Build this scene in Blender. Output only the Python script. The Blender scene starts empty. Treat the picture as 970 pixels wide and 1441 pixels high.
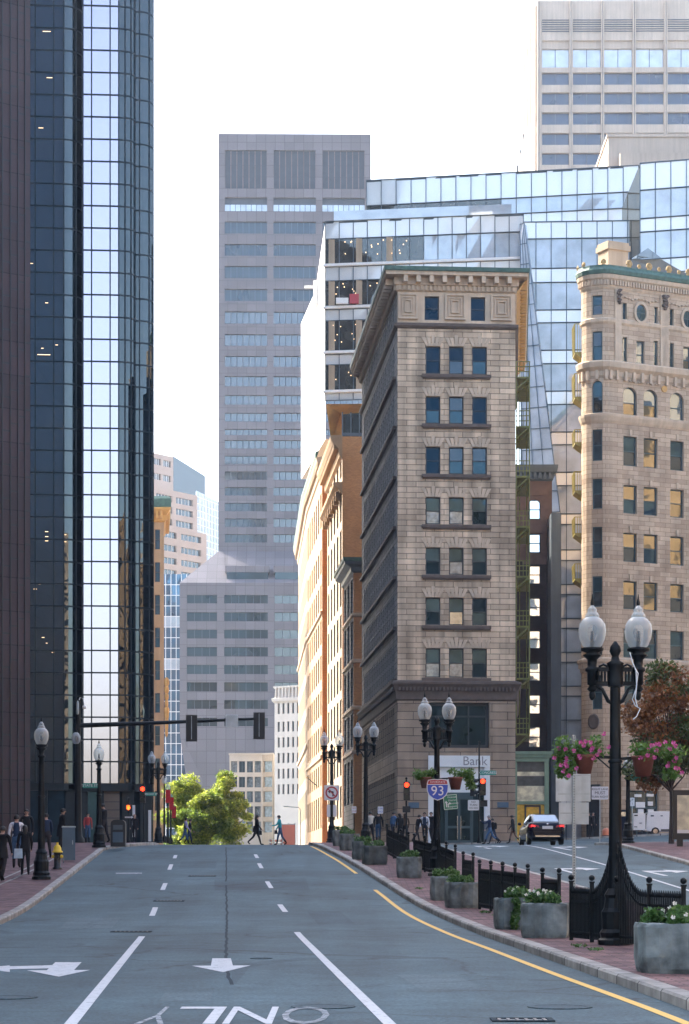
EXPOSURE = 2.45
import bpy, bmesh, math, random
from mathutils import Vector, Matrix
from bisect import bisect_right
random.seed(11)
R = math.radians
F, CX, HY = 3250.0, 485.0, 1240.0          # focal length and optical axis of the photograph, in its pixels


def PX(px, Y):
    return (px - CX) / F * Y


def PZ(py, Y):
    return (HY - py) / F * Y


scene = bpy.context.scene
COL = scene.collection


def lerp_table(t):
    xs = [a for a, b in t]

    def f(x):
        if x <= xs[0]:
            return t[0][1]
        if x >= xs[-1]:
            return t[-1][1]
        i = bisect_right(xs, x) - 1
        k = (x - xs[i]) / (xs[i + 1] - xs[i])
        return t[i][1] * (1 - k) + t[i + 1][1] * k
    return f


def smooth_table(t):
    xs = [a for a, b in t]
    ys = [b for a, b in t]
    n = len(t)
    m = []
    for i in range(n):
        if i == 0:
            m.append((ys[1] - ys[0]) / (xs[1] - xs[0]))
        elif i == n - 1:
            m.append((ys[-1] - ys[-2]) / (xs[-1] - xs[-2]))
        else:
            m.append((ys[i + 1] - ys[i - 1]) / (xs[i + 1] - xs[i - 1]))

    def f(x):
        if x <= xs[0]:
            return ys[0] + m[0] * (x - xs[0])
        if x >= xs[-1]:
            return ys[-1]
        i = bisect_right(xs, x) - 1
        h = xs[i + 1] - xs[i]
        s = (x - xs[i]) / h
        return ((2 * s**3 - 3 * s**2 + 1) * ys[i] + (s**3 - 2 * s**2 + s) * h * m[i]
                + (-2 * s**3 + 3 * s**2) * ys[i + 1] + (s**3 - s**2) * h * m[i + 1])
    return f


_prof = smooth_table([(-60, -2.5), (0, -1.75), (24, -1.42), (40, -1.19), (48, -1.06), (58.5, -0.76), (70.6, -0.15),
                      (82.5, 0.5), (91.3, 0.96), (104, 1.585), (115, 1.77), (130, 2.0), (150, 2.36), (185, 2.75), (200, 2.8), (260, 2.8)])


def sstep(a, b, x):
    t = max(0.0, min(1.0, (x - a) / (b - a)))
    return t * t * (3 - 2 * t)


def GZ(x, y):
    return _prof(y) + 0.05 * max(0.0, min(40.0, x - 8.0)) * sstep(105, 165, y)


# ------------------------------------------------------------------ mesh builder
class MB:
    def __init__(s):
        s.v, s.f, s.m, s.s = [], [], [], []

    def add(s, vs, fs, mi=0, smooth=False):
        o = len(s.v)
        s.v.extend([tuple(v) for v in vs])
        for f in fs:
            s.f.append([i + o for i in f])
            s.m.append(mi)
            s.s.append(smooth)

    def quad(s, a, b, c, d, mi=0, smooth=False):
        s.add([a, b, c, d], [(0, 1, 2, 3)], mi, smooth)

    def box(s, x0, x1, y0, y1, z0, z1, mi=0):
        s.add([(x0, y0, z0), (x1, y0, z0), (x1, y1, z0), (x0, y1, z0), (x0, y0, z1), (x1, y0, z1), (x1, y1, z1), (x0, y1, z1)],
              [(0, 3, 2, 1), (4, 5, 6, 7), (0, 1, 5, 4), (1, 2, 6, 5), (2, 3, 7, 6), (3, 0, 4, 7)], mi)

    def obox(s, c, ux, w, d, h, mi=0):
        """box centred on c in plan, base at c.z; ux = unit plan direction of its width"""
        ux = Vector((ux[0], ux[1], 0)).normalized()
        uy = Vector((-ux.y, ux.x, 0))
        c = Vector(c)
        vs = []
        for z in (0, h):
            for a, b in ((-1, -1), (1, -1), (1, 1), (-1, 1)):
                vs.append(c + ux * a * w / 2 + uy * b * d / 2 + Vector((0, 0, z)))
        s.add(vs, [(0, 3, 2, 1), (4, 5, 6, 7), (0, 1, 5, 4), (1, 2, 6, 5), (2, 3, 7, 6), (3, 0, 4, 7)], mi)

    def prism(s, poly, z0, z1, mi=0, top=None):
        n = len(poly)
        top = top or poly
        vs = [(x, y, z0) for x, y in poly] + [(x, y, z1) for x, y in top]
        fs = [tuple(range(n - 1, -1, -1)), tuple(range(n, 2 * n))]
        for i in range(n):
            j = (i + 1) % n
            fs.append((i, j, n + j, n + i))
        s.add(vs, fs, mi)

    def bar(s, p0, p1, w, h=None, mi=0):
        """rectangular bar between two points"""
        p0, p1 = Vector(p0), Vector(p1)
        h = h or w
        d = (p1 - p0).normalized()
        up = Vector((0, 0, 1)) if abs(d.z) < .95 else Vector((0, 1, 0))
        x = d.cross(up).normalized()
        y = x.cross(d).normalized()
        vs = []
        for p in (p0, p1):
            for a, b in ((-1, -1), (1, -1), (1, 1), (-1, 1)):
                vs.append(p + x * a * w / 2 + y * b * h / 2)
        s.add(vs, [(0, 3, 2, 1), (4, 5, 6, 7), (0, 1, 5, 4), (1, 2, 6, 5), (2, 3, 7, 6), (3, 0, 4, 7)], mi)

    def cyl(s, p0, p1, r0, r1=None, n=10, mi=0, smooth=True):
        s.tube([p0, p1], [r0, r0 if r1 is None else r1], n, mi, smooth)

    def tube(s, pts, rs, n=8, mi=0, smooth=True, caps=True):
        pts = [Vector(p) for p in pts]
        if not isinstance(rs, (list, tuple)):
            rs = [rs] * len(pts)
        vs = []
        ref = None
        for i, p in enumerate(pts):
            d = (pts[min(i + 1, len(pts) - 1)] - pts[max(i - 1, 0)])
            d = d.normalized() if d.length > 1e-9 else Vector((0, 0, 1))
            if ref is None:
                ref = Vector((1, 0, 0)) if abs(d.x) < .9 else Vector((0, 1, 0))
            x = (ref - d * ref.dot(d)).normalized()
            ref = x
            y = d.cross(x)
            for k in range(n):
                a = 2 * math.pi * k / n
                vs.append(p + (x * math.cos(a) + y * math.sin(a)) * rs[i])
        fs = []
        for i in range(len(pts) - 1):
            for k in range(n):
                a, b = i * n + k, i * n + (k + 1) % n
                fs.append((a, b, b + n, a + n))
        s.add(vs, fs, mi, smooth)
        if caps:
            m = len(pts) - 1
            s.add(vs[:n], [tuple(range(n - 1, -1, -1))], mi)
            s.add(vs[m * n:], [tuple(range(n))], mi)

    def lathe(s, prof, c=(0, 0, 0), n=14, mi=0, smooth=True, sx=1, sy=1):
        vs = []
        for r, z in prof:
            for k in range(n):
                a = 2 * math.pi * (k + .5) / n
                vs.append((c[0] + r * sx * math.cos(a), c[1] + r * sy * math.sin(a), c[2] + z))
        fs = []
        for i in range(len(prof) - 1):
            for k in range(n):
                a, b = i * n + k, i * n + (k + 1) % n
                fs.append((a, b, b + n, a + n))
        s.add(vs, fs, mi, smooth)
        s.add(vs[:n], [tuple(range(n - 1, -1, -1))], mi)
        s.add(vs[-n:], [tuple(range(n))], mi)

    def ball(s, c, r, n=10, m=7, mi=0):
        rx, ry, rz = r if isinstance(r, (tuple, list)) else (r, r, r)
        vs, fs = [], []
        for i in range(m + 1):
            t = math.pi * (i / m) * .998 + .001
            for k in range(n):
                a = 2 * math.pi * k / n
                vs.append((c[0] + rx * math.sin(t) * math.cos(a), c[1] + ry * math.sin(t) * math.sin(a), c[2] + rz * math.cos(t)))
        for i in range(m):
            for k in range(n):
                a, b = i * n + k, i * n + (k + 1) % n
                fs.append((a, a + n, b + n, b))
        s.add(vs, fs, mi, True)

    def xform(s, M, start=0):
        for i in range(start, len(s.v)):
            s.v[i] = tuple(M @ Vector(s.v[i]))

    def mesh(s, name, mats, uv=True):
        me = bpy.data.meshes.new(name)
        me.from_pydata(s.v, [], s.f)
        if not isinstance(mats, (list, tuple)):
            mats = [mats]
        for m in mats:
            me.materials.append(m)
        me.polygons.foreach_set('material_index', s.m)
        me.polygons.foreach_set('use_smooth', s.s)
        me.update()
        if uv:
            lay = me.uv_layers.new(name='UVMap')
            buf = [0.0] * (2 * len(me.loops))
            co = s.v
            for p in me.polygons:
                n = p.normal
                if abs(n.z) > .75:
                    for li, vi in zip(p.loop_indices, p.vertices):
                        buf[2 * li], buf[2 * li + 1] = co[vi][0], co[vi][1]
                else:
                    l = math.hypot(n.x, n.y) or 1
                    tx, ty = -n.y / l, n.x / l
                    for li, vi in zip(p.loop_indices, p.vertices):
                        buf[2 * li], buf[2 * li + 1] = co[vi][0] * tx + co[vi][1] * ty, co[vi][2]
            lay.data.foreach_set('uv', buf)
        return me

    def build(s, name, mats, parent=None, loc=(0, 0, 0), rz=0, uv=True):
        return link(name, s.mesh(name, mats, uv), parent, loc, rz)


def link(name, me, parent=None, loc=(0, 0, 0), rz=0):
    o = bpy.data.objects.new(name, me)
    COL.objects.link(o)
    o.location = loc
    o.rotation_euler = (0, 0, rz)
    if parent:
        o.parent = parent
    return o


def thing(name, label, cat, loc=(0, 0, 0), rz=0, group=None, kind=None):
    o = bpy.data.objects.new(name, None)
    COL.objects.link(o)
    o.empty_display_size = .3
    o.location = loc
    o.rotation_euler = (0, 0, rz)
    return tag(o, label, cat, group, kind)


def tag(o, label=None, cat=None, group=None, kind=None):
    if label:
        o['label'] = label
    if cat:
        o['category'] = cat
    if group:
        o['group'] = group
    if kind:
        o['kind'] = kind
    return o


def struct(o, label=None, cat=None):
    return tag(o, label, cat, None, 'structure')


def copy_tree(o, parent=None):
    c = o.copy()
    COL.objects.link(c)
    if parent:
        c.parent = parent
    for ch in [x for x in bpy.data.objects if x.parent == o]:
        copy_tree(ch, c)
    return c


def dup(o, loc, rz=None, label=None):
    c = copy_tree(o)
    c.location = loc
    if rz is not None:
        c.rotation_euler = (0, 0, rz)
    if label:
        c['label'] = label
    return c


# ------------------------------------------------------------------ plan-path helpers
def path_normals(path):
    ns = []
    for i in range(len(path) - 1):
        dx, dy = path[i + 1][0] - path[i][0], path[i + 1][1] - path[i][1]
        l = math.hypot(dx, dy)
        ns.append((dy / l, -dx / l))
    return ns


def offset_path(path, out):
    ns = path_normals(path)
    res = []
    for i, p in enumerate(path):
        if i == 0:
            n, k = ns[0], 1
        elif i == len(path) - 1:
            n, k = ns[-1], 1
        else:
            a, b = ns[i - 1], ns[i]
            sx, sy = a[0] + b[0], a[1] + b[1]
            l = math.hypot(sx, sy)
            n = (sx / l, sy / l)
            k = 1 / max(.3, n[0] * a[0] + n[1] * a[1])
        res.append((p[0] + n[0] * out * k, p[1] + n[1] * out * k))
    return res


def molding(mb, path, prof, mi=0, smooth=False):
    """sweep a profile [(out, z), ...] along a plan path (outside on the right of its direction), end faces closed"""
    rows = [[(x, y, z) for x, y in offset_path(path, o)] for o, z in prof]
    n = len(path)
    vs = [v for r in rows for v in r]
    fs = []
    for i in range(len(rows) - 1):
        for k in range(n - 1):
            fs.append((i * n + k, i * n + k + 1, (i + 1) * n + k + 1, (i + 1) * n + k))
    mb.add(vs, fs, mi, smooth)
    a = [r[0] for r in rows]
    b = [r[-1] for r in rows]
    mb.add(a, [tuple(range(len(a) - 1, -1, -1))], mi)
    mb.add(b, [tuple(range(len(b)))], mi)


def along(path, step, inset=.0):
    """points and directions at even steps along each straight of a path"""
    res = []
    for (a, b) in zip(path[:-1], path[1:]):
        L = math.hypot(b[0] - a[0], b[1] - a[1])
        n = max(1, int(round((L - 2 * inset) / step)))
        d = ((b[0] - a[0]) / L, (b[1] - a[1]) / L)
        for i in range(n):
            t = inset + (i + .5) * (L - 2 * inset) / n
            res.append(((a[0] + d[0] * t, a[1] + d[1] * t), d))
    return res


def blocks(mb, path, step, w, out0, out1, z0, z1, mi=0, inset=0.):
    for p, d in along(path, step, inset):
        n = (d[1], -d[0])
        c = (p[0] + n[0] * (out0 + out1) / 2, p[1] + n[1] * (out0 + out1) / 2, z0)
        mb.obox(c, d, w, out1 - out0, z1 - z0, mi)


def wall(mb, a, b, z0, z1, ops=(), depth=.25, mi=0, rmi=None):
    """a wall between plan points a, b (outside on the right) with rectangular or arched openings [(u0,u1,z0,z1[,'arch'])]"""
    rmi = mi if rmi is None else rmi
    L = math.hypot(b[0] - a[0], b[1] - a[1])
    d = ((b[0] - a[0]) / L, (b[1] - a[1]) / L)
    n = (d[1], -d[0])

    def P(u, z, o=0.0):
        return (a[0] + d[0] * u + n[0] * o, a[1] + d[1] * u + n[1] * o, z)
    us = sorted({0.0, L} | {round(o[0], 4) for o in ops} | {round(o[1], 4) for o in ops})
    zs = sorted({z0, z1} | {round(o[2], 4) for o in ops} | {round(o[3], 4) for o in ops})
    us = [u for u in us if -1e-6 <= u <= L + 1e-6]
    zs = [z for z in zs if z0 - 1e-6 <= z <= z1 + 1e-6]
    for j in range(len(zs) - 1):
        zc = (zs[j] + zs[j + 1]) / 2
        run = None
        for i in range(len(us) - 1):
            uc = (us[i] + us[i + 1]) / 2
            hole = any(o[0] < uc < o[1] and o[2] < zc < o[3] for o in ops)
            if hole:
                if run is not None:
                    mb.quad(P(run, zs[j]), P(us[i], zs[j]), P(us[i], zs[j + 1]), P(run, zs[j + 1]), mi)
                    run = None
            elif run is None:
                run = us[i]
        if run is not None:
            mb.quad(P(run, zs[j]), P(L, zs[j]), P(L, zs[j + 1]), P(run, zs[j + 1]), mi)
    for o in ops:
        u0, u1, v0, v1 = o[:4]
        k = -depth
        mb.quad(P(u0, v0), P(u0, v0, k), P(u0, v1, k), P(u0, v1), rmi)
        mb.quad(P(u1, v0, k), P(u1, v0), P(u1, v1), P(u1, v1, k), rmi)
        mb.quad(P(u0, v1), P(u0, v1, k), P(u1, v1, k), P(u1, v1), rmi)
        mb.quad(P(u0, v0, k), P(u0, v0), P(u1, v0), P(u1, v0, k), rmi)
        if len(o) > 4 and o[4] == 'arch':
            r = (u1 - u0) / 2
            uc, zc = (u0 + u1) / 2, v1 - r
            for sgn in (-1, 1):
                arc = [(uc + sgn * r * math.cos(t), zc + r * math.sin(t)) for t in [i * math.pi / 12 for i in range(7)]]
                cor = (uc + sgn * r, v1)
                for (p, q) in zip(arc[:-1], arc[1:]):
                    t3 = [P(*p), P(*q), P(*cor)]
                    mb.add(t3, [(0, 2, 1) if sgn < 0 else (0, 1, 2)], mi)
                    mb.quad(P(*p), P(*q), P(q[0], q[1], k), P(p[0], p[1], k), rmi)


# ------------------------------------------------------------------ material helpers
def newmat(name):
    m = bpy.data.materials.new(name)
    m.use_nodes = True
    nt = m.node_tree
    return m, nt, nt.nodes['Principled BSDF']


def N(nt, typ, **kw):
    n = nt.nodes.new(typ)
    for k, v in kw.items():
        if k in n.inputs:
            n.inputs[k].default_value = v
        else:
            setattr(n, k, v)
    return n


def rgba(c):
    return (c[0], c[1], c[2], 1)


def scale_col(c, k):
    return tuple(min(1, x * k) for x in c[:3])


def coords(nt, kind='UV', obj_random=False):
    tc = N(nt, 'ShaderNodeTexCoord')
    return tc.outputs[kind]


def vary(nt, col_socket_or_col, vec, amt, scale, detail=4, seed=0.0, stretch=None):
    """multiply a colour by a noise between 1-amt and 1+amt"""
    if stretch:
        mp = N(nt, 'ShaderNodeMapping')
        mp.inputs['Scale'].default_value = stretch
        nt.links.new(vec, mp.inputs['Vector'])
        vec = mp.outputs[0]
    no = N(nt, 'ShaderNodeTexNoise', Scale=scale, Detail=detail)
    nt.links.new(vec, no.inputs['Vector'])
    mr = N(nt, 'ShaderNodeMapRange')
    mr.inputs['From Min'].default_value = .3
    mr.inputs['From Max'].default_value = .7
    mr.inputs['To Min'].default_value = 1 - amt
    mr.inputs['To Max'].default_value = 1 + amt
    nt.links.new(no.outputs['Fac'], mr.inputs['Value'])
    mx = N(nt, 'ShaderNodeMix', data_type='RGBA', blend_type='MULTIPLY')
    mx.inputs['Factor'].default_value = 1
    if isinstance(col_socket_or_col, (tuple, list)):
        mx.inputs[6].default_value = rgba(col_socket_or_col)
    else:
        nt.links.new(col_socket_or_col, mx.inputs[6])
    nt.links.new(mr.outputs[0], mx.inputs[7])
    return mx.outputs[2]


def bump(nt, bsdf, height, strength, dist=.02):
    b = N(nt, 'ShaderNodeBump', Strength=strength, Distance=dist)
    nt.links.new(height, b.inputs['Height'])
    nt.links.new(b.outputs[0], bsdf.inputs['Normal'])


def pbr(name, col, rough=.6, metal=0, var=.12, vs=2.0, bmp=0, bs=40, coord='UV', spec=.5, streak=0):
    m, nt, b = newmat(name)
    b.inputs['Roughness'].default_value = rough
    b.inputs['Metallic'].default_value = metal
    b.inputs['Specular IOR Level'].default_value = spec
    vec = coords(nt, coord)
    out = vary(nt, col, vec, var, vs)
    if streak:
        out = vary(nt, out, vec, streak, 1.0, stretch=(3.0, .12, .12) if coord == 'UV' else (3, 3, .12))
    nt.links.new(out, b.inputs['Base Color'])
    if bmp:
        no = N(nt, 'ShaderNodeTexNoise', Scale=bs, Detail=4)
        nt.links.new(vec, no.inputs['Vector'])
        bump(nt, b, no.outputs['Fac'], bmp)
    return m


def brick(name, c1, c2, mortar, bw, rh, ms=.01, rough=.85, bmp=.4, var=.15, vs=.6, offset=.5, bias=0, dist=.02, streak=0):
    m, nt, b = newmat(name)
    b.inputs['Roughness'].default_value = rough
    b.inputs['Specular IOR Level'].default_value = .3
    vec = coords(nt, 'UV')
    t = N(nt, 'ShaderNodeTexBrick')
    t.offset = offset
    t.inputs['Color1'].default_value = rgba(c1)
    t.inputs['Color2'].default_value = rgba(c2)
    t.inputs['Mortar'].default_value = rgba(mortar)
    t.inputs['Scale'].default_value = 1
    t.inputs['Mortar Size'].default_value = ms
    t.inputs['Mortar Smooth'].default_value = .3
    t.inputs['Bias'].default_value = bias
    t.inputs['Brick Width'].default_value = bw
    t.inputs['Row Height'].default_value = rh
    nt.links.new(vec, t.inputs['Vector'])
    out = vary(nt, t.outputs['Color'], vec, var, vs, 6)
    if streak:
        out = vary(nt, out, vec, streak, 1.0, stretch=(1.5, .1, .1))
    nt.links.new(out, b.inputs['Base Color'])
    if bmp:
        no = N(nt, 'ShaderNodeTexNoise', Scale=12, Detail=5)
        nt.links.new(vec, no.inputs['Vector'])
        ma = N(nt, 'ShaderNodeMath', operation='MULTIPLY_ADD')
        nt.links.new(t.outputs['Fac'], ma.inputs[0])
        ma.inputs[1].default_value = -1
        nt.links.new(no.outputs['Fac'], ma.inputs[2])
        bump(nt, b, ma.outputs[0], bmp, dist)
    return m


def glass(name, tint, refl=.5, rough=.02, wave=.0, wscale=.5, body=(.01, .02, .03), bvar=.5, bvs=.4):
    """architectural glass: a mirror coat of strength refl over a dark tinted body"""
    m, nt, b = newmat(name)
    vec = N(nt, 'ShaderNodeNewGeometry').outputs['Position']
    b.inputs['Roughness'].default_value = .3
    b.inputs['Specular IOR Level'].default_value = 0
    nt.links.new(vary(nt, body, vec, bvar, bvs, 3), b.inputs['Base Color'])
    g = N(nt, 'ShaderNodeBsdfGlossy', Roughness=rough)
    g.inputs['Color'].default_value = rgba(tint)
    lw = N(nt, 'ShaderNodeLayerWeight', Blend=.35)
    ma = N(nt, 'ShaderNodeMath', operation='MULTIPLY_ADD')
    nt.links.new(lw.outputs['Fresnel'], ma.inputs[0])
    ma.inputs[1].default_value = 1 - refl
    ma.inputs[2].default_value = refl - .03
    ma.use_clamp = True
    mix = N(nt, 'ShaderNodeMixShader')
    nt.links.new(ma.outputs[0], mix.inputs[0])
    nt.links.new(b.outputs[0], mix.inputs[1])
    nt.links.new(g.outputs[0], mix.inputs[2])
    nt.links.new(mix.outputs[0], nt.nodes['Material Output'].inputs['Surface'])
    if wave:
        no = N(nt, 'ShaderNodeTexNoise', Scale=wscale, Detail=1.5)
        nt.links.new(vec, no.inputs['Vector'])
        bp = N(nt, 'ShaderNodeBump', Strength=wave, Distance=.1)
        nt.links.new(no.outputs['Fac'], bp.inputs['Height'])
        nt.links.new(bp.outputs[0], g.inputs['Normal'])
    return m


def emit(name, col, strength):
    m, nt, b = newmat(name)
    b.inputs['Base Color'].default_value = rgba(col)
    b.inputs['Emission Color'].default_value = rgba(col)
    b.inputs['Emission Strength'].default_value = strength
    return m


def leafmat(name, c1, c2, trans=.35):
    m, nt, b = newmat(name)
    g = N(nt, 'ShaderNodeNewGeometry')
    mx = N(nt, 'ShaderNodeMix', data_type='RGBA')
    mx.inputs[6].default_value = rgba(c1)
    mx.inputs[7].default_value = rgba(c2)
    nt.links.new(g.outputs['Random Per Island'], mx.inputs['Factor'])
    nt.links.new(mx.outputs[2], b.inputs['Base Color'])
    b.inputs['Roughness'].default_value = .5
    tr = N(nt, 'ShaderNodeBsdfTranslucent')
    nt.links.new(mx.outputs[2], tr.inputs['Color'])
    mix = N(nt, 'ShaderNodeMixShader')
    mix.inputs[0].default_value = trans
    nt.links.new(b.outputs[0], mix.inputs[1])
    nt.links.new(tr.outputs[0], mix.inputs[2])
    nt.links.new(mix.outputs[0], nt.nodes['Material Output'].inputs['Surface'])
    return m


def text_mesh(txt, size, mat, name='lettering', ext=.004, spacing=1.0, sx=1.0, align='CENTER'):
    cu = bpy.data.curves.new(name, 'FONT')
    cu.body = txt
    cu.size = size
    cu.extrude = ext
    cu.align_x = align
    cu.align_y = 'CENTER'
    cu.space_character = spacing
    cu.resolution_u = 3
    tmp = bpy.data.objects.new('tmp_text', cu)
    COL.objects.link(tmp)
    dg = bpy.context.evaluated_depsgraph_get()
    dg.update()
    me = bpy.data.meshes.new_from_object(tmp.evaluated_get(dg))
    bpy.data.objects.remove(tmp)
    bpy.data.curves.remove(cu)
    me.name = name
    me.materials.clear()
    me.materials.append(mat)
    for v in me.vertices:
        v.co.x *= sx
    return me


def sign_text(parent, txt, size, mat, loc, name='lettering', rz=0, sx=1.0):
    """upright lettering that faces -y of its parent"""
    o = link(name, text_mesh(txt, size, mat, name, sx=sx), parent, loc)
    o.rotation_euler = (R(90), 0, rz)
    return o


def leaves(mb, clumps, n, size, mi=0, flat=.3):
    """n leaf faces through the clumps [(centre, (rx,ry,rz))]"""
    for _ in range(n):
        c, r = random.choice(clumps)
        while True:
            p = Vector((random.uniform(-1, 1), random.uniform(-1, 1), random.uniform(-1, 1)))
            if p.length <= 1:
                break
        p = p * (.55 + .45 * random.random()) / max(.35, p.length ** .35)
        q = Vector((c[0] + p.x * r[0], c[1] + p.y * r[1], c[2] + p.z * r[2]))
        s = size * random.uniform(.6, 1.3)
        a = Vector((random.gauss(0, 1), random.gauss(0, 1), random.gauss(0, 1) * flat)).normalized()
        t = Vector((random.gauss(0, 1), random.gauss(0, 1), random.gauss(0, 1)))
        b = a.cross(t)
        if b.length < 1e-4:
            continue
        b = b.normalized() * s * .33
        a = a * s * .55
        mb.add([q - a, q + b, q + a, q - b], [(0, 1, 2, 3)], mi)
# ------------------------------------------------------------------ materials
M = {}
M['asphalt'] = None


def asphalt(name, base):
    m, nt, b = newmat(name)
    vec = coords(nt, 'Object')
    b.inputs['Roughness'].default_value = .75
    b.inputs['Specular IOR Level'].default_value = .35
    o = vary(nt, base, vec, .30, .25, 6)
    o = vary(nt, o, vec, .16, 1.6, 5)
    o = vary(nt, o, vec, .45, 22, 4)
    o = vary(nt, o, vec, .22, .9, 4, stretch=(1.0, .05, 1))
    # hairline cracks, only where a broad noise lets them through
    wn_ = N(nt, 'ShaderNodeTexNoise', Scale=.8, Detail=4)
    nt.links.new(vec, wn_.inputs['Vector'])
    ad = N(nt, 'ShaderNodeVectorMath', operation='MULTIPLY_ADD')
    nt.links.new(wn_.outputs['Color'], ad.inputs[0])
    ad.inputs[1].default_value = (1.6, 1.6, 0)
    nt.links.new(vec, ad.inputs[2])
    vo = N(nt, 'ShaderNodeTexVoronoi', feature='DISTANCE_TO_EDGE', Scale=.22)
    nt.links.new(ad.outputs[0], vo.inputs['Vector'])
    c1 = N(nt, 'ShaderNodeMapRange')
    c1.inputs['From Max'].default_value = .02
    c1.inputs['To Min'].default_value = .35
    nt.links.new(vo.outputs['Distance'], c1.inputs['Value'])
    gate = N(nt, 'ShaderNodeTexNoise', Scale=.10, Detail=2)
    nt.links.new(vec, gate.inputs['Vector'])
    gm = N(nt, 'ShaderNodeMapRange')
    gm.inputs['From Min'].default_value = .42
    gm.inputs['From Max'].default_value = .55
    nt.links.new(gate.outputs['Fac'], gm.inputs['Value'])
    cm_ = N(nt, 'ShaderNodeMix', data_type='RGBA', blend_type='MULTIPLY')
    nt.links.new(gm.outputs[0], cm_.inputs['Factor'])
    nt.links.new(o, cm_.inputs[6])
    nt.links.new(c1.outputs[0], cm_.inputs[7])
    o = cm_.outputs[2]
    nt.links.new(o, b.inputs['Base Color'])
    no = N(nt, 'ShaderNodeTexNoise', Scale=60, Detail=3)
    nt.links.new(vec, no.inputs['Vector'])
    bump(nt, b, no.outputs['Fac'], .35, .012)
    return m


M['asphalt'] = asphalt('asphalt', (.046, .080, .091))
M['asphalt2'] = asphalt('asphalt_side', (.050, .081, .091))
M['patch'] = asphalt('asphalt_patch', (.033, .060, .071))
M['patch_pale'] = asphalt('asphalt_pale', (.060, .094, .104))
M['tar'] = pbr('tar', (.024, .036, .043), .85, var=.3, vs=6, spec=.15)
M['concrete'] = pbr('concrete', (.3, .29, .27), .85, var=.15, vs=.8, bmp=.2)
M['kerb'] = brick('granite_kerb', (.34, .32, .29), (.24, .23, .21), (.04, .04, .04), 1.6, 3, .03, .8, .3, .35, 2.5)
M['pavers'] = brick('brick_pavers', (.215, .120, .112), (.105, .056, .062), (.055, .048, .048), .34, .17, .016, .85, .6, .50, 1.6)
M['paint'] = None


def paint(name, col, wear=.45):
    m, nt, b = newmat(name)
    vec = coords(nt, 'Object')
    b.inputs['Roughness'].default_value = .7
    no = N(nt, 'ShaderNodeTexNoise', Scale=9, Detail=8, Roughness=.8)
    nt.links.new(vec, no.inputs['Vector'])
    mr = N(nt, 'ShaderNodeMapRange')
    mr.inputs['From Min'].default_value = wear - .06
    mr.inputs['From Max'].default_value = wear + .06
    nt.links.new(no.outputs['Fac'], mr.inputs['Value'])
    mx = N(nt, 'ShaderNodeMix', data_type='RGBA')
    mx.inputs[6].default_value = (.09, .11, .12, 1)
    mx.inputs[7].default_value = rgba(col)
    nt.links.new(mr.outputs[0], mx.inputs['Factor'])
    nt.links.new(mx.outputs[2], b.inputs['Base Color'])
    return m


M['paint'] = paint('road_paint_white', (.52, .53, .53), .40)
M['paint_worn'] = paint('road_paint_worn', (.38, .40, .41), .52)
M['paint_yellow'] = paint('road_paint_yellow', (.72, .44, .08), .36)
M['iron'] = pbr('cast_iron_paint', (.0045, .0085, .0115), .42, var=.25, vs=5, coord='Object', bmp=.05, spec=.22)
M['steel'] = pbr('galvanised_steel', (.34, .40, .43), .45, .6, .15, 4, coord='Object')
M['alu'] = pbr('sign_back_aluminium', (.42, .48, .52), .45, .5, .10, 3, streak=.18)
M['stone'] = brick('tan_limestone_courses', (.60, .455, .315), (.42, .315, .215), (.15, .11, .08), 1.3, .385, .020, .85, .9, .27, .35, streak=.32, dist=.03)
M['stone_plain'] = pbr('tan_limestone', (.54, .415, .295), .85, var=.14, vs=1.0, bmp=.25, bs=18, streak=.15)
M['stone_dark'] = pbr('brownstone_sill', (.115, .085, .068), .85, var=.18, vs=2, bmp=.2)
M['stone_base'] = brick('rusticated_base', (.35, .265, .19), (.265, .198, .142), (.05, .04, .035), 2.2, .56, .022, .85, .7, .16, .7, dist=.05, streak=.12)
M['stone_shaded'] = brick('shaded_side_stone', (.25, .24, .235), (.185, .18, .178), (.07, .07, .07), 1.3, .40, .025, .85, .6, .18, .8, dist=.03)  # shade of the street faces put into a darker, greyer stone
M['copper'] = pbr('green_copper', (.05, .115, .09), .6, .0, .28, 3, coord='Object')
M['soffit_gold'] = pbr('gold_bounce_soffit', (.55, .32, .10), .55, 0, .12, 2)  # ochre stands in for gold light bounced under the cornices
M['roundstone'] = brick('warm_sandstone', (.53, .415, .30), (.385, .285, .20), (.17, .115, .075), 1.05, .37, .014, .85, .55, .15, .5, streak=.10, dist=.03)
M['roundplain'] = pbr('warm_sandstone_plain', (.51, .40, .29), .85, var=.14, vs=1.2, bmp=.25, bs=15, streak=.12)
M['gilt'] = pbr('gilt_antefix', (.42, .27, .10), .5, .2, .15, 8, coord='Object')
M['frame_teal'] = pbr('teal_window_frame', (.030, .065, .075), .5, var=.1, coord='Object')
M['frame_grey'] = pbr('grey_window_frame', (.20, .205, .21), .6, var=.15, coord='Object')
M['frame_dark'] = pbr('dark_window_frame', (.014, .02, .026), .5, var=.1, coord='Object')
M['frame_white'] = pbr('white_window_frame', (.7, .7, .68), .5, var=.05, coord='Object')
M['win_blue'] = glass('window_glass_blue', (.022, .056, .088), .24, .03, .05, 1.5, (.003, .009, .018), .6, .8)
M['win_dark'] = glass('window_glass_dark', (.4, .5, .6), .10, .03, .05, 1.5, (.008, .012, .016), .5, 1)
M['win_mid'] = glass('window_glass_mid', (.09, .16, .20), .26, .03, .06, 1.2, (.02, .04, .055), .5, .8)
M['win_curtain'] = glass('window_glass_curtain', (.6, .7, .75), .14, .03, .03, 1.5, (.17, .21, .23), .45, 3)
M['win_sky'] = glass('window_glass_mirror', (.86, .92, .96), .80, .02, .03, .8, (.05, .06, .07))
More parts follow.
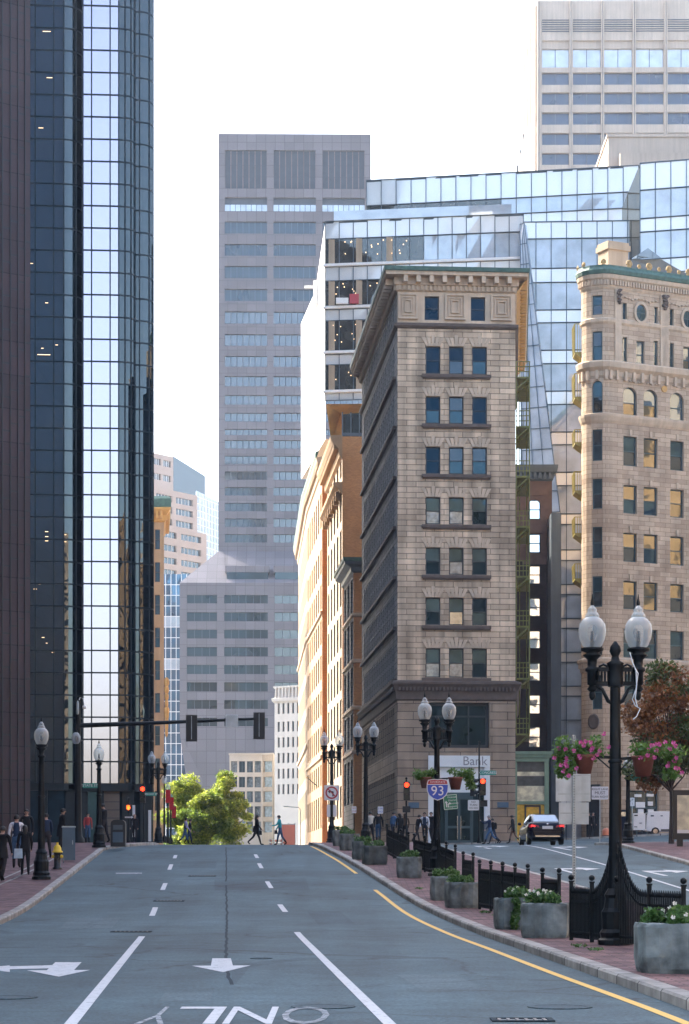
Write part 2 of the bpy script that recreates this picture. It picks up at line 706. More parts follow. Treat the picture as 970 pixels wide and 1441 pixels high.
M['win_pale'] = glass('window_glass_pale', (.50, .58, .62), .5, .03, .04, 1, (.10, .13, .15), .4, .6)
M['win_gold'] = glass('window_glass_gold_reflect', (.46, .40, .28), .5, .05, .10, .8, (.08, .06, .03), .5, .8)  # gold tint stands in for sunlit stone mirrored in the panes
M['granite_dark'] = brick('brown_granite_ribs', (.055, .033, .036), (.042, .026, .029), (.008, .006, .007), 60, 2.05, .035, .55, .3, .18, .25, 0)
M['tower_glass'] = glass('tower_glass', (.62, .54, .60), .80, .012, .03, .35, (.01, .02, .03))
M['tower_dark'] = glass('tower_glass_dark_reflect', (.28, .40, .52), .58, .012, .55, .28, (.004, .014, .026), .6, .3)  # same glass as the other bays, tinted to imitate dark reflections
M['tower_mid'] = glass('tower_glass_curved', (.22, .235, .235), .34, .012, .40, .35, (.006, .018, .026))
M['mullion'] = pbr('dark_mullion', (.008, .018, .024), .4, .3, .1, coord='Object')
M['mauve'] = brick('mauve_granite_panels', (.158, .148, .160), (.128, .120, .131), (.085, .080, .088), 1.6, 1.95, .05, .6, .1, .10, .06, 0)
M['mauve_win'] = glass('mauve_tower_glass', (.24, .265, .285), .46, .03, .02, .4, (.03, .05, .07), .3, .2)
M['mauve_win_dark'] = glass('mauve_tower_glass_dark', (.12, .165, .20), .36, .03, .02, .4, (.02, .04, .05), .3, .2)
M['louvre'] = pbr('grey_blue_louvre', (.045, .064, .088), .6, var=.1, vs=1)
M['precast'] = pbr('pale_precast', (.44, .365, .295), .8, var=.09, vs=.3, streak=.10)
M['precast_win'] = glass('precast_tower_glass', (.12, .15, .175), .42, .03, .02, .4, (.018, .04, .09), .4, .2)
M['blue_pane'] = glass('blue_curtain_glass', (.20, .36, .52), .34, .02, .03, .3, (.03, .085, .15), .5, .2)
M['vision_soft'] = glass('vision_glass_soft', (.78, .78, .76), .14, .015, .015, .35, (.46, .55, .64), .22, .5)
M['spandrel'] = glass('pale_spandrel_glass', (.95, .93, .90), .28, .10, .0, 1, (.74, .75, .74), .06, .2)
M['vision'] = glass('vision_glass_blue', (.78, .78, .76), .26, .015, .015, .35, (.42, .50, .58), .22, .5)
M['vision_dark'] = glass('vision_glass_clear', (.5, .52, .5), .20, .02, .03, .5, (.035, .036, .032), .8, .9)
M['white_panel'] = pbr('white_metal_panel', (.82, .81, .79), .5, var=.02, vs=.2)
M['gold_panel'] = pbr('bronze_soffit_panel', (.60, .33, .10), .30, .5, .35, .5, coord='Object')
M['bounce_orange_brick'] = brick('bounce_orange_brick', (.56, .275, .10), (.44, .20, .075), (.38, .25, .15), .22, .075, .010, .85, .2, .14, .4)  # real brick, its orange deepened to imitate gold light bounced off glass
M['cream'] = pbr('cream_stone', (.38, .295, .205), .85, var=.08, vs=.6, streak=.10)
M['cream_tan'] = pbr('tan_stone_piers', (.36, .235, .13), .85, var=.10, vs=.6, streak=.10)
M['white_stone'] = pbr('white_stone', (.50, .47, .42), .85, var=.06, vs=.5)
M['beige'] = pbr('beige_precast_grid', (.45, .385, .31), .85, var=.08, vs=.5)
M['pink'] = pbr('pale_pink_precast', (.42, .335, .29), .8, var=.06, vs=.3)
M['dark_brick'] = brick('dark_brown_brick', (.055, .036, .030), (.038, .026, .023), (.02, .016, .015), .22, .08, .01, .85, .3, .2, .7)
M['brownstone'] = pbr('carved_brownstone', (.13, .085, .068), .85, var=.2, vs=1.5, bmp=.3)
M['slate'] = pbr('slate_panel', (.085, .11, .13), .5, .2, .12, .5, streak=.1)
M['green_paint'] = pbr('sage_shopfront_paint', (.17, .27, .19), .5, var=.08, coord='Object')
M['escape_bounce'] = pbr('gold_bounce_escape', (.15, .16, .035), .55, var=.3, vs=3, coord='Object')  # yellow olive imitates gold light bounced onto the fire escape
M['balcony_bounce'] = pbr('gold_bounce_balcony', (.30, .25, .05), .55, var=.2, vs=3, coord='Object')  # bounced gold light put into the balcony colour
M['white'] = pbr('white_paint', (.78, .78, .76), .5, var=.05, vs=2)
M['cool_white'] = pbr('cool_white_surround', (.72, .74, .73), .45, var=.04, vs=1)
M['black'] = pbr('black_paint', (.01, .012, .014), .4, var=.1, coord='Object')
M['signal_black'] = pbr('signal_housing', (.012, .014, .016), .5, var=.1, coord='Object')
M['red_lamp'] = emit('signal_red', (1, .03, .008), 1.3)
M['amber_lamp'] = emit('signal_amber_hand', (1, .10, .01), 1.1)
M['off_lamp'] = pbr('unlit_lens', (.02, .03, .02), .3, var=.1)
M['tail'] = emit('tail_lamp', (1, .03, .03), .7)
M['sign_white'] = pbr('sign_white', (.74, .75, .76), .45, var=.03)
M['sign_red'] = pbr('sign_red', (.42, .03, .045), .45, var=.04)
M['sign_blue'] = pbr('sign_blue', (.02, .075, .48), .4, var=.04)
M['sign_green'] = pbr('sign_green', (.015, .19, .10), .4, var=.05)
M['sign_teal'] = pbr('street_name_green', (.02, .26, .20), .4, var=.05)
M['ink'] = pbr('sign_ink', (.02, .02, .025), .5, var=.0)
M['grey_ink'] = pbr('bank_letters', (.24, .24, .25), .5, var=.0)
M['globe'] = None
m, nt, b = newmat('lamp_globe_acrylic')
b.inputs['Base Color'].default_value = (.74, .80, .82, 1)
b.inputs['Roughness'].default_value = .12
tr = N(nt, 'ShaderNodeBsdfTransparent')
tr.inputs['Color'].default_value = (.9, .95, .96, 1)
lw = N(nt, 'ShaderNodeLayerWeight', Blend=.45)
mr = N(nt, 'ShaderNodeMapRange')
mr.inputs['To Min'].default_value = .26
mr.inputs['To Max'].default_value = .80
nt.links.new(lw.outputs['Facing'], mr.inputs['Value'])
mix = N(nt, 'ShaderNodeMixShader')
nt.links.new(mr.outputs[0], mix.inputs[0])
nt.links.new(tr.outputs[0], mix.inputs[1])
nt.links.new(b.outputs[0], mix.inputs[2])
nt.links.new(mix.outputs[0], nt.nodes['Material Output'].inputs['Surface'])
M['globe'] = m
M['planter'] = pbr('weathered_concrete_tub', (.14, .168, .168), .9, var=.65, vs=2.6, bmp=1.0, bs=7, coord='Object')
_nt = M['planter'].node_tree
_oi = _nt.nodes.new('ShaderNodeObjectInfo')
_mr = _nt.nodes.new('ShaderNodeMapRange')
_mr.inputs['To Min'].default_value = .62
_mr.inputs['To Max'].default_value = 1.25
_nt.links.new(_oi.outputs['Random'], _mr.inputs['Value'])
_mx = _nt.nodes.new('ShaderNodeMix')
_mx.data_type = 'RGBA'
_mx.blend_type = 'MULTIPLY'
_mx.inputs['Factor'].default_value = 1
_lk = _nt.nodes['Principled BSDF'].inputs['Base Color'].links[0]
_nt.links.new(_lk.from_socket, _mx.inputs[6])
_nt.links.new(_mr.outputs[0], _mx.inputs[7])
_nt.links.new(_mx.outputs[2], _nt.nodes['Principled BSDF'].inputs['Base Color'])
M['soil'] = pbr('potting_soil', (.03, .022, .018), .95, var=.3, vs=8)
M['terracotta'] = pbr('terracotta_pot', (.21, .075, .055), .7, var=.15, vs=6, coord='Object')
M['leaf'] = leafmat('shrub_leaf', (.045, .12, .03), (.10, .21, .05), .25)
M['leaf_bright'] = leafmat('petunia_leaf', (.07, .17, .03), (.15, .27, .06), .3)
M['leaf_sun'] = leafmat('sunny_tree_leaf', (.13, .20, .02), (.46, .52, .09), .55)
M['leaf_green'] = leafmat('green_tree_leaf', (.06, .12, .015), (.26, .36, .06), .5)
M['leaf_rust'] = leafmat('rusty_autumn_leaf', (.14, .055, .018), (.32, .14, .04), .3)
M['leaf_dull'] = leafmat('dull_green_leaf', (.045, .085, .022), (.12, .16, .04), .3)
M['petal'] = leafmat('pink_petal', (.55, .06, .26), (.66, .18, .42), .3)
M['petal_white'] = leafmat('white_petal', (.75, .75, .68), (.8, .8, .75), .3)
M['bark'] = pbr('bark', (.055, .042, .034), .9, var=.3, vs=5, bmp=.6, bs=14, coord='Object')
M['skin'] = pbr('skin', (.46, .28, .21), .55, var=.05, coord='Object')
M['skin_dark'] = pbr('skin_brown', (.16, .085, .06), .55, var=.05, coord='Object')
M['hair'] = pbr('dark_hair', (.012, .009, .008), .6, var=.2, vs=30, coord='Object')
M['hair_grey'] = pbr('grey_hair', (.25, .24, .23), .6, var=.2, vs=30, coord='Object')


def cloth(name, c):
    M[name] = pbr(name, c, .85, var=.15, vs=9, bmp=.2, bs=25, coord='Object', spec=.2)


for nm, c in (('cloth_black', (.012, .013, .016)), ('cloth_navy', (.02, .035, .075)), ('cloth_blue', (.06, .13, .25)), ('cloth_jeans', (.05, .10, .19)),
              ('cloth_teal', (.03, .33, .36)), ('cloth_white', (.62, .63, .68)), ('cloth_grey', (.12, .12, .13)), ('cloth_lilac', (.42, .36, .55)),
              ('cloth_dark', (.028, .026, .03)), ('cloth_red', (.35, .05, .05)), ('cloth_cream', (.55, .50, .43)), ('cloth_brown', (.08, .05, .035)), ('cloth_bag', (.42, .55, .66)),
              ('banner_red', (.55, .035, .045)), ('barrier_red', (.55, .20, .15))):
    cloth(nm, c)
M['carpaint'] = pbr('midnight_car_paint', (.004, .006, .016), .2, .0, .05, 2, coord='Object', spec=.2)
M['carglass'] = glass('car_glass', (.5, .55, .6), .42, .02, 0, 1, (.02, .025, .03))
M['vanpaint'] = pbr('white_van_paint', (.80, .80, .79), .3, 0, .04, 1, coord='Object')
M['rubber'] = pbr('tyre_rubber', (.012, .012, .013), .8, var=.15, coord='Object')
M['chrome'] = pbr('chrome', (.75, .76, .78), .15, 1, .03, coord='Object')
M['hydrant_yellow'] = pbr('hydrant_yellow', (.72, .52, .03), .5, var=.08, coord='Object')
M['box_blue'] = pbr('blue_grey_box_paint', (.06, .11, .16), .5, var=.1, vs=2, coord='Object')
M['poster_a'] = pbr('poster_paper', (.62, .60, .44), .35, var=.5, vs=1.6)
M['poster_b'] = pbr('poster_dark', (.05, .06, .06), .35, var=.5, vs=2)
M['poster_gold'] = pbr('poster_gold', (.70, .42, .03), .35, var=.3, vs=3)
M['rust'] = pbr('orange_plastic', (.62, .20, .10), .5, var=.1, coord='Object')
M['interior'] = pbr('lobby_stone', (.20, .15, .11), .6, var=.2, vs=.5)
M['lit_ceiling'] = emit('ceiling_lamp', (1, .66, .36), .55)

# ------------------------------------------------------------------ windows
_wcache = {}


def window_mesh(w, h, fr, glasses, bars='sash', t=.07):
    key = ('w', round(w, 2), round(h, 2), fr.name, tuple(g.name for g in glasses), bars, t)
    if key in _wcache:
        return _wcache[key]
    f = MB()
    d = .07
    f.box(0, t, -d, 0, 0, h, 0)
    f.box(w - t, w, -d, 0, 0, h, 0)
    f.box(t, w - t, -d, 0, 0, t, 0)
    f.box(t, w - t, -d, 0, h - t, h, 0)
    if bars in ('sash', 'sash2'):
        f.box(t, w - t, -d * .9, 0, h / 2 - t * .4, h / 2 + t * .4, 0)
    if bars.startswith('n'):
        n = int(bars[1:])
        for i in range(1, n):
            x = w * i / n
            f.box(x - .03, x + .03, -d * .9, 0, t, h - t, 0)
    if bars == 'grid':
        for i in (1, 2):
            x = w * i / 3
            f.box(x - .05, x + .05, -d * .9, 0, t, h - t, 0)
        f.box(t, w - t, -d * .85, 0, h * .68, h * .72, 0)
    p = MB()
    if bars in ('sash', 'sash2'):
        p.quad((t, -.02, t), (w - t, -.02, t), (w - t, -.02, h / 2), (t, -.02, h / 2), 0)
        p.quad((t, -.035, h / 2), (w - t, -.035, h / 2), (w - t, -.035, h - t), (t, -.035, h - t), 1 if len(glasses) > 1 else 0)
    else:
        p.quad((t, -.02, t), (w - t, -.02, t), (w - t, -.02, h - t), (t, -.02, h - t), 0)
    _wcache[key] = (f.mesh('window', fr), p.mesh('pane', list(glasses)), f, p)
    return _wcache[key]


class Windows:
    """collects the windows of one building; the first `limit` become parts, the rest one 'stuff' part"""

    def __init__(s, parent, limit=95, name='window'):
        s.parent, s.limit, s.name = parent, limit, name
        s.items = []

    def put(s, a, b, ops, depth, fr, pick, bars='sash', prio=0, t=.07):
        L = math.hypot(b[0] - a[0], b[1] - a[1])
        d = ((b[0] - a[0]) / L, (b[1] - a[1]) / L)
        n = (d[1], -d[0])
        for o in ops:
            u0, u1, v0, v1 = o[:4]
            k = -depth + .02
            loc = (a[0] + d[0] * u0 + n[0] * k, a[1] + d[1] * u0 + n[1] * k, v0)
            s.items.append((prio, loc, math.atan2(d[1], d[0]), u1 - u0, v1 - v0, fr, pick(), bars, t))

    def flush(s):
        its = sorted(s.items, key=lambda i: i[0])
        rest = MB()
        mats = []
        for i, (pr, loc, rz, w, h, fr, gl, bars, t) in enumerate(its):
            fm, pm, f, p = window_mesh(w, h, fr, gl, bars, t)
            if i < s.limit:
                o = link(s.name, fm, s.parent, loc, rz)
                link('pane', pm, o)
            else:
                Mx = Matrix.Translation(loc) @ Matrix.Rotation(rz, 4, 'Z')
                for src, ml in ((f, [fr]), (p, list(gl))):
                    o0 = len(rest.v)
                    rest.v.extend([tuple(Mx @ Vector(v)) for v in src.v])
                    for face, mi in zip(src.f, src.m):
                        mm = ml[min(mi, len(ml) - 1)]
                        if mm not in mats:
                            mats.append(mm)
                        rest.f.append([q + o0 for q in face])
                        rest.m.append(mats.index(mm))
                        rest.s.append(False)
        if rest.f:
            tag(rest.build('window_rows', mats, s.parent), kind='stuff')


def chooser(*opts):
    """weighted random choice of pane materials: (weight, (lower, upper))"""
    tot = sum(o[0] for o in opts)

    def f():
        r = random.uniform(0, tot)
        for w, g in opts:
            r -= w
            if r <= 0:
                return tuple(M[x] for x in g)
        return tuple(M[x] for x in opts[-1][1])
    return f


TH = math.atan(.075)                        # the street grid is turned a little from the line of sight


def grid_poly(w, d):
    return [(0, 0), (w, 0), (w, d), (0, d)]
# ------------------------------------------------------------------ world, sun, camera
SUN = Vector((-.80, .60, 0)).normalized()
SUN_EL = 38
world = bpy.data.worlds.new('World')
scene.world = world
world.use_nodes = True
wn = world.node_tree
sky = wn.nodes.new('ShaderNodeTexSky')
sky.sky_type = 'NISHITA'
sky.sun_disc = False
sky.sun_elevation = R(SUN_EL)
sky.sun_rotation = math.atan2(SUN.x, SUN.y) % (2 * math.pi)
sky.air_density = 1.0
sky.dust_density = 4.0
sky.ozone_density = 1.0
sky.altitude = 10
wn.links.new(sky.outputs[0], wn.nodes['Background'].inputs['Color'])
wn.nodes['Background'].inputs['Strength'].default_value = .15
sl = bpy.data.lights.new('sun', 'SUN')
sl.energy = 2.4
sl.angle = R(.53)
sl.color = (1, .92, .80)
so = bpy.data.objects.new('sun', sl)
COL.objects.link(so)
so.location = (-60, 60, 120)
sd = Vector((SUN.x * math.cos(R(SUN_EL)), SUN.y * math.cos(R(SUN_EL)), math.sin(R(SUN_EL))))
so.rotation_euler = sd.to_track_quat('Z', 'Y').to_euler()
cam = bpy.data.cameras.new('camera')
co = bpy.data.objects.new('camera', cam)
COL.objects.link(co)
co.rotation_euler = (R(90), 0, 0)
cam.sensor_fit = 'VERTICAL'
cam.sensor_height = 36
cam.lens = 36 * F / 1441
cam.shift_y = (HY - 720.5) / 1441
cam.clip_end = 4000
cam.clip_start = .3
scene.camera = co
scene.view_settings.view_transform = 'Standard'
scene.view_settings.look = 'None'
scene.view_settings.exposure = EXPOSURE
scene.view_settings.gamma = 1
cy = scene.cycles
cy.use_denoising = True
cy.max_bounces = 8
cy.diffuse_bounces = 4
cy.glossy_bounces = 4
cy.transmission_bounces = 4
cy.transparent_max_bounces = 12
cy.caustics_reflective = False
cy.caustics_refractive = False
cy.sample_clamp_indirect = 4
cy.use_adaptive_sampling = True
cy.adaptive_threshold = .015

# ------------------------------------------------------------------ ground and streets
xs = [-900, -300, -120, -60, -30, -15] + list(range(-10, 52, 2)) + [60, 80, 120, 300, 900]
ys = [-300, -100, -40, -10] + [y * 2.5 for y in range(0, 92)] + [240, 260, 320, 400, 600, 1000]
g = MB()
for j in range(len(ys)):
    for i in range(len(xs)):
        g.v.append((xs[i], ys[j], GZ(xs[i], ys[j]) - .06))
nx = len(xs)
for j in range(len(ys) - 1):
    for i in range(nx - 1):
        a = j * nx + i
        g.f.append([a, a + 1, a + nx + 1, a + nx])
        g.m.append(0)
        g.s.append(True)
struct(g.build('ground', M['concrete']), 'wide concrete ground that carries the whole quarter')

kl = lerp_table([(-40, -3.2), (24, -6.25), (51, -7.65), (72, -8.78), (90, -9.72), (97, -10.12), (99.5, -10.1), (102, -9.75), (104, -9.3), (107, -9.0), (110, -9.0), (114, -9.25), (130, -10.6), (175, -14.0), (230, -18.0), (420, -30.0)])
xm = smooth_table([(-40, 5.2), (0, 4.5), (25.4, 3.72), (35, 3.3), (45, 2.83), (55, 2.30), (66, 1.55), (73, 1.08), (82, .44), (91, -.24), (104, -1.36), (112, -1.75), (118, -1.6), (121, -1.0)])
xmr = lerp_table([(-40, 17), (24, 11.6), (40, 9.7), (66, 7.25), (72, 6.72), (100, 4.0), (112, 2.8), (118, 1.6), (121, -.4)])
kr = lerp_table([(-40, 30), (60, 13.2), (83, 12.5), (103, 12.1), (113, 12.2), (116, 12.6), (118, 13.6), (119.5, 16), (120.5, 19), (121, 22)])


def srange(a, b, st):
    n = max(1, int(round((b - a) / st)))
    return [a + (b - a) * i / n for i in range(n + 1)]


def ribbon(name, fl, fr, y0, y1, dz, mat, st=1.5, nx=6, label=None):
    mb = MB()
    Y = srange(y0, y1, st)
    for y in Y:
        for i in range(nx + 1):
            x = fl(y) + (fr(y) - fl(y)) * i / nx
            mb.v.append((x, y, GZ(x, y) + dz))
    for j in range(len(Y) - 1):
        for i in range(nx):
            a = j * (nx + 1) + i
            mb.f.append([a, a + 1, a + nx + 2, a + nx + 1])
            mb.m.append(0)
            mb.s.append(True)
    return struct(mb.build(name, mat), label)


KH = .135
ribbon('road', lambda y: kl(y) - .05, lambda y: xm(y) + .05, -30, 118, 0, M['asphalt'], label='bluish grey asphalt road climbing to the crossing')
ribbon('side_road', lambda y: xmr(y) - .05, lambda y: kr(y) + .05, -30, 118, 0, M['asphalt2'], label='asphalt side road right of the planted island')
ribbon('crossing', lambda y: kl(y) - .05, lambda y: 60, 118.004, 158, .004, M['asphalt2'], nx=24, label='asphalt of the crossing in front of the bank')
ribbon('far_street', lambda y: kl(y) - .05, lambda y: 3.2 - .075 * (y - 158), 158.004, 420, .002, M['asphalt'], label='far street beyond the crossing')


def pavement(name, fl, fr, y0, y1, label, nx=5):
    mb = MB()
    Y = srange(y0, y1, 1.0)
    for y in Y:
        for i in range(nx + 1):
            x = fl(y) + (fr(y) - fl(y)) * i / nx
            mb.v.append((x, y, GZ(x, y) + KH - .008))
    for j in range(len(Y) - 1):
        for i in range(nx):
            a = j * (nx + 1) + i
            mb.f.append([a, a + 1, a + nx + 2, a + nx + 1])
            mb.m.append(0)
            mb.s.append(False)
    return struct(mb.build(name, M['pavers']), label)


def kerb(name, pts, label, w=.2):
    """granite kerb along plan points, inner side on the right of its direction"""
    mb = MB()
    inn = offset_path(pts, w)
    bev = offset_path(pts, .025)
    rows = [(pts, -.1), (pts, KH - .03), (bev, KH), (inn, KH), (inn, -.1)]
    n = len(pts)
    vs = []
    for pp, dz in rows:
        vs += [(x, y, GZ(x, y) + dz) for x, y in pp]
    fs = []
    for i in range(len(rows) - 1):
        for k in range(n - 1):
            fs.append((i * n + k, (i + 1) * n + k, (i + 1) * n + k + 1, i * n + k + 1))
    mb.add(vs, fs, 0)
    o = mb.build(name, M['kerb'])
    # run the stone joints along the kerb
    lay = o.data.uv_layers[0]
    s = [0.0]
    for a, b in zip(pts[:-1], pts[1:]):
        s.append(s[-1] + math.hypot(b[0] - a[0], b[1] - a[1]))
    for p in o.data.polygons:
        for li, vi in zip(p.loop_indices, p.vertices):
            lay.data[li].uv = (s[vi % n], .4 + .2 * (vi // n))
    return struct(o, label)


pavement('sidewalk', lambda y: -70, lambda y: kl(y) - .15, -30, 300, 'red brick sidewalk on the left of the road', 30)
kerb('kerb', [(kl(y), y) for y in reversed(srange(-30, 300, 1.0))], 'granite kerb of the left sidewalk')
pavement('median', lambda y: xm(y) + .15, lambda y: xmr(y) - .15, -30, 120.6, 'brick paved island between the road and the side road', 6)
tip = srange(-30, 120.9, 1.0)
kerb('kerb', [(xm(y), y) for y in tip], 'granite kerb along the road side of the planted island', .24)
kerb('kerb', [(xmr(y), y) for y in reversed(tip)], 'granite kerb along the side road edge of the planted island')
pavement('island', lambda y: kr(y) + .15, lambda y: 60, -30, 121.2, 'red brick pavement right of the side road', 12)
kerb('kerb', [(kr(y), y) for y in srange(-30, 121, .75)] + [(x, 121.3) for x in range(24, 61, 3)], 'granite kerb of the brick pavement on the right')
# pavement round the bank and the buildings behind the crossing
pavement('sidewalk', lambda y: 1.6 - .075 * (y - 158), lambda y: 60, 157.2, 300, 'pavement along the bank and the shops', 16)
kerb('kerb', [(1.45, 157.0)] + [(x, 157.0) for x in range(3, 61, 2)], 'granite kerb in front of the bank')


# markings are thin sheets that follow the slope of the asphalt
def drape(name, polys, mat, dz=.006, label=None, st=.8):
    mb = MB()
    for poly in polys:
        mb.add([(x, y, GZ(x, y) + dz) for x, y in poly], [tuple(range(len(poly)))], 0)
    return struct(mb.build(name, mat), label)


def line_polys(pts, w, st=1.0):
    """a stripe of width w along plan points, cut into short quads"""
    out = []
    for (a, b) in zip(pts[:-1], pts[1:]):
        L = math.hypot(b[0] - a[0], b[1] - a[1])
        n = max(1, int(L / st))
        for i in range(n):
            p = [(a[0] + (b[0] - a[0]) * t, a[1] + (b[1] - a[1]) * t) for t in (i / n, (i + 1) / n)]
            out.append(p)
    polys = []
    for p, q in out:
        polys.append([(p[0] - w / 2, p[1]), (p[0] + w / 2, p[1]), (q[0] + w / 2, q[1]), (q[0] - w / 2, q[1])])
    return polys


def ray_ground(px, py):
    """the point of the ground that the photograph shows at a pixel (a surveying helper)"""
    lo, hi = 6.0, 104.0
    for _ in range(50):
        y = (lo + hi) / 2
        if HY - F * GZ(PX(px, y), y) / y > py:
            lo = y
        else:
            hi = y
    return (PX(px, lo), lo)


def G(px, py):
    return ray_ground(px, py)


lane_l = [G(100, 1441), G(200, 1318)]
a, b = lane_l
ext = lambda a, b, y: (a[0] + (b[0] - a[0]) * (y - a[1]) / (b[1] - a[1]), y)
drape('lane_marking', line_polys([ext(a, b, 6), a, b], .13), M['paint'], label='solid white lane line left of the middle lane')
a, b = G(548, 1441), G(418, 1312)
drape('lane_marking', line_polys([ext(a, b, 6), a, b], .13), M['paint'], label='solid white lane line right of the middle lane')
for lab, spots in (('dashed white lane line on the left', [(214, 1289, 219, 1277), (229, 1252.5, 233, 1243), (238.5, 1224, 241.5, 1216.5), (245.8, 1208, 247.5, 1203.5)]),
                   ('dashed white lane line on the right', [(402, 1283.5, 394, 1273), (382, 1250, 376, 1240.5), (368.5, 1222, 364.5, 1215), (362.5, 1207.5, 359.5, 1202.5)])):
    for x0, y0, x1, y1 in spots:
        drape('lane_marking', line_polys([G(x0, y0), G(x1, y1)], .14), M['paint'], label=lab)
yl = smooth_table([(6, 4.1), (24, 3.40), (32.5, 2.93), (42, 2.43), (52, 1.84), (58, 1.5), (66, 1.06), (78, .28), (90, -.55), (103, -1.62)])
drape('edge_marking', line_polys([(yl(y), y) for y in srange(6, 68.5, 1.0)], .12), M['paint_yellow'], label='yellow edge line along the island kerb')
drape('edge_marking', line_polys([(yl(y) + .12, y) for y in srange(78, 103, 1.0)], .12), M['paint_yellow'], label='yellow edge line near the crest of the road')


def arrow(name, pts, mat, label):
    drape(name, pts, mat, label=label)


def px_poly(pts):
    return [G(*p) for p in pts]


drape('arrow_marking', [px_poly([(299, 1349), (325, 1349), (328, 1359.5), (297, 1359.5)]), px_poly([(270, 1359.5), (353, 1359), (314, 1368.5)])], M['paint'],
      label='white arrow in the middle lane')
drape('arrow_marking', [px_poly([(78, 1354.5), (115, 1354.5), (104, 1366), (66, 1366)]), px_poly([(38, 1366), (127, 1365.5), (83, 1375)]),
                        px_poly([(10, 1360.5), (79, 1358.5), (76, 1363), (10, 1364.5)]), px_poly([(-30, 1363), (14, 1359), (14, 1368.5)])], M['paint'],
      label='white double headed arrow in the left lane')
ew, eh = .50, 2.5
y_on = 24.6
for ch, px, mt in (('O', 431, 'paint_worn'), ('N', 356, 'paint'), ('L', 280, 'paint'), ('Y', 226, 'paint_worn')):
    me = text_mesh(ch, 1.0, M[mt], 'pavement_letter', ext=0)
    xs_ = [v.co.x for v in me.vertices]
    ys_ = [v.co.y for v in me.vertices]
    w0, h0 = max(xs_) - min(xs_), max(ys_) - min(ys_)
    cxm, cym = (max(xs_) + min(xs_)) / 2, (max(ys_) + min(ys_)) / 2
    X0 = PX(px, 24.6)
    for v in me.vertices:
        x = X0 - (v.co.x - cxm) / w0 * (ew if ch != 'Y' else .30)
        y = 24.55 + .75 - (v.co.y - cym) / h0 * eh - .95
        v.co = (x, y, GZ(x, y) + .007)
    struct(link('pavement_letter', me), 'white letter ' + ch + ' painted for oncoming drivers')
# side road
p1 = [G(626, 1193.5), (6.95, 72.5)]
s1 = smooth_table([(30, 10.9), (50, 9.05), (72, 7.04), (86, 5.6), (100, 4.35), (117, 2.9)])
drape('lane_marking', line_polys([(s1(y), y) for y in srange(30, 115, 1.5)], .12), M['paint'], label='white edge line of the side road')
s2 = smooth_table([(40, 10.9), (70, 10.1), (92, 9.1), (115, 7.6)])
drape('lane_marking', line_polys([(s2(y), y) for y in srange(40, 114, 1.5)], .12), M['paint'], label='white lane line in the middle of the side road')


def side_arrow(px, py, L=3.0, label='', kind=0):
    c = G(px, py)
    d = Vector((-.10, 1)).normalized()
    n = Vector((d.y, -d.x))

    def q(u, v):
        return (c[0] + d.x * u + n.x * v, c[1] + d.y * u + n.y * v)
    polys = [[q(-L / 2, -.09), q(-L / 2, .09), q(L * .2, .09), q(L * .2, -.09)]]
    if kind == 0:
        polys.append([q(L * .2, -.42), q(L * .2, .42), q(L / 2, 0)])
    else:
        polys += [[q(L * .05, .09), q(L * .2, .09), q(L * .2, .8), q(L * .05, .8)], [q(-L * .1, .8), q(L * .33, .8), q(L * .12, 1.5)]]
    drape('arrow_marking', polys, M['paint'], label=label)


side_arrow(675, 1191.5, 6, 'white arrow on the side road nearest the bank', 1)
side_arrow(785, 1193, 6, 'white arrow on the side road behind the dark sedan', 1)
side_arrow(790, 1224, 4.6, 'white arrow in the left lane of the side road', 1)
side_arrow(915, 1227.5, 4.6, 'white arrow in the right lane of the side road', 1)
drape('stop_line', [px_poly([(163, 1228.2), (200, 1228), (200, 1230), (163, 1230.2)])], M['paint_worn'], label='short faded white bar on the left of the road')
# repair seams, patches, manholes and drain grates
seam = [G(318, 1192), G(319, 1215), G(318, 1240), G(320, 1290), G(318, 1340), G(322, 1375), G(330, 1392)]
wig = []
for a, b in zip(seam[:-1], seam[1:]):
    n = max(2, int((a[1] - b[1] if a[1] > b[1] else b[1] - a[1]) / .7))
    for i in range(n):
        wig.append((a[0] + (b[0] - a[0]) * i / n + random.uniform(-.018, .018), a[1] + (b[1] - a[1]) * i / n))
drape('asphalt_seam', line_polys(sorted(wig, key=lambda p: p[1]), .05), M['tar'], .003, 'dark tar seam along the middle lane')
drape('asphalt_patch', [px_poly([(302, 1238), (430, 1236), (436, 1252), (302, 1253)])], M['patch'], .002, 'dark patch across the road')
drape('asphalt_patch', [px_poly([(327, 1360), (350, 1355), (420, 1348), (480, 1348), (420, 1352), (352, 1361), (332, 1385), (326, 1385)])], M['patch'], .0025, 'curved dark stain on the road')


for pts, mt, lab in (([(98, 1292), (170, 1291), (158, 1306), (84, 1307)], 'patch_pale', 'pale repair patch in the left lane'),
                     ([(432, 1283), (478, 1282), (500, 1300), (448, 1301)], 'patch', 'dark repair patch in the right lane'),
                     ([(232, 1397), (300, 1396), (296, 1408), (224, 1409)], 'patch_pale', 'pale repair patch by the painted letters'),
                     ([(255, 1212), (305, 1212), (304, 1222), (252, 1222)], 'patch', 'dark repair patch near the crest'),
                     ([(560, 1372), (640, 1371), (690, 1394), (598, 1396)], 'patch_pale', 'pale repair patch beside the yellow line')):
    drape('asphalt_patch', [px_poly(pts)], M[mt], .0015, lab)


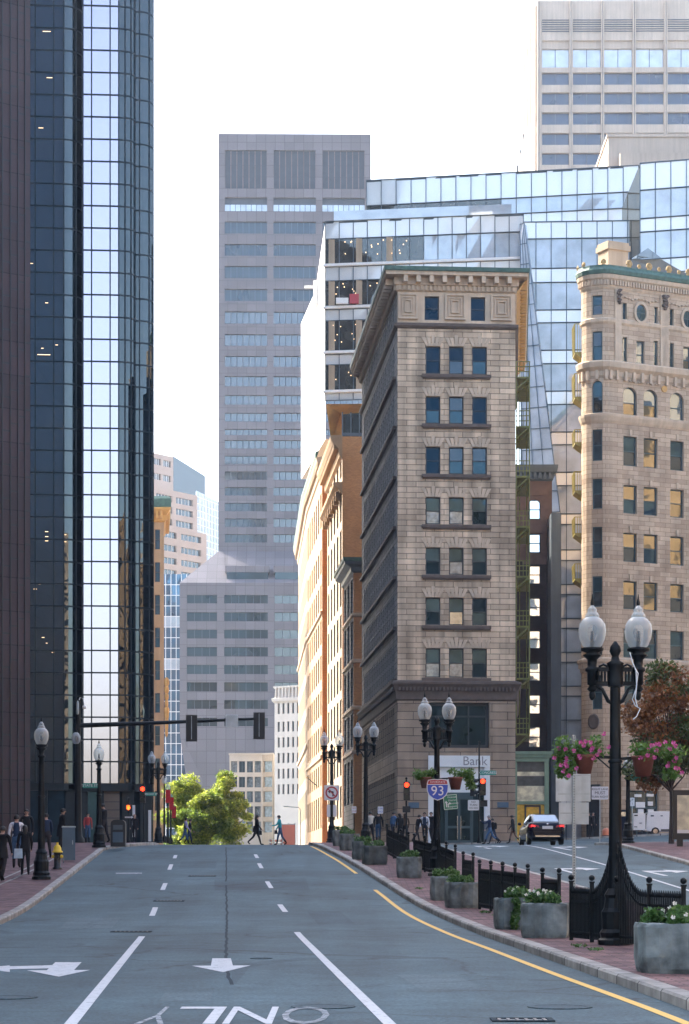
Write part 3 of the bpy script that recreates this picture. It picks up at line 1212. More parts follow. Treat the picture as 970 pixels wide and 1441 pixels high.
def grate(px, py, w, l, label):
    c = G(px, py)
    t = thing('drain_grate', label, 'drain grate', (c[0], c[1], GZ(*c) + .004), 0, 'iron drain grates in the road')
    sl_ = (GZ(c[0], c[1] + .5) - GZ(c[0], c[1] - .5))
    t.rotation_euler = (math.atan(sl_), 0, 0)
    f = MB()
    for a0, a1, b0, b1 in ((-w, w, -l, -l + .06), (-w, w, l - .06, l), (-w, -w + .06, -l + .06, l - .06), (w - .06, w, -l + .06, l - .06)):
        f.box(a0, a1, b0, b1, 0, .012, 0)
    f.build('frame', M['tar'], t)
    s = MB()
    n = int(2 * w / .09)
    for i in range(1, n):
        x = -w + 2 * w * i / n
        s.box(x - .018, x + .018, -l + .06, l - .06, .001, .009, 0)
    s.box(-w + .06, w - .06, -l + .06, l - .06, -.004, .0012, 1)
    s.build('slats', [M['kerb'], M['black']], t)


grate(735, 1436, .32, .22, 'iron drain grate by the kerb in the right foreground')
grate(185, 1311.5, .42, .22, 'iron drain grate nearest on the left lane')
grate(238, 1268, .42, .22, 'iron drain grate in the left lane below the second dash')
grate(285, 1233, .45, .25, 'iron drain grate farthest up the road')
for px, py, lab in ((10, 1404, 'round manhole cover at the left edge of the road'), (788, 1417.5, 'round manhole cover near the yellow line'), (455, 1417, 'round manhole cover just beyond the painted letters'), (368, 1349, 'small faded round valve cover in the road')):
    c = G(px, py)
    t = MB()
    t.lathe([(.0, .0), (.36, .0), (.36, .008), (.30, .008), (.29, .004), (.0, .004)], n=20, smooth=False)
    o = t.build('manhole_cover', M['patch'], None, (c[0], c[1], GZ(*c) + .002))
    sl_ = (GZ(c[0], c[1] + .5) - GZ(c[0], c[1] - .5))
    o.rotation_euler = (math.atan(sl_), 0, 0)
    if 'valve' in lab:
        o.scale = (.5, .5, 1)
    tag(o, lab, 'manhole cover', 'manhole covers in the road')
# tracks of pale stone in the left pavement
tr_ = lerp_table([(55, -10.3), (80, -10.9), (95, -11.7)])
drape('paving_strip', line_polys([(tr_(y), y) for y in srange(55, 95, 1.5)], .10) + line_polys([(tr_(y) + .35, y) for y in srange(55, 95, 1.5)], .10), M['kerb'], KH + .002, 'pale stone strips set in the left brick sidewalk')
# ------------------------------------------------------------------ buildings
def roofcap(mb, poly, z, mi=0):
    mb.add([(x, y, z) for x, y in poly], [tuple(range(len(poly)))], mi)


# ---- the corner stone building with the bank
def bank_building():
    Y0 = 160.0
    ox = PX(559.5, Y0)
    T = thing('stone_office_building', 'narrow tan stone corner building with green copper cornice and a bank at its foot', 'building', (ox, Y0, 0), TH)
    k = F / Y0
    zz = lambda py: (HY - py) / k
    W, D = 8.24, 30.0
    P0, P1 = (0, 0), (W, 0)
    P2 = (W + .148 * 27, 27.0)
    P3 = (0, D)
    base_z = GZ(ox, Y0) - .5
    zb, zt = zz(960), zz(386)
    Wn = Windows(T, 98)
    rows = [(486.5, 525), (557, 595), (628, 666), (699, 737), (770, 808), (840.5, 879), (912, 953)]
    cols = [(1.97, 2.99), (3.59, 4.62), (5.22, 6.25)]
    ops = []
    for a, b in rows:
        for u0, u1 in cols:
            ops.append((u0, u1, zz(b), zz(a)))
    attic = [((599 - 559.5) / k - .05, (618.5 - 559.5) / k, zz(449.5), zz(416)), ((663.5 - 559.5) / k, (684 - 559.5) / k, zz(449.5), zz(416))]
    w = MB()
    wall(w, P0, P1, zb, zz(455), ops, .24, 0, 1)
    wall(w, P0, P1, zz(455), zt, attic, .30, 1, 1)
    # left street face
    nside = 17
    sops, gops, aops = [], [], []
    for i in range(nside):
        u = 2.2 + i * (D - 4.2) / nside
        for a, b in rows:
            sops.append((u, u + 1.08, zz(b), zz(a - 11)))
        aops.append((u, u + 1.0, zz(450), zz(416)))
        gops.append((u, u + 1.05, zz(1055), zz(992)))
        gops.append((u, u + 1.05, zz(1165), zz(1085)))
    flip = lambda L, oo: [(L - o[1], L - o[0]) + tuple(o[2:]) for o in oo]
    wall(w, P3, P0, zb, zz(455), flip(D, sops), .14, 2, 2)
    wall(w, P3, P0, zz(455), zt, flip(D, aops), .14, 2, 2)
    L1 = math.hypot(P2[0] - P1[0], P2[1] - P1[1])
    rops = [(u, u + 1.1, zz(b), zz(a)) for a, b in rows for u in (3, 7, 11, 15, 19, 23)]
    wall(w, P1, P2, zb, zt, rops, .25, 0, 1)
    wall(w, P2, P3, base_z, zt, [], .2, 0)
    wall(w, P1, P2, base_z, zb, [], .2, 3)
    # base with the big upper window and the white bank front
    bigw = ((604 - 559.5) / k, (690 - 559.5) / k, zz(1052), zz(988))
    bank = ((603 - 559.5) / k, (690.5 - 559.5) / k, base_z, zz(1063))
    wall(w, P0, P1, base_z, zb, [bigw, bank], .5, 3, 1)
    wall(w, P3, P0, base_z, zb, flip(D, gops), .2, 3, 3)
    roofcap(w, [P0, P1, P2, P3], zz(381))
    w.build('wall', [M['stone'], M['stone_plain'], M['stone_shaded'], M['stone_base']], T)
    pk = chooser((6, ('win_blue', 'win_blue')), (2, ('win_mid', 'win_blue')), (2, ('win_curtain', 'win_mid')), (2, ('win_mid', 'win_dark')), (1, ('win_dark', 'win_blue')))
    pk2 = chooser((3, ('win_curtain', 'win_mid')), (3, ('win_mid', 'win_blue')), (1, ('win_pale', 'win_mid')), (3, ('win_blue', 'win_mid')))
    Wn.put(P0, P1, ops[:9], .24, M['frame_dark'], pk, 'sash', 0, .085)
    Wn.put(P0, P1, ops[9:], .24, M['frame_dark'], pk2, 'sash', 0, .085)
    Wn.put(P0, P1, attic, .30, M['frame_dark'], lambda: (M['win_blue'], M['win_blue']), 'sash', 0, .08)
    Wn.put(P0, P1, [bigw], .5, M['frame_dark'], lambda: (M['win_blue'], M['win_dark']), 'grid', 0, .22)
    dk = chooser((3, ('win_dark', 'win_dark')), (2, ('win_mid', 'win_dark')))
    Wn.put(P3, P0, flip(D, sops), .14, M['frame_grey'], dk, 'sash', 2, .13)
    Wn.put(P3, P0, flip(D, aops), .14, M['frame_grey'], dk, 'sash', 1, .12)
    Wn.put(P3, P0, flip(D, gops), .2, M['frame_dark'], dk, 'sash', 1, .1)
    Wn.put(P1, P2, rops, .25, M['frame_dark'], dk, 'sash', 3, .1)
    Wn.flush()
    # lintels: three fanned voussoirs over each window
    for (a, b) in rows:
        s = MB()
        u0, u1 = cols[0][0] - .28, cols[2][1] + .28
        z = zz(b)
        s.box(u0, u1, -.20, 0, z - .26, z - .04, 0)
        s.box(u0 + .06, u1 - .06, -.12, 0, z - .36, z - .262, 0)
        s.build('sill', M['stone_dark'], T)
        l = MB()
        for c0, c1 in cols:
            zt_, cm = zz(a), (c0 + c1) / 2
            for q in (-2, -1, 0, 1, 2):
                b0, b1 = cm + q * .20 - .085, cm + q * .20 + .085
                t0, t1 = cm + q * .34 - .125, cm + q * .34 + .125
                h = .78 if q == 0 else .62
                l.add([(b0, -.06, zt_ + .03), (b1, -.06, zt_ + .03), (t1, -.06, zt_ + h), (t0, -.06, zt_ + h), (b0, 0, zt_ + .03), (b1, 0, zt_ + .03), (t1, 0, zt_ + h), (t0, 0, zt_ + h)],
                      [(0, 1, 2, 3), (0, 4, 5, 1), (1, 5, 6, 2), (2, 6, 7, 3), (3, 7, 4, 0)], 0)
        l.build('lintel', M['stone_plain'], T)
    for (a, b) in rows:
        s = MB()
        s.box(-.24, 0, 1.0, D - .8, zz(b) - .24, zz(b) - .02, 0)
        s.build('side_sill', M['stone_dark'], T)
    pts = [P3, P0, P1, P2]
    m_ = MB()
    molding(m_, pts, [(0, zz(462)), (.10, zz(461)), (.22, zz(458.5)), (.22, zz(455)), (.02, zz(453.5))], 0)
    m_.build('attic_belt', M['stone_dark'], T)
    m_ = MB()
    molding(m_, pts, [(0, zz(986)), (.10, zz(984)), (.14, zz(972)), (.30, zz(966)), (.42, zz(962.5)), (.42, zz(959.5)), (.0, zz(957))], 0)
    blocks(m_, [P0, P1], .26, .13, .14, .34, zz(972), zz(967), 0)
    blocks(m_, [P3, P0], .26, .13, .14, .34, zz(972), zz(967), 0)
    m_.build('base_cornice', M['stone_dark'], T)
    # attic panels
    for x0, x1 in ((558.5, 588), (624.5, 655.5), (690, 722)):
        p = MB()
        u0, u1 = (x0 - 559.5) / k + .1, (x1 - 559.5) / k
        za, zb_ = zz(449), zz(413)
        p.box(u0, u1, -.08, 0, za, zb_, 0)
        for e, wd, o in ((.0, .12, .20), (.24, .07, .17), (.44, .06, .22)):
            p.box(u0 + e, u1 - e, -o, -.08, za + e, za + e + wd, 0)
            p.box(u0 + e, u1 - e, -o, -.08, zb_ - e - wd, zb_ - e, 0)
            p.box(u0 + e, u0 + e + wd, -o, -.08, za + e + wd, zb_ - e - wd, 0)
            p.box(u1 - e - wd, u1 - e, -o, -.08, za + e + wd, zb_ - e - wd, 0)
        p.build('attic_panel', M['stone_plain'], T)
    # main cornice
    c = MB()
    molding(c, pts, [(0, zz(410)), (.10, zz(409)), (.12, zz(402)), (.24, zz(401)), (.26, zz(391)), (.84, zz(390)), (.86, zz(387)), (.92, zz(385.4))], 0)
    blocks(c, [P0, P1], .30, .15, .12, .24, zz(408.5), zz(402), 0)
    blocks(c, [P3, P0], .30, .15, .12, .24, zz(408.5), zz(402), 0)
    blocks(c, pts[:3], .95, .30, .26, .78, zz(399.5), zz(390.2), 0, .05)
    c.build('cornice', [M['stone_dark'] if False else M['stone_plain']], T)
    c = MB()
    molding(c, [P1, P2], [(.03, zz(409.5)), (.30, zz(402)), (.60, zz(393)), (.835, zz(390.6))], 0)
    blocks(c, [P1, P2], .95, .30, .25, .80, zz(401), zz(390.4), 0, .4)
    c.build('side_soffit', M['soffit_gold'], T)
    c = MB()
    molding(c, pts, [(.86, zz(385.3)), (.97, zz(384.5)), (1.0, zz(379)), (.4, zz(378))], 0)
    c.build('copper_edge', M['copper'], T)
    # bank front
    u0, u1 = bank[0], bank[1]
    f = MB()
    f.box(u0, u1, -.10, .40, zz(1079), zz(1063), 0)
    f.box(u0, u0 + .40, -.06, .45, base_z, zz(1079), 0)
    f.box(u1 - .40, u1, -.06, .45, zz(1155), zz(1079), 0)
    f.box(u0 + .4, u1 - .4, .12, .45, zz(1117), zz(1079), 0)
    bf = f.build('bank_front', M['cool_white'], T)
    f = MB()
    f.box(u1 - .42, u1 + .0, -.09, .45, base_z, zz(1155), 0)
    f.build('pedestal', M['slate'], T)
    sign_text(bf, 'Bank', .88, M['grey_ink'], ((669 - 559.5) / k, -.112, zz(1071)))
    d0, d1 = (627 - 559.5) / k, (667 - 559.5) / k
    dz0 = GZ(ox + 4, Y0) + KH
    for i in range(2):
        x0 = d0 + .12 + i * (d1 - d0 - .24) / 2
        x1 = x0 + (d1 - d0 - .24) / 2
        zt_ = zz(1123)
        dd = MB()
        dd.box(x0, x0 + .09, .12, .2, dz0, zt_, 0)
        dd.box(x1 - .09, x1, .12, .2, dz0, zt_, 0)
        dd.box(x0 + .09, x1 - .09, .12, .2, dz0, dz0 + .22, 0)
        dd.box(x0 + .09, x1 - .09, .12, .2, zt_ - .1, zt_, 0)
        dd.box(x0 + .09, x1 - .09, .122, .198, dz0 + 1.05, dz0 + 1.22, 0)
        do = dd.build('door', M['frame_teal'], T)
        q = MB()
        q.box(x0 + .09, x1 - .09, .15, .17, dz0 + .22, zt_ - .1, 0)
        q.build('pane', M['win_blue'], do)
        q = MB()
        hx = x1 - .12 if i == 0 else x0 + .12
        q.cyl((hx, .06, dz0 + .3), (hx, .06, dz0 + 1.9), .02, n=6)
        q.bar((hx, .06, dz0 + .5), (hx, .125, dz0 + .5), .02)
        q.bar((hx, .06, dz0 + 1.7), (hx, .125, dz0 + 1.7), .02)
        q.build('handle', M['chrome'], do)
    q = MB()
    q.box(d0, d0 + .12, .05, .3, base_z, zz(1115), 0)
    q.box(d1 - .12, d1, .05, .3, base_z, zz(1115), 0)
    q.box(d0 + .12, d1 - .12, .05, .3, zz(1124.5), zz(1115), 0)
    q.build('door_frame', M['frame_teal'], T)
    q = MB()
    q.box(u0 + .4, d0, .20, .42, base_z, zz(1117), 0)
    q.box(d1, u1 - .4, .20, .42, base_z, zz(1117), 0)
    q.build('shop_window', M['win_blue'], T)
    q = MB()
    q.box((575 - 559.5) / k, (590 - 559.5) / k, -.06, 0, zz(1137), zz(1129), 0)
    q.build('plaque', M['box_blue'], T)
    q = MB()
    q.box((701 - 559.5) / k, (717 - 559.5) / k, -.06, 0, zz(1136), zz(1128.5), 0)
    q.build('plaque', M['box_blue'], T)
    # stair landings of the fire escape on the right flank
    dx, dy = (P2[0] - P1[0]) / L1, (P2[1] - P1[1]) / L1
    nx_, ny_ = dy, -dx
    fl = [zz(b) + .1 for a, b in rows] + [zz(1030)]

    def Q(u, o, z):
        return (P1[0] + dx * u + nx_ * o, P1[1] + dy * u + ny_ * o, z)
    for i, z in enumerate(fl):
        e = MB()
        e.add([Q(1, .05, z), Q(9, .05, z), Q(9, 1.0, z), Q(1, 1.0, z), Q(1, .05, z - .12), Q(9, .05, z - .12), Q(9, 1.0, z - .12), Q(1, 1.0, z - .12)],
              [(0, 3, 2, 1), (4, 5, 6, 7), (0, 1, 5, 4), (1, 2, 6, 5), (2, 3, 7, 6), (3, 0, 4, 7)], 0)
        for zz_ in (.35, .7, 1.05):
            e.bar(Q(1, 1.0, z + zz_), Q(9, 1.0, z + zz_), .06)
            e.bar(Q(1, .05, z + zz_), Q(1, 1.0, z + zz_), .06)
        for q_ in range(17):
            e.bar(Q(1 + q_ * .5, 1.0, z), Q(1 + q_ * .5, 1.0, z + 1.05), .04)
        for q_ in (.05, .3, .55, .8):
            e.bar(Q(1, q_, z), Q(1, q_, z + 1.05), .04)
        if i < len(fl) - 1:
            z2 = fl[i + 1]
            for o in (.3, .8):
                e.bar(Q(2, o, z), Q(6, o, z2), .07, .16)
        for o in (.06, .98):
            e.bar(Q(1, o, z), Q(1, o, z + (3.5 if i else 1.05)), .07)
        e.bar(Q(3, .0, z - .9), Q(3, .95, z - .1), .07)
        e.bar(Q(1.05, .0, z - .9), Q(1.05, .95, z - .1), .07)
        e.build('fire_escape_landing', M['escape_bounce'], T)
    return T


bank_building()


# ---- the warm stone building with the rounded corner
def rounded_building():
    Y0 = 190.0
    k = F / Y0
    zz = lambda py: (HY - py) / k
    C = (PX(846, Y0), Y0)
    T = thing('rounded_stone_building', 'ornate warm stone building with a rounded corner and gilt roof crest', 'building', (C[0], C[1], 0))
    r = 1.62
    d = (math.cos(R(26.6)), math.sin(R(26.6)))
    n = (d[1], -d[0])
    ang = lambda t: (r * math.cos(R(t)), r * math.sin(R(t)))
    arcA = [180, 162, 144, 127, -1, 90 + 2, 78, 63.4]
    left = [(1.6, 16.0), (-r, 0)]
    arc1 = [ang(-180 + a) for a in (18, 36, 55)]
    arc2 = [ang(-90 + a) for a in (0, 14, 26.6)]
    LF = 26.0
    endp = (r * n[0] + d[0] * LF, r * n[1] + d[1] * LF)
    path = left + arc1 + arc2 + [endp]
    wi = len(left) + len(arc1) - 1               # index of the window facet start
    A, B = path[wi], path[wi + 1]
    Lw = math.hypot(B[0] - A[0], B[1] - A[1])
    S, E = path[-2], path[-1]
    # distance along the long face at which a photo column shows
    def uof(px):
        s = (px - CX) / F
        X, Yw = C[0] + S[0], C[1] + S[1]
        return (s * Yw - X) / (d[0] - s * d[1])
    base = GZ(C[0], C[1]) - .6
    arcrows = [(422, 449), (472, 513), (609, 653), (678, 720), (745, 789), (814, 857), (882, 925)]
    w = MB()
    Wn = Windows(T, 98)
    aops = [(Lw * .08, Lw * .92, zz(b), zz(a)) for a, b in arcrows]
    aops.append((Lw * .06, Lw * .94, zz(586), zz(541), 'arch'))
    aops += [(Lw * .08, Lw * .92, zz(1000), zz(952))]
    pairs = [(877.5, 896.5), (906, 925.5), (943.5, 962.5), (972, 991)]
    pu = [(uof(a), uof(b)) for a, b in pairs]
    step = pu[2][0] - pu[0][0]
    for q in range(2, 4):
        pu += [(pu[0][0] + step * q, pu[0][1] + step * q), (pu[1][0] + step * q, pu[1][1] + step * q)]
    pu = [p for p in pu if p[1] < LF - .4]
    # heights on the long face, measured where it starts (the face then recedes by itself)
    Ys = C[1] + S[1] + d[1] * (pu[0][0])
    kz = F / Ys
    zf = lambda py: (HY - py) / kz
    frows = [(613, 655), (682, 722), (749, 790), (817, 857), (884, 925)]
    fops = [(u0, u1, zf(b), zf(a)) for a, b in frows for u0, u1 in pu]
    fops += [(u0, u1, zf(588), zf(544), 'arch') for u0, u1 in pu]
    fops += [(u0 + .1, u1 - .1, zf(1000), zf(948)) for u0, u1 in pu]
    bays = [(pu[i][0], pu[i + 1][1]) for i in range(0, len(pu) - 1, 2)]
    for b0, b1 in bays:
        bm = (b0 + b1) / 2
        fops.append((b0 - .05, b0 + .38, zf(515), zf(474)))
        fops.append((bm - .40, bm + .40, zf(515), zf(477)))
        fops.append((b1 - .38, b1 + .05, zf(515), zf(474)))
        fops.append((b0 - .05, b0 + .34, zf(449), zf(426)))
        fops.append((b1 - .34, b1 + .05, zf(449), zf(426)))
    # the street door, the shop front
    fops.append((uof(884), uof(927), base, zf(1112)))
    zt = zz(398)
    for i in range(len(path) - 1):
        a, b = path[i], path[i + 1]
        if i == wi:
            wall(w, a, b, base, zt, aops, .22, 0, 1)
        elif i == len(path) - 2:
            wall(w, a, b, base, zt, fops, .30, 0, 1)
        else:
            wall(w, a, b, base, zt, [], .2, 0)
    back = [(endp[0] - n[0] * 14, endp[1] - n[1] * 14), (left[0][0], left[0][1] + 2)]
    wall(w, endp, back[0], base, zt, [], .2, 0)
    wall(w, back[0], left[0], base, zt, [], .2, 0)
    roofcap(w, path + [back[0]], zz(384), 1)
    w.build('wall', [M['roundstone'], M['roundplain']], T)
    pk = chooser((2, ('win_gold', 'win_gold')), (2, ('win_dark', 'win_gold')), (2, ('win_mid', 'win_gold')), (2, ('win_dark', 'win_mid')))
    pd = chooser((3, ('win_dark', 'win_mid')), (2, ('win_mid', 'win_dark')))
    Wn.put(A, B, [o for o in aops], .22, M['frame_teal'], pd, 'sash', 0, .10)
    nf = len(fops)
    for o in fops:
        if o[3] < zf(1110):
            Wn.put(S, E, [o], .30, M['frame_teal'], pd, 'grid', 0, .12)
        else:
            low = o[3] < zf(880)
            top = o[2] > zf(600)
            Wn.put(S, E, [o], .30, M['frame_teal'], pd if low else (chooser((2, ('win_gold', 'win_pale')), (1, ('win_pale', 'win_pale')), (1, ('win_mid', 'win_mid'))) if top else pk), 'sash', 0 if o[0] < 9 else 1, .10)
    Wn.flush()

    def P(u, o, z):
        return (S[0] + d[0] * u + n[0] * o, S[1] + d[1] * u + n[1] * o, z)
    # oval windows
    for b0, b1 in bays:
        bm = (b0 + b1) / 2
        zc = zf(437.5)
        ring = MB()
        NN = 24
        vs, fs = [], []
        for i in range(NN):
            t = 2 * math.pi * i / NN
            for (ra, rb, o) in ((.70, .92, .02), (.70, .92, .16), (.50, .70, .16), (.46, .66, -.02)):
                vs.append(P(bm + ra * math.cos(t), o, zc + rb * math.sin(t)))
        for i in range(NN):
            j = (i + 1) % NN
            for q in range(3):
                fs.append((i * 4 + q, j * 4 + q, j * 4 + q + 1, i * 4 + q + 1))
        ring.add(vs, fs, 0)
        ro = ring.build('oval_window', M['roundplain'], T)
        gl = MB()
        gl.add([P(bm + .48 * math.cos(2 * math.pi * i / NN), .012, zc + .68 * math.sin(2 * math.pi * i / NN)) for i in range(NN)], [tuple(range(NN))], 0)
        gl.build('pane', M['win_mid'], ro)
        gl = MB()
        gl.bar(P(bm, .03, zc - .66), P(bm, .03, zc + .66), .05, .03)
        gl.bar(P(bm - .46, .03, zc), P(bm + .46, .03, zc), .05, .03)
        gl.build('glazing_bar', M['frame_teal'], ro)
    # belts
    def belt(name, rows, mat, teeth=None, chars=None):
        mb = MB()
        molding(mb, path, rows, 0)
        if teeth:
            st, wd, o0, o1, z0, z1 = teeth
            blocks(mb, path[wi + 1:], st, wd, o0, o1, z0, z1, 0)
            blocks(mb, path[1:wi + 2], st, wd, o0, o1, z0, z1, 0)
        return mb.build(name, mat, T)
    belt('base_belt', [(0, zz(948)), (.10, zz(946)), (.14, zz(938)), (.34, zz(934)), (.36, zz(930)), (0, zz(927))], M['roundplain'], (.3, .15, .12, .28, zz(942), zz(936)))
    belt('arcade_sill', [(0, zz(600)), (.10, zz(597)), (.22, zz(591)), (.24, zz(587.5)), (0, zz(586))], M['roundplain'])
    belt('mid_cornice', [(0, zz(536)), (.08, zz(534)), (.12, zz(528)), (.40, zz(523)), (.46, zz(516)), (.40, zz(514)), (0, zz(512.5))], M['roundplain'], (.8, .22, .06, .30, zz(540), zz(527)))
    belt('attic_sill', [(0, zz(462)), (.12, zz(459)), (.14, zz(455)), (0, zz(453))], M['roundplain'])
    belt('dentil_cornice', [(0, zz(414)), (.10, zz(411)), (.14, zz(402)), (.34, zz(399)), (.40, zz(394)), (.30, zz(393))], M['roundplain'], (.26, .13, .12, .30, zz(408), zz(401)))
    belt('copper_gutter', [(.26, zz(394.5)), (.44, zz(393)), (.50, zz(388)), (.36, zz(384)), (.34, zz(381)), (0, zz(380))], M['copper'])
    # pilaster strips and carved corbels on the attic storeys
    for b0, b1 in bays:
        for u in (b0 - .55, b1 + .55):
            if u < .2:
                continue
            p = MB()
            p.obox(P(u, .06, zf(512)), d, .62, .12, zf(404) - zf(512), 0)
            p.build('pilaster', M['roundplain'], T)
            c = MB()
            for q in range(9):
                z = zf(428) + q * .13
                c.ball(P(u + random.uniform(-.12, .12), .2 + .05 * (q % 2) + q * .012, z), (.16 + .02 * (q % 3), .13, .12), 7, 5)
            c.build('carved_corbel', M['stone_dark'], T)
        fe = MB()
        for q in range(10):
            t = (q + .5) / 10
            u = b0 + (b1 - b0) * t
            fe.ball(P(u, .06, zf(421) + .18 * abs(math.cos(3.14 * 2 * t))), (.14, .07, .09), 6, 4)
        fe.build('carved_garland', M['roundplain'], T)
        me_ = MB()
        for q in range(8):
            u = b0 + (b1 - b0) * (q + .5) / 8
            me_.ball(P(u, .07, zf(534) - .16 * math.sin(3.14 * ((q * .25) % 1))), (.13, .06, .08), 6, 4)
        me_.build('carved_garland', M['roundplain'], T)
        md = MB()
        md.tube([P((b1 + b0) / 2 + step / 2, 0, zf(541)), P((b1 + b0) / 2 + step / 2, .09, zf(541))], .27, 14)
        md.build('medallion', M['soffit_gold'], T)
    # keystones
    for a, b in frows:
        for u0, u1 in pu[:4]:
            um = (u0 + u1) / 2
            ks = MB()
            ks.obox(P(um, .05, zf(a) + .03), d, .22, .10, .50, 0)
            ks.build('keystone', M['roundplain'], T)
    # gilt antefixes
    def antefix(p, dd, s):
        a = MB()
        px_ = (dd[1], -dd[0])
        for q in range(9):
            t = math.pi * (q / 8)
            c = Vector((p[0] + dd[0] * math.cos(t) * .3 * s, p[1] + dd[1] * math.cos(t) * .3 * s, p[2] + .34 * s + math.sin(t) * .34 * s))
            a.ball(c, (.10 * s, .07 * s, .14 * s), 6, 4)
        a.ball((p[0], p[1], p[2] + .36 * s), (.22 * s, .10 * s, .26 * s), 8, 6)
        a.box(p[0] - .22 * s, p[0] + .22 * s, p[1] - .06, p[1] + .06, p[2], p[2] + .2 * s)
        a.build('roof_antefix', M['gilt'], T)
    op = offset_path(path, .28)
    zr = zz(381)
    spots = [(op[1], (0, -1), .8), (op[3], (.6, -.6), .8), (op[5], (1, 0), .9)]
    u = 1.5
    i = 0
    while u < 14:
        spots.append((P(u, .28, 0)[:2], d, 1.15 if i % 2 == 0 else .7))
        u += .98
        i += 1
    for p, dd, s in spots:
        antefix((p[0], p[1], zr), dd, s * .66)
    # roof: chimney, dark hipped roof and its skylight
    ch = MB()
    zc0, zc1 = zz(385), (HY - 352) / (F / 197)
    c0 = (PX(863, 197) - C[0], 197 - C[1])
    ch.obox((c0[0], c0[1], zc0), d, 2.0, 1.6, zc1 - zc0, 0)
    ch.obox((c0[0], c0[1], zc1 - .2), d, 2.3, 1.9, .45, 0)
    ch.obox((c0[0], c0[1], zc1 + .25), d, 2.1, 1.7, .25, 0)
    ch.build('chimney', M['cream'], T)
    rf = MB()
    K = 205.0
    kk = F / K
    def RP(px, py, dY=0):
        return (PX(px, K + dY) - C[0], K + dY - C[1], (HY - py) / (F / (K + dY)))
    a_, b_, c_, d_ = RP(884, 392), RP(889, 366), RP(931, 365, 1), RP(985, 396, 3)
    e = [(x, y + 9, z) for x, y, z in (a_, b_, c_, d_)]
    rf.add([a_, b_, c_, d_] + e, [(3, 2, 1, 0), (0, 1, 5, 4), (1, 2, 6, 5), (2, 3, 7, 6)], 0)
    rf.build('roof', M['slate'], T)
    sk = MB()
    g0, g1, g2, g3, g4 = RP(889, 364), RP(931, 363, 0), RP(931, 363, 6), RP(889, 364, 6), RP(912, 349, 3)
    sk.add([g0, g1, g2, g3, g4], [(0, 1, 4), (1, 2, 4), (2, 3, 4), (3, 0, 4)], 0)
    sk.build('skylight', M['win_pale'], T)
    # balconies on the left flank
    for a, b in ((455, 505), (525, 568), (604, 632), (663, 700), (727, 760), (793, 824)):
        e = MB()
        z0, z1 = zz(b), zz(a)
        x0, x1 = -r - .50, -r + .2
        e.add([(x1, .2, z0), (x0, .2, z0 + .5), (x0, 2.2, z0 + .5), (x1, 2.2, z0), (x1, .2, z0 + .62), (x0, .2, z0 + .62), (x0, 2.2, z0 + .62), (x1, 2.2, z0 + .62)],
              [(0, 1, 2, 3), (4, 7, 6, 5), (0, 4, 5, 1), (1, 5, 6, 2), (2, 6, 7, 3)], 0)
        for q in range(8):
            y = .2 + q * .28
            e.bar((x0, y, z0 + .6), (x0 - .06, y, z1), .045)
        for q in range(4):
            x = x0 + q * .2
            e.bar((x, .2, z0 + .6), (x, .2, z1), .045)
        e.bar((x0 - .04, .2, z1), (x0 - .04, 2.2, z1), .06)
        e.bar((x0, .2, z1), (x1, .2, z1), .06)
        e.build('balcony', M['balcony_bounce'], T)
    # ground floor: oval light, dark porch, shop signs
    q = MB()
    t0 = -100
    pc = ang(-118)
    q.lathe([(.0, 0), (.46, 0), (.50, .05), (.40, .10), (.34, .04), (0, .04)], n=18)
    for i in range(len(q.v)):
        x, y, z = q.v[i]
        q.v[i] = (pc[0] + math.cos(R(-118)) * z + math.sin(R(-118)) * x, pc[1] + math.sin(R(-118)) * z - math.cos(R(-118)) * x, zz(1017) + y * 1.3)
    q.build('oval_light', M['stone_dark'], T)
    q = MB()
    q.obox((ang(-118)[0] * 1.03, ang(-118)[1] * 1.03, base), (.88, -.47), 1.15, .2, zz(1105) - base, 0)
    q.build('porch_door', M['frame_dark'], T)
    sm = MB()
    for (x0, y0, x1, y1) in ((895, 1117, 905, 1121), (912, 1116, 922, 1120), (897, 1128, 910, 1136), (914, 1127, 921, 1133), (900, 1138, 908, 1150), (914, 1138, 922, 1152)):
        u0_, u1_ = uof(x0), uof(x1)
        sm.add([P(u0_, -.2, zf(y1)), P(u1_, -.2, zf(y1)), P(u1_, -.2, zf(y0)), P(u0_, -.2, zf(y0)), P(u0_, -.24, zf(y1)), P(u1_, -.24, zf(y1)), P(u1_, -.24, zf(y0)), P(u0_, -.24, zf(y0))],
               [(0, 1, 2, 3), (0, 4, 5, 1), (1, 5, 6, 2), (2, 6, 7, 3), (3, 7, 4, 0)], 0)
    sm.build('window_notices', M['sign_white'], T)
    return T


rounded_building()


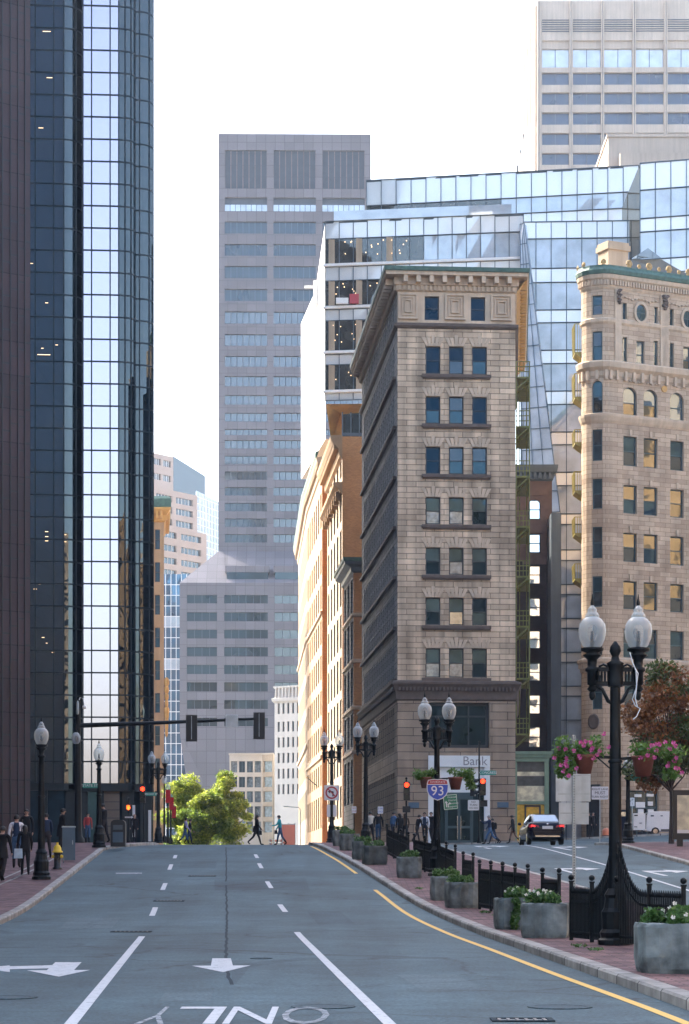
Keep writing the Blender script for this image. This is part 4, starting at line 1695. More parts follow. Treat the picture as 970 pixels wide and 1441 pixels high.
# ---- the narrow dark brick building, the slate slab, the sage shopfront
def dark_building():
    Y0 = 200.0
    k = F / Y0
    zz = lambda py: (HY - py) / k
    x0, x1 = PX(722, Y0), PX(777, Y0)
    T = thing('dark_brick_building', 'narrow dark brick building squeezed beside the tan stone corner building', 'building', (x0, Y0, 0), 0)
    W = x1 - x0
    w = MB()
    c0, c1 = (743.5 - 722) / k, (761 - 722) / k
    rows = [(703, 731, 'arch'), (751, 778), (795.5, 822), (841, 868), (887, 913), (932.5, 959), (977.5, 1005), (1022.5, 1052)]
    ops = [(c0, c1, zz(r_[1]), zz(r_[0])) + tuple(r_[2:]) for r_ in rows]
    base = GZ(x0 + 2, Y0) - .5
    wall(w, (0, 0), (W, 0), base, zz(790), [o for o in ops if o[3] < zz(788)], .22, 0, 0)
    wall(w, (0, 0), (W, 0), zz(790), zz(668), [o for o in ops if o[2] > zz(790)], .22, 1, 1)
    wall(w, (0, 12), (0, 0), base, zz(668), [], .2, 0)
    wall(w, (W, 0), (W, 12), base, zz(668), [], .2, 0)
    roofcap(w, [(0, 0), (W, 0), (W, 12), (0, 12)], zz(668))
    w.build('wall', [M['dark_brick'], M['brownstone']], T)
    Wn = Windows(T)
    Wn.put((0, 0), (W, 0), ops, .22, M['frame_dark'], lambda: (M['win_sky'], M['win_sky']), 'sash', 0, .09)
    Wn.flush()
    c = MB()
    pts = [(0, 12), (0, 0), (W, 0), (W, 12)]
    molding(c, pts, [(0, zz(677)), (.10, zz(675)), (.14, zz(668)), (.40, zz(665)), (.48, zz(659)), (.50, zz(655)), (0, zz(654))], 0)
    blocks(c, [(0, 0), (W, 0)], .42, .2, .12, .40, zz(674), zz(666), 0)
    c.build('cornice', M['slate'], T)
    for (a, b) in ((731, 751), (690, 698), (778, 795)):
        s = MB()
        s.box(c0 - .5, c1 + .5, -.08, 0, zz(b) + .05, zz(b) + .35, 0)
        s.build('sill', M['brownstone'], T)
    return T


dark_building()


def slab():
    Y0 = 196.0
    k = F / Y0
    x0, x1 = PX(776, Y0), PX(790, Y0)
    m = MB()
    h = (HY - 722) / k
    base = GZ(x0, Y0) - .3
    ny = int((h - base) / 4.1)
    for i in range(ny + 1):
        z0 = base + i * 4.1
        z1 = min(h, z0 + 4.08)
        if z1 > z0:
            m.box(0, x1 - x0, 0, 8, z0, z1, 0)
    m.box(.02, x1 - x0 - .02, .02, 7.9, base, h - .01, 0)
    tag(m.build('party_wall', M['slate'], None, (x0, Y0, 0)), 'tall thin slate coloured party wall beside the dark brick building', 'wall')


slab()


def shopfront():
    Y0 = 186.0
    k = F / Y0
    zz = lambda py: (HY - py) / k
    x0, x1 = PX(724, Y0), PX(772.5, Y0)
    W = x1 - x0
    base = GZ((x0 + x1) / 2, Y0) + KH - .25
    T = thing('shopfront', 'sage green shopfront with a tall picture window and yellow posters', 'shop', (x0, Y0, 0))
    b = MB()
    b.box(0, W, .25, 13.5, base, zz(1066), 0)
    b.build('wall', M['slate'], T)
    f = MB()
    f.box(-.02, W + .02, -.2, .25, zz(1072), zz(1066), 0)
    f.box(-.02, W + .18, -.32, .25, zz(1066), zz(1062), 0)
    f.box(-.02, W + .28, -.42, .3, zz(1062), zz(1057.5), 0)
    f.box(W - .36, W, -.12, .25, base, zz(1072), 0)
    f.box(0, .22, -.12, .25, base, zz(1072), 0)
    f.box(.22, W - .36, -.10, .25, zz(1132), zz(1127.5), 0)
    f.build('frame', M['green_paint'], T)
    g_ = MB()
    zs_ = [zz(v) for v in (1127.5, 1113, 1106, 1092, 1086, 1072)]
    for i, mi in enumerate((0, 0, 1, 0, 1)):
        g_.box(.22, W - .36, .0 + .004 * i, .25, zs_[i], zs_[i + 1], mi)
    g_.build('picture_window', [M['poster_a'], M['poster_b']], T)
    g_ = MB()
    g_.box(.22, W - .36, .04, .25, base, zz(1132), 0)
    lo = g_.build('lower_window', M['poster_gold'], T)
    d_ = MB()
    xm0, xm1 = .95, 2.0
    d_.box(xm0 - .12, xm0, -.08, .1, base, zz(1133), 0)
    d_.box(xm1, xm1 + .12, -.08, .1, base, zz(1133), 0)
    d_.box(xm0, xm1, -.08, .1, zz(1135.5), zz(1133), 0)
    d_.build('door_frame', M['frame_dark'], T)


shopfront()
# ---- the glass tower on the left
def glass_tower():
    Y0 = 176.0
    k = F / Y0
    zz = lambda py: (HY - py) / k
    T = thing('glass_tower', 'tall dark glass tower with rounded bays rising out of frame on the left', 'tower', (PX(116, Y0), Y0, 0), TH)
    cx_ = PX(116, Y0)
    u = lambda px: PX(px, Y0) - cx_
    zl, ztop = zz(1103), 96.0
    h = (1103 - 1071.5) / k * 1.0
    dz = 31.3 / k
    base = GZ(cx_, Y0) - .3

    def arc(c, r, a0, a1, n):
        return [(c[0] + r * math.cos(R(a0 + (a1 - a0) * i / n)), c[1] + r * math.sin(R(a0 + (a1 - a0) * i / n))) for i in range(n + 1)]
    rA = 1.3
    A = [(u(-60), .25), (u(90), .25)]
    bayA = A + arc((u(90), .25 + rA), rA, -90, 0, 6)[1:] + [(u(90) + rA, 4.0)]
    Bflat = [(u(116), 0), (u(167), 0)]
    rB = 1.25
    Bc = [(u(167), 0), (u(176), .10)] + [(u(176) + p[0], .10 + p[1]) for p in arc((0, rB * .62), rB * .62, -90, 0, 5)][1:] + [(u(176) + rB * .62, 2.0)]
    rC = 1.05
    c0 = (u(196), 1.0 + rC)
    C = [(u(189), 1.0), (u(196), 1.0)] + arc(c0, rC, -90, 0, 6)[1:]
    far = (C[-1][0] - .3, 40.0)
    C = C + [far]
    rows = []
    z = zl
    while z < ztop:
        rows.append((z, min(ztop, z + dz)))
        z += dz
    # glazing: every storey row of the two flat bays is a window of its own
    def rowwin(seg, mat, nm, limit):
        a, b = seg
        L = math.hypot(b[0] - a[0], b[1] - a[1])
        m = MB()
        m.quad((a[0], a[1], 0), (b[0], b[1], 0), (b[0], b[1], dz - .002), (a[0], a[1], dz - .002))
        me = m.mesh('window', mat)
        for i, (z0, z1) in enumerate(rows[:limit]):
            link(nm, me, T, (0, 0, z0))
        rest = MB()
        for (z0, z1) in rows[limit:]:
            rest.quad((a[0], a[1], z0), (b[0], b[1], z0), (b[0], b[1], z1), (a[0], a[1], z1))
        if rest.f:
            tag(rest.build('window_rows', mat, T), kind='stuff')
    rowwin(Bflat, M['tower_glass'], 'window', 38)
    rowwin(A, M['tower_dark'], 'window', 38)

    def ribbonwall(path, mat, name):
        m = MB()
        for a, b in zip(path[:-1], path[1:]):
            m.quad((a[0], a[1], zl), (b[0], b[1], zl), (b[0], b[1], ztop), (a[0], a[1], ztop), 0, True)
        return m.build(name, mat, T)
    ribbonwall(bayA[1:], M['tower_mid'], 'curved_glazing')
    ribbonwall([(u(90) + rA, 4), (u(116), 4)], M['mullion'], 'recess')
    ribbonwall([(u(116), 4), (u(116), 0)], M['tower_dark'], 'return_glazing')
    ribbonwall(Bc, M['tower_mid'], 'curved_glazing')
    ribbonwall([Bc[-1], (C[0][0], 2.0), C[0]], M['mullion'], 'recess')
    ribbonwall(C, M['tower_mid'], 'curved_glazing')
    ribbonwall([far, (u(-200), 40), (u(-200), .25), A[0]], M['tower_dark'], 'rear_glazing')
    # mullion grid
    hb = MB()
    for path in (bayA, Bflat + Bc[1:], C):
        for (z0, z1) in rows:
            if z0 > 70:
                continue
            molding(hb, path, [(-.02, z0 - .055), (.05, z0 - .055), (.05, z0 + .055), (-.02, z0 + .055)], 0)
    hb.build('transom_bars', M['mullion'], T)
    vb = MB()
    def vert(x, y, w=.10, d_=.1):
        vb.box(x - w / 2, x + w / 2, y - .06, y + d_ - .06, zl - .1, ztop, 0)
    for px in (8, 25, 50, 76, 90):
        vert(u(px), .25)
    for i in (3, 6):
        p = arc((u(90), .25 + rA), rA, -90, 0, 6)[i]
        vert(*p)
    for px in (117, 129, 155, 167):
        vert(u(px), 0)
    vert(u(176), .10)
    for i in (3, 5):
        p = Bc[i]
        vert(*p)
    vert(*C[0])
    vert(*C[1])
    for i in (4, 7):
        vert(*C[i])
    vb.build('mullions', M['mullion'], T)
    ro = MB()
    ro.prism([(u(-200), .3), (u(90), .3), (u(116), 3.9), (u(167), .2), (C[-2][0] - .2, 2.6), (far[0] - .1, 39.9), (u(-200), 39.9)], ztop - .3, ztop, 0)
    ro.build('roof', M['mullion'], T)
    # lobby
    lo = MB()
    path = [A[0], (u(90), .25), (u(116), 4), (u(116), .6), (u(167), .6), (u(186), 1.2), (C[0][0], 1.7), (C[-2][0] - .1, 2.3), far]
    for a, b in zip(path[:-1], path[1:]):
        lo.quad((a[0], a[1] + .5, base), (b[0], b[1] + .5, base), (b[0], b[1] + .5, zl), (a[0], a[1] + .5, zl))
    lo.build('lobby_glazing', M['win_mid'], T)
    be = MB()
    molding(be, [A[0], (u(90), .25), (u(96), .4)], [(-.3, zl - .5), (.06, zl - .5), (.06, zl), (-.3, zl)], 0)
    molding(be, Bflat + Bc[1:4], [(-.3, zl - .55), (.06, zl - .55), (.06, zl), (-.3, zl)], 0)
    molding(be, C[:-1], [(-.3, zl - .55), (.06, zl - .55), (.06, zl), (-.3, zl)], 0)
    be.build('lobby_fascia', M['mullion'], T)
    for px, y, w in ((20, .4, .5), (62, .4, .5), (100, .9, .9), (118, .5, .55), (143, .5, .35), (180, .9, .9), (205, 1.9, .9)):
        p = MB()
        p.box(u(px) - w / 2, u(px) + w / 2, y, y + .7, base, zl - .4, 0)
        p.build('column', M['mullion'], T)
    pn = MB()
    for i in range(12):
        pn.box(u(146), u(168), .42, .48, base + i * .62, base + i * .62 + .58, 0)
    pn.build('stone_panel', M['interior'], T)
    # ceiling lamps seen through the dark bay
    for px, py, w in ((66, 44, 5.5), (70, 109, 4), (58, 180, 3.4), (66, 226, 6.5), (45, 371, 2.0), (66, 426, 2), (62, 499, 9.0), (60, 490, 1.6), (80, 485, 1.8), (66, 748, 2.2), (66, 755, 2.2), (66, 761, 2.2), (92, 752, 1.4), (92, 762, 1.4), (50, 829, 2.4), (56, 822, 1.6), (61, 897, 2.0), (75, 918, 2.0), (66, 905, 1.2)):
        l = MB()
        l.box(u(px) - w / k, u(px) + w / k, .225, .24, zz(py) - .022, zz(py) + .022)
        l.build('ceiling_lamp', M['lit_ceiling'], T)
    return T


glass_tower()


# ---- brown granite building; its unseen flank towards the camera is added and shaped to shade the road
def granite_building():
    Y0 = 141.0
    c = (PX(43, Y0), Y0)
    T = thing('brown_granite_building', 'dark brown granite building with stepped vertical ribs at the left edge', 'building', (c[0], c[1], 0))
    d = Vector((1, .80)).normalized()
    n = Vector((d.y, -d.x))
    w = MB()
    zt = 84.0
    base = 0.0
    u = 0.0
    i = 0
    for wd in (.40, .45, .50, .55, .60, .65, .7, .75, .8, .9, 1., 1.):
        a = -d * (u + wd)
        b = -d * u
        o = n * (-.05 * i)
        st = -i * .47
        poly = [(a + o), (b + o), (b + o - n * 2), (a + o - n * 2)]
        s0 = len(w.v)
        for z0, z1 in [(base, zt)]:
            w.prism([tuple(p) for p in poly], z0, z1)
        for z in [base + st % 2.05 + q * 2.05 for q in range(41)]:
            g0 = [(a + o + n * .012), (b + o + n * .012), (b + o - n * .01), (a + o - n * .01)]
            w.prism([tuple(p) for p in g0], z, z + .10, 1)
        w.prism([tuple(p) for p in [(a + o + n * .010 + d * .0), (a + o + n * .010 + d * .06), (a + o - n * .01 + d * .06), (a + o - n * .01)]], base, zt, 1)
        u += wd
        i += 1
    w.build('ribbed_wall', [M['granite_dark'], M['black']], T)
    fl = MB()
    poly = [(-24.9, 134.6), (-22.8, 120), (-19.5, 88), (-17.2, 48), (-16.5, 24), (-70, 24), (-70, 134.6)]
    poly = [(x - c[0], y - c[1]) for x, y in poly]
    fl.prism(poly, base - 2.2, 37.0)
    poly = [(-70, 134.65), (-25, 134.65), (-20.0, 142), (-26, 172), (-70, 172)]
    fl.prism([(x - c[0], y - c[1]) for x, y in poly], base, zt - .4)
    fl.build('unseen_flank', M['granite_dark'], T)


granite_building()


# ---- the mauve granite tower far down the street
def mauve_tower():
    Y0 = 390.0
    k = F / Y0
    zz = lambda py: (HY - py) / k
    x0 = PX(307.5, Y0)
    T = thing('mauve_granite_tower', 'tall mauve granite office tower with three columns of ribbon windows', 'tower', (x0, Y0, 0), R(.8))
    u = lambda px: (px - 307.5) / k
    W = u(522)
    bays = [(u(316.5), u(376)), (u(385), u(444.5)), (u(454), u(513.5))]
    rows = [(312, 331)]
    y = 336.0
    ops = []
    strips = []
    rws = []
    for i in range(15):
        t = 312 + i * 31.6 if i < 1 else 310 + i * 31.7
        rws.append((t, t + (20 if i < 6 else 19)))
    rws = [(311.5, 331), (343, 363), (374, 394), (406, 426), (438, 456)] + [(469.5 + 31.6 * 0 + i * 0, 488) for i in range(1)]
    ytop = [311.5, 343, 374, 406.5, 438, 470]
    step = 31.9
    # measured lower rows come every 22 px
    lower = [619 + 22.1 * i for i in range(7)]
    mid = []
    yv = 470.0
    st = 30.5
    while yv + st < 612:
        yv += st
        st = max(22.1, st - 1.9)
        mid.append(yv)
    tops = ytop + mid + lower
    w = MB()
    ops = []
    for i, t in enumerate(tops):
        nxt = tops[i + 1] if i + 1 < len(tops) else t + 22
        hgt = min(19.5, (nxt - t) * .58)
        for j, (a, b) in enumerate(bays):
            ops.append((a, b, zz(t + hgt), zz(t), j, i))
    louv = [(a, b, zz(265), zz(211)) for a, b in bays]
    refuge = [(a, b, zz(297), zz(277.5)) for a, b in bays]
    base = 0
    sy = zz(776)
    wall(w, (0, 0), (W, 0), sy, zz(188), [o[:4] for o in ops] + louv + refuge, .6)
    wall(w, (0, 26), (0, 0), sy, zz(188), [], .3)
    wall(w, (W, 0), (W, 26), sy, zz(188), [], .3)
    roofcap(w, [(0, 0), (W, 0), (W, 26), (0, 26)], zz(188))
    w.build('wall', M['mauve'], T)
    meshes = {}
    for (a, b, z0, z1, j, i) in ops:
        mt = M['mauve_win'] if i > 3 else M['mauve_win_dark']
        m = MB()
        m.quad((0, 0, 0), (b - a, 0, 0), (b - a, 0, z1 - z0), (0, 0, z1 - z0), 0)
        for q in range(1, 7):
            x = (b - a) * q / 7
            m.box(x - .06, x + .06, -.08, -.005, 0, z1 - z0, 1)
        m.box(0, b - a, -.1, -.005, 0, (z1 - z0) * .12, 2)
        m.build('window', [mt, M['louvre'], M['mauve']], T, (a, .45, z0))
    for (a, b, z0, z1) in louv:
        m = MB()
        m.quad((a, .45, z0), (b, .45, z0), (b, .45, z1), (a, .45, z1), 0)
        for q in range(8):
            x = a + (b - a) * q / 7
            m.box(x - .08, x + .08, .05, .44, z0, z1, 1)
        m.build('louvre', [M['louvre'], M['mauve']], T)
    for (a, b, z0, z1) in refuge:
        m = MB()
        zc = z0 + (z1 - z0) * .52
        m.quad((a, .5, z0), (b, .5, z0), (b, .5, zc), (a, .5, zc), 0)
        m.quad((a, .5, zc), (b, .5, zc), (b, .5, z1), (a, .5, z1), 1)
        for q in range(1, 8):
            x = a + (b - a) * q / 8
            m.box(x - .05, x + .05, .42, .49, z0, zc, 1)
        m.build('window', [M['vision'], M['louvre']], T)
    # the wider lower block with its sloping shoulders
    Yf = -9.0
    kf = F / (Y0 + Yf)
    zf = lambda py: (HY - py) / kf
    v = lambda px: PX(px, Y0 + Yf) - x0
    p = MB()
    fr = [(v(252), zf(1030)), (v(252), zf(818)), (v(478), zf(818)), (v(478), -2), (v(283), -2), (v(283), zf(1098))]
    lb = [(262, 304.5), (314.5, 376), (385.5, 440), (449, 472)]
    lrows = [(837, 849), (861.5, 874), (886, 898.5), (910.5, 923.5), (935.5, 948.5), (960, 973), (985, 997.5), (1010, 1022)]
    lops = []
    for i, (a, b) in enumerate(lrows):
        for j, (c, d_) in enumerate(lb):
            lops.append((v(c) - v(252), v(d_) - v(252), zf(b), zf(a), j))
    uops = [(v(316) - v(252), v(376) - v(252), zf(818), zf(805), 1), (v(386) - v(252), v(440) - v(252), zf(818), zf(805), 1)]
    wall(p, (v(252), Yf), (v(478), Yf), zf(1030), zf(820), [o[:4] for o in lops], .6)
    p.add([(v(252), Yf, zf(1030)), (v(284), Yf, zf(1098)), (v(478), Yf, zf(1098)), (v(478), Yf, zf(1030))], [(0, 1, 2, 3)])
    p.add([(v(284), Yf, zf(1098)), (v(284), Yf, -2), (v(478), Yf, -2), (v(478), Yf, zf(1098))], [(0, 1, 2, 3)])
    p.add([(v(252), Yf, zf(820)), (v(252), 26, zf(820)), (v(252), 26, -2), (v(284), Yf, -2), (v(284), Yf, zf(1098)), (v(252), Yf, zf(1030))], [(0, 1, 2, 3, 4, 5)])
    # shoulder: from the front edge of the block up and back to the tower
    a0, a1, a2, a3 = (v(252), Yf, zf(820)), (v(316), Yf, zf(820)), (u(318), -.05, zz(776)), (u(307.5), -.05, zz(776))
    b1, b2 = (v(440), Yf, zf(820)), (u(440), -.05, zz(776))
    p.add([a0, a1, a2, a3], [(0, 1, 2, 3)])
    p.add([a0, a3, (u(290), 20, zz(776)), (v(252), 26, zf(820))], [(0, 1, 2, 3)])
    p.add([(v(316), Yf, zf(820)), (v(478), Yf, zf(820)), (u(478), -.05, zz(776)), (u(316), -.05, zz(776))], [(0, 1, 2, 3)])
    p.build('lower_block', M['mauve'], T)
    for (a, b, z0, z1, j) in lops:
        m = MB()
        m.quad((0, 0, 0), (b - a, 0, 0), (b - a, 0, z1 - z0), (0, 0, z1 - z0), 0)
        nq = max(2, int((b - a) / 1.1))
        for q in range(1, nq):
            x = (b - a) * q / nq
            m.box(x - .05, x + .05, -.08, -.005, 0, z1 - z0, 1)
        m.build('window', [M['mauve_win'] if j >= 2 else M['mauve_win_dark'], M['louvre']], T, (v(252) + a, Yf + .45, z0))
    # recessed windows cut in the slope
    for c, d_ in ((318, 376), (386, 440)):
        m = MB()
        m.box(v(c), v(d_), Yf + 1.0, Yf + 4.0, zf(818), zf(804), 0)
        m.box(v(c) - .25, v(d_) + .25, Yf + .9, Yf + 6, zf(804), zf(795), 1)
        m.build('window', [M['mauve_win_dark'], M['mauve']], T)


mauve_tower()


# ---- pale precast tower at the top right
def precast_tower():
    Y0 = 420.0
    k = F / Y0
    zz = lambda py: (HY - py) / k
    x0 = PX(758, Y0)
    T = thing('precast_tower', 'pale precast office tower with blue ribbon windows behind the glass building', 'tower', (x0, Y0, 0), R(-.5))
    u = lambda px: (px - 758) / k
    W = u(1030)
    bays = [(u(763), u(801)), (u(806.5), u(846)), (u(850.5), u(890)), (u(895), u(934)), (u(939.5), u(979)), (u(983), u(1023))]
    rows = [(102, 119.5), (130, 147.5), (158, 175.5), (187, 204), (215, 232), (243, 260)]
    w = MB()
    ops = [(a, b, zz(r1), zz(r0)) for r0, r1 in rows for a, b in bays]
    big = [(a, b, zz(95), zz(57)) for a, b in bays]
    wall(w, (0, 0), (W, 0), 30, 160.2, ops + big, .9)
    wall(w, (0, 40), (0, 0), 30, 160.2, [], .3)
    roofcap(w, [(0, 0), (W, 0), (W, 40), (0, 40)], 160.2)
    w.build('wall', M['precast'], T)
    for (a, b, z0, z1) in ops:
        m = MB()
        m.quad((0, 0, 0), (b - a, 0, 0), (b - a, 0, z1 - z0), (0, 0, z1 - z0), 0)
        m.box((b - a) / 2 - .06, (b - a) / 2 + .06, -.06, -.005, 0, z1 - z0, 1)
        m.build('window', [M['precast_win'], M['louvre']], T, (a, .7, z0))
    for (a, b, z0, z1) in big:
        m = MB()
        h = z1 - z0
        m.quad((0, .85, 0), (b - a, .85, 0), (b - a, .85, h * .72), (0, .85, h * .72), 0)
        m.box(.0, b - a, .4, .84, h * .72, h, 1)
        m.box((b - a) / 2 - .06, (b - a) / 2 + .06, .78, .845, 0, h * .72, 2)
        m.build('window', [M['vision'], M['precast'], M['louvre']], T, (a, 0, z0))
    for px in (758.5, 803.5, 848, 892.5, 937, 981):
        m = MB()
        m.box(u(px) - .26, u(px) - .06, -.5, 0, 30, 160, 0)
        m.box(u(px) + .06, u(px) + .26, -.5, 0, 30, 160, 0)
        m.box(u(px) - .06, u(px) + .06, -.2, -.004, 30, 160, 1)
        m.build('pier', [M['precast'], M['louvre']], T)
    for a, b in bays:
        m = MB()
        for q in range(6):
            z = zz(45) + q * (zz(26) - zz(45)) / 6
            m.box(a, b, -.12, -.004, z, z + .16, 0)
        m.build('louvre', M['louvre'], T)
    # the sunlit side with its row of fins
    m = MB()
    for i in range(9):
        y = 2 + i * 4.2
        m.box(-.5, 0, y, y + 1.0, 30, 160, 0)
    m.build('side_fins', M['precast'], T)
    m = MB()
    Yb = 30.0
    rowz = [(160.2, 757), (138.5, 725), (110, 683)]
    far = [((px - CX) / F * (Y0 + Yb) - x0, Yb, z) for z, px in rowz]
    for (p, q) in zip(far[:-1], far[1:]):
        m.quad((-.02, 0, q[2]), (-.02, 0, p[2]), p, q, 0)
        m.quad(p, (p[0] + 8, Yb, p[2]), (q[0] + 8, Yb, q[2]), q, 0)
    m.build('flared_side', M['precast'], T)
    for k_ in range(16):
        t_ = k_ / 16
        z = 160.2 - t_ * 48
        f_ = 160.2 - z
        X_ = far[0][0] + (far[1][0] - far[0][0]) * f_ / 21.7
        m = MB()
        m.box(X_ - .25, X_ + .1, Yb - 3, Yb - 1.4, z - 2.6, z - .6)
        m.build('side_window', M['louvre'], T)


precast_tower()


def penthouse():
    Y0 = 262.0
    x0, x1 = PX(856, Y0), PX(1010, Y0)
    z0, z1 = PZ(250, Y0), PZ(193, Y0)
    m = MB()
    m.box(0, x1 - x0, 0, 12, z0, z1)
    m.box(-.15, x1 - x0, -.15, 12, z1, z1 + .35)
    m.box(1.2, x1 - x0, -1.4, -.0, z0, z0 + 2.4)
    tag(m.build('roof_plant_room', M['precast'], None, (x0, Y0, 0)), 'beige stone plant room on the roof behind the glass building', 'plant room')


# ---- the modern glass office block
def modern_block():
    T = thing('modern_glass_building', 'modern stepped glass office building rising behind the older stone ones', 'building', (PX(458, 225), 225.0, 0))
    O = Vector((PX(458, 225), 225.0))

    def pt(px, Y):
        return (PX(px, Y) - O.x, Y - O.y)

    def zz(py, Y):
        return (HY - py) / (F / Y)
    count = [0]
    rest = MB()

    def bay(a, b, z0, z1, mats, nm='window', lean=None):
        """one glazed storey bay between plan points a,b"""
        m = MB()
        m.quad((a[0], a[1], z0), (b[0], b[1], z0), (b[0], b[1], z1), (a[0], a[1], z1), 0)
        m.build(nm, mats, T)

    def facade(a, b, levels, npan, name, pick, mull=.07, tilt0=None):
        """levels: list of (z0, z1, kind); panes of one storey form one part; mullions one part per facade"""
        d = Vector((b[0] - a[0], b[1] - a[1]))
        L = d.length
        d.normalize()
        n = Vector((d.y, -d.x))
        for z0, z1, kd in levels:
            nseg = 2 if kd == 'v' else 1
            for q in range(nseg):
                s, e = q / nseg, (q + 1) / nseg
                p0 = (a[0] + d.x * L * s, a[1] + d.y * L * s)
                p1 = (a[0] + d.x * L * e, a[1] + d.y * L * e)
                m = MB()
                np_ = npan // nseg
                for i in range(np_):
                    f0, f1 = i / np_, (i + 1) / np_
                    q0 = (p0[0] + (p1[0] - p0[0]) * f0, p0[1] + (p1[1] - p0[1]) * f0)
                    q1 = (p0[0] + (p1[0] - p0[0]) * f1, p0[1] + (p1[1] - p0[1]) * f1)
                    j = .012
                    o0, o1 = random.uniform(-j, j), random.uniform(-j, j)
                    mi = 0
                    m.quad((q0[0] + n.x * o0, q0[1] + n.y * o0, z0), (q1[0] + n.x * o1, q1[1] + n.y * o1, z0), (q1[0] + n.x * o0, q1[1] + n.y * o0, z1), (q0[0] + n.x * o1, q0[1] + n.y * o1, z1), mi)
                m.build('window' if kd == 'v' else 'spandrel', [pick(kd, (q + .5) / nseg)], T)
        g = MB()
        zl, zh = levels[-1][0], levels[0][1]
        for i in range(npan + 1):
            p = (a[0] + d.x * L * i / npan + n.x * .03, a[1] + d.y * L * i / npan + n.y * .03, zl)
            g.obox(p, d, mull, .14, zh - zl, 0)
        for z0, z1, kd in levels:
            for z in (z0, z1):
                c = ((a[0] + b[0]) / 2 + n.x * .03, (a[1] + b[1]) / 2 + n.y * .03, z - mull * .6)
                g.obox(c, d, L, .16, mull * 1.2, 0)
        g.build('mullion_grid', M['box_blue'] if 'right' in name else M['slate'], T)
    # lower left block (over the brick buildings)
    A, B = pt(458, 225), pt(737, 222.3)
    Yl = 225
    lv = [(312, 337, 's'), (337, 372, 'v'), (376, 396, 's'), (396, 431, 'v'), (436, 452, 's'), (452, 494, 'v'), (499, 514, 's'), (514, 550, 'v'), (553, 564, 's')]
    levels = [(zz(b_, Yl), zz(a_, Yl), kd) for a_, b_, kd in lv]
    facade(A, B, levels, 14, 'left', lambda kd, t: M['spandrel'] if kd == 's' else (M['vision_dark'] if t < .5 else M['vision']))
    ledge = MB()
    for a_ in (374, 433.5, 496.5, 551.5):
        z = zz(a_, Yl)
        molding(ledge, [(A[0] - .2, A[1] + .0), B], [(0, z - .16), (.28, z - .12), (.28, z + .12), (0, z + .16)], 0)
    ledge.build('ledge', M['white'], T)
    # columns seen inside the clear storeys
    for z0, z1, kd in levels:
        if kd == 'v':
            for px in (467, 506, 549):
                t_ = (px - 458) / (737 - 458)
                p = (A[0] + (B[0] - A[0]) * t_, A[1] + (B[1] - A[1]) * t_)
                colm = MB()
                colm.box(p[0] - .30, p[0] + .30, p[1] - .10, p[1] - .03, z0, z1, 0)
                colm.build('column', M['cream'], T)
    rr = random.Random(5)
    for z0, z1, kd in levels:
        if kd == 'v':
            for q in range(22):
                px = rr.uniform(463, 575)
                t = (px - 458) / (737 - 458)
                p = (A[0] + (B[0] - A[0]) * t, A[1] + (B[1] - A[1]) * t - .06)
                z = z0 + (z1 - z0) * rr.uniform(.25, .9)
                lamps = MB()
                lamps.box(p[0] - .045, p[0] + .045, p[1] - .02, p[1], z - .045, z + .045)
                lamps.build('ceiling_lamp', M['lit_ceiling'], T)
    f_ = MB()
    z = zz(430, 225)
    p = pt(489, 224.2)
    f_.box(p[0] - 1.1, p[0] + .1, p[1] - .06, p[1] + .3, z, z + .55, 0)
    p = pt(495, 224.1)
    f_.box(p[0] - .2, p[0] + .7, p[1] - .06, p[1] + .3, z, z + .9, 1)
    f_.build('screens', [M['white'], M['sign_red']], T)
    # the blank white flank that catches the sun
    ztop, zbot = levels[0][1], zz(618, 225)
    Fp = pt(426.5, 247)
    w = MB()
    Fq = pt(424, 250)
    w.quad((Fq[0], Fq[1], zz(672, 249)), (A[0], A[1], zbot), (A[0], A[1], zz(378, 225)), (Fq[0], Fq[1], zz(452, 249)), 0)
    w.quad((Fq[0] + .4, Fq[1] + 3, zz(500, 249)), (A[0], A[1], zz(378, 225)), (A[0], A[1], ztop), (Fq[0] + 4.0, Fq[1] - 4, zz(455, 249)), 0)
    w.quad((A[0], A[1], zbot), (Fq[0], Fq[1], zz(672, 249)), (Fq[0] + 14, Fq[1], zz(672, 249)), (A[0] + 14, A[1], zbot), 0)
    wo = w.build('white_flank', M['white_panel'], T)
    j = MB()
    for t0, t1 in ((.15, .75), (.45, 1.0)):
        pa = Vector((A[0], A[1], zbot)).lerp(Vector((Fq[0], Fq[1], zz(672, 249))), t0 * .2)
        j.bar((A[0] + (Fq[0] - A[0]) * .1 - .01, A[1] + (Fq[1] - A[1]) * .1, zbot + 9 * t0 + 6), (Fq[0] - .01, Fq[1], zz(640, 249) - 2 + 9 * t0), .06)
    j.build('panel_joint', M['alu'], T)
    # bronze soffit and the small windows under it
    s = MB()
    z0, z1 = zz(612, 224), zz(566, 224)
    q0, q1, q2, q3 = pt(459, 224.9), pt(467, 226), pt(482, 226.5), pt(520, 226)
    s.quad((q0[0], q0[1], z1), (q0[0] + .5, q0[1] + 3, z0), (q2[0], q2[1], z0), (q2[0], q2[1], z1), 0)
    s.quad((q0[0], q0[1], z1), (q3[0] + 3, q0[1] - .3, z1), (q3[0] + 3, q2[1] + .4, z1 - .7), (q2[0], q2[1], z1 - .7), 0)
    s.build('bronze_soffit', M['gold_panel'], T)
    s = MB()
    s.quad((q2[0], q2[1] - .01, z0), (q3[0], q3[1], z0), (q3[0], q3[1], z1 - .6), (q2[0], q2[1] - .01, z1 - .6), 0)
    s.build('window', M['vision_dark'], T)
    s = MB()
    for px in (482, 494, 506):
        p = pt(px, 225.9)
        s.box(p[0] - .06, p[0] + .06, p[1] - .15, p[1], z0, z1 - .6)
    s.box(q0[0] + .6, q3[0], q2[1] - .6, q2[1], z0 - .3, z0)
    s.build('mullion_grid', M['slate'], T)
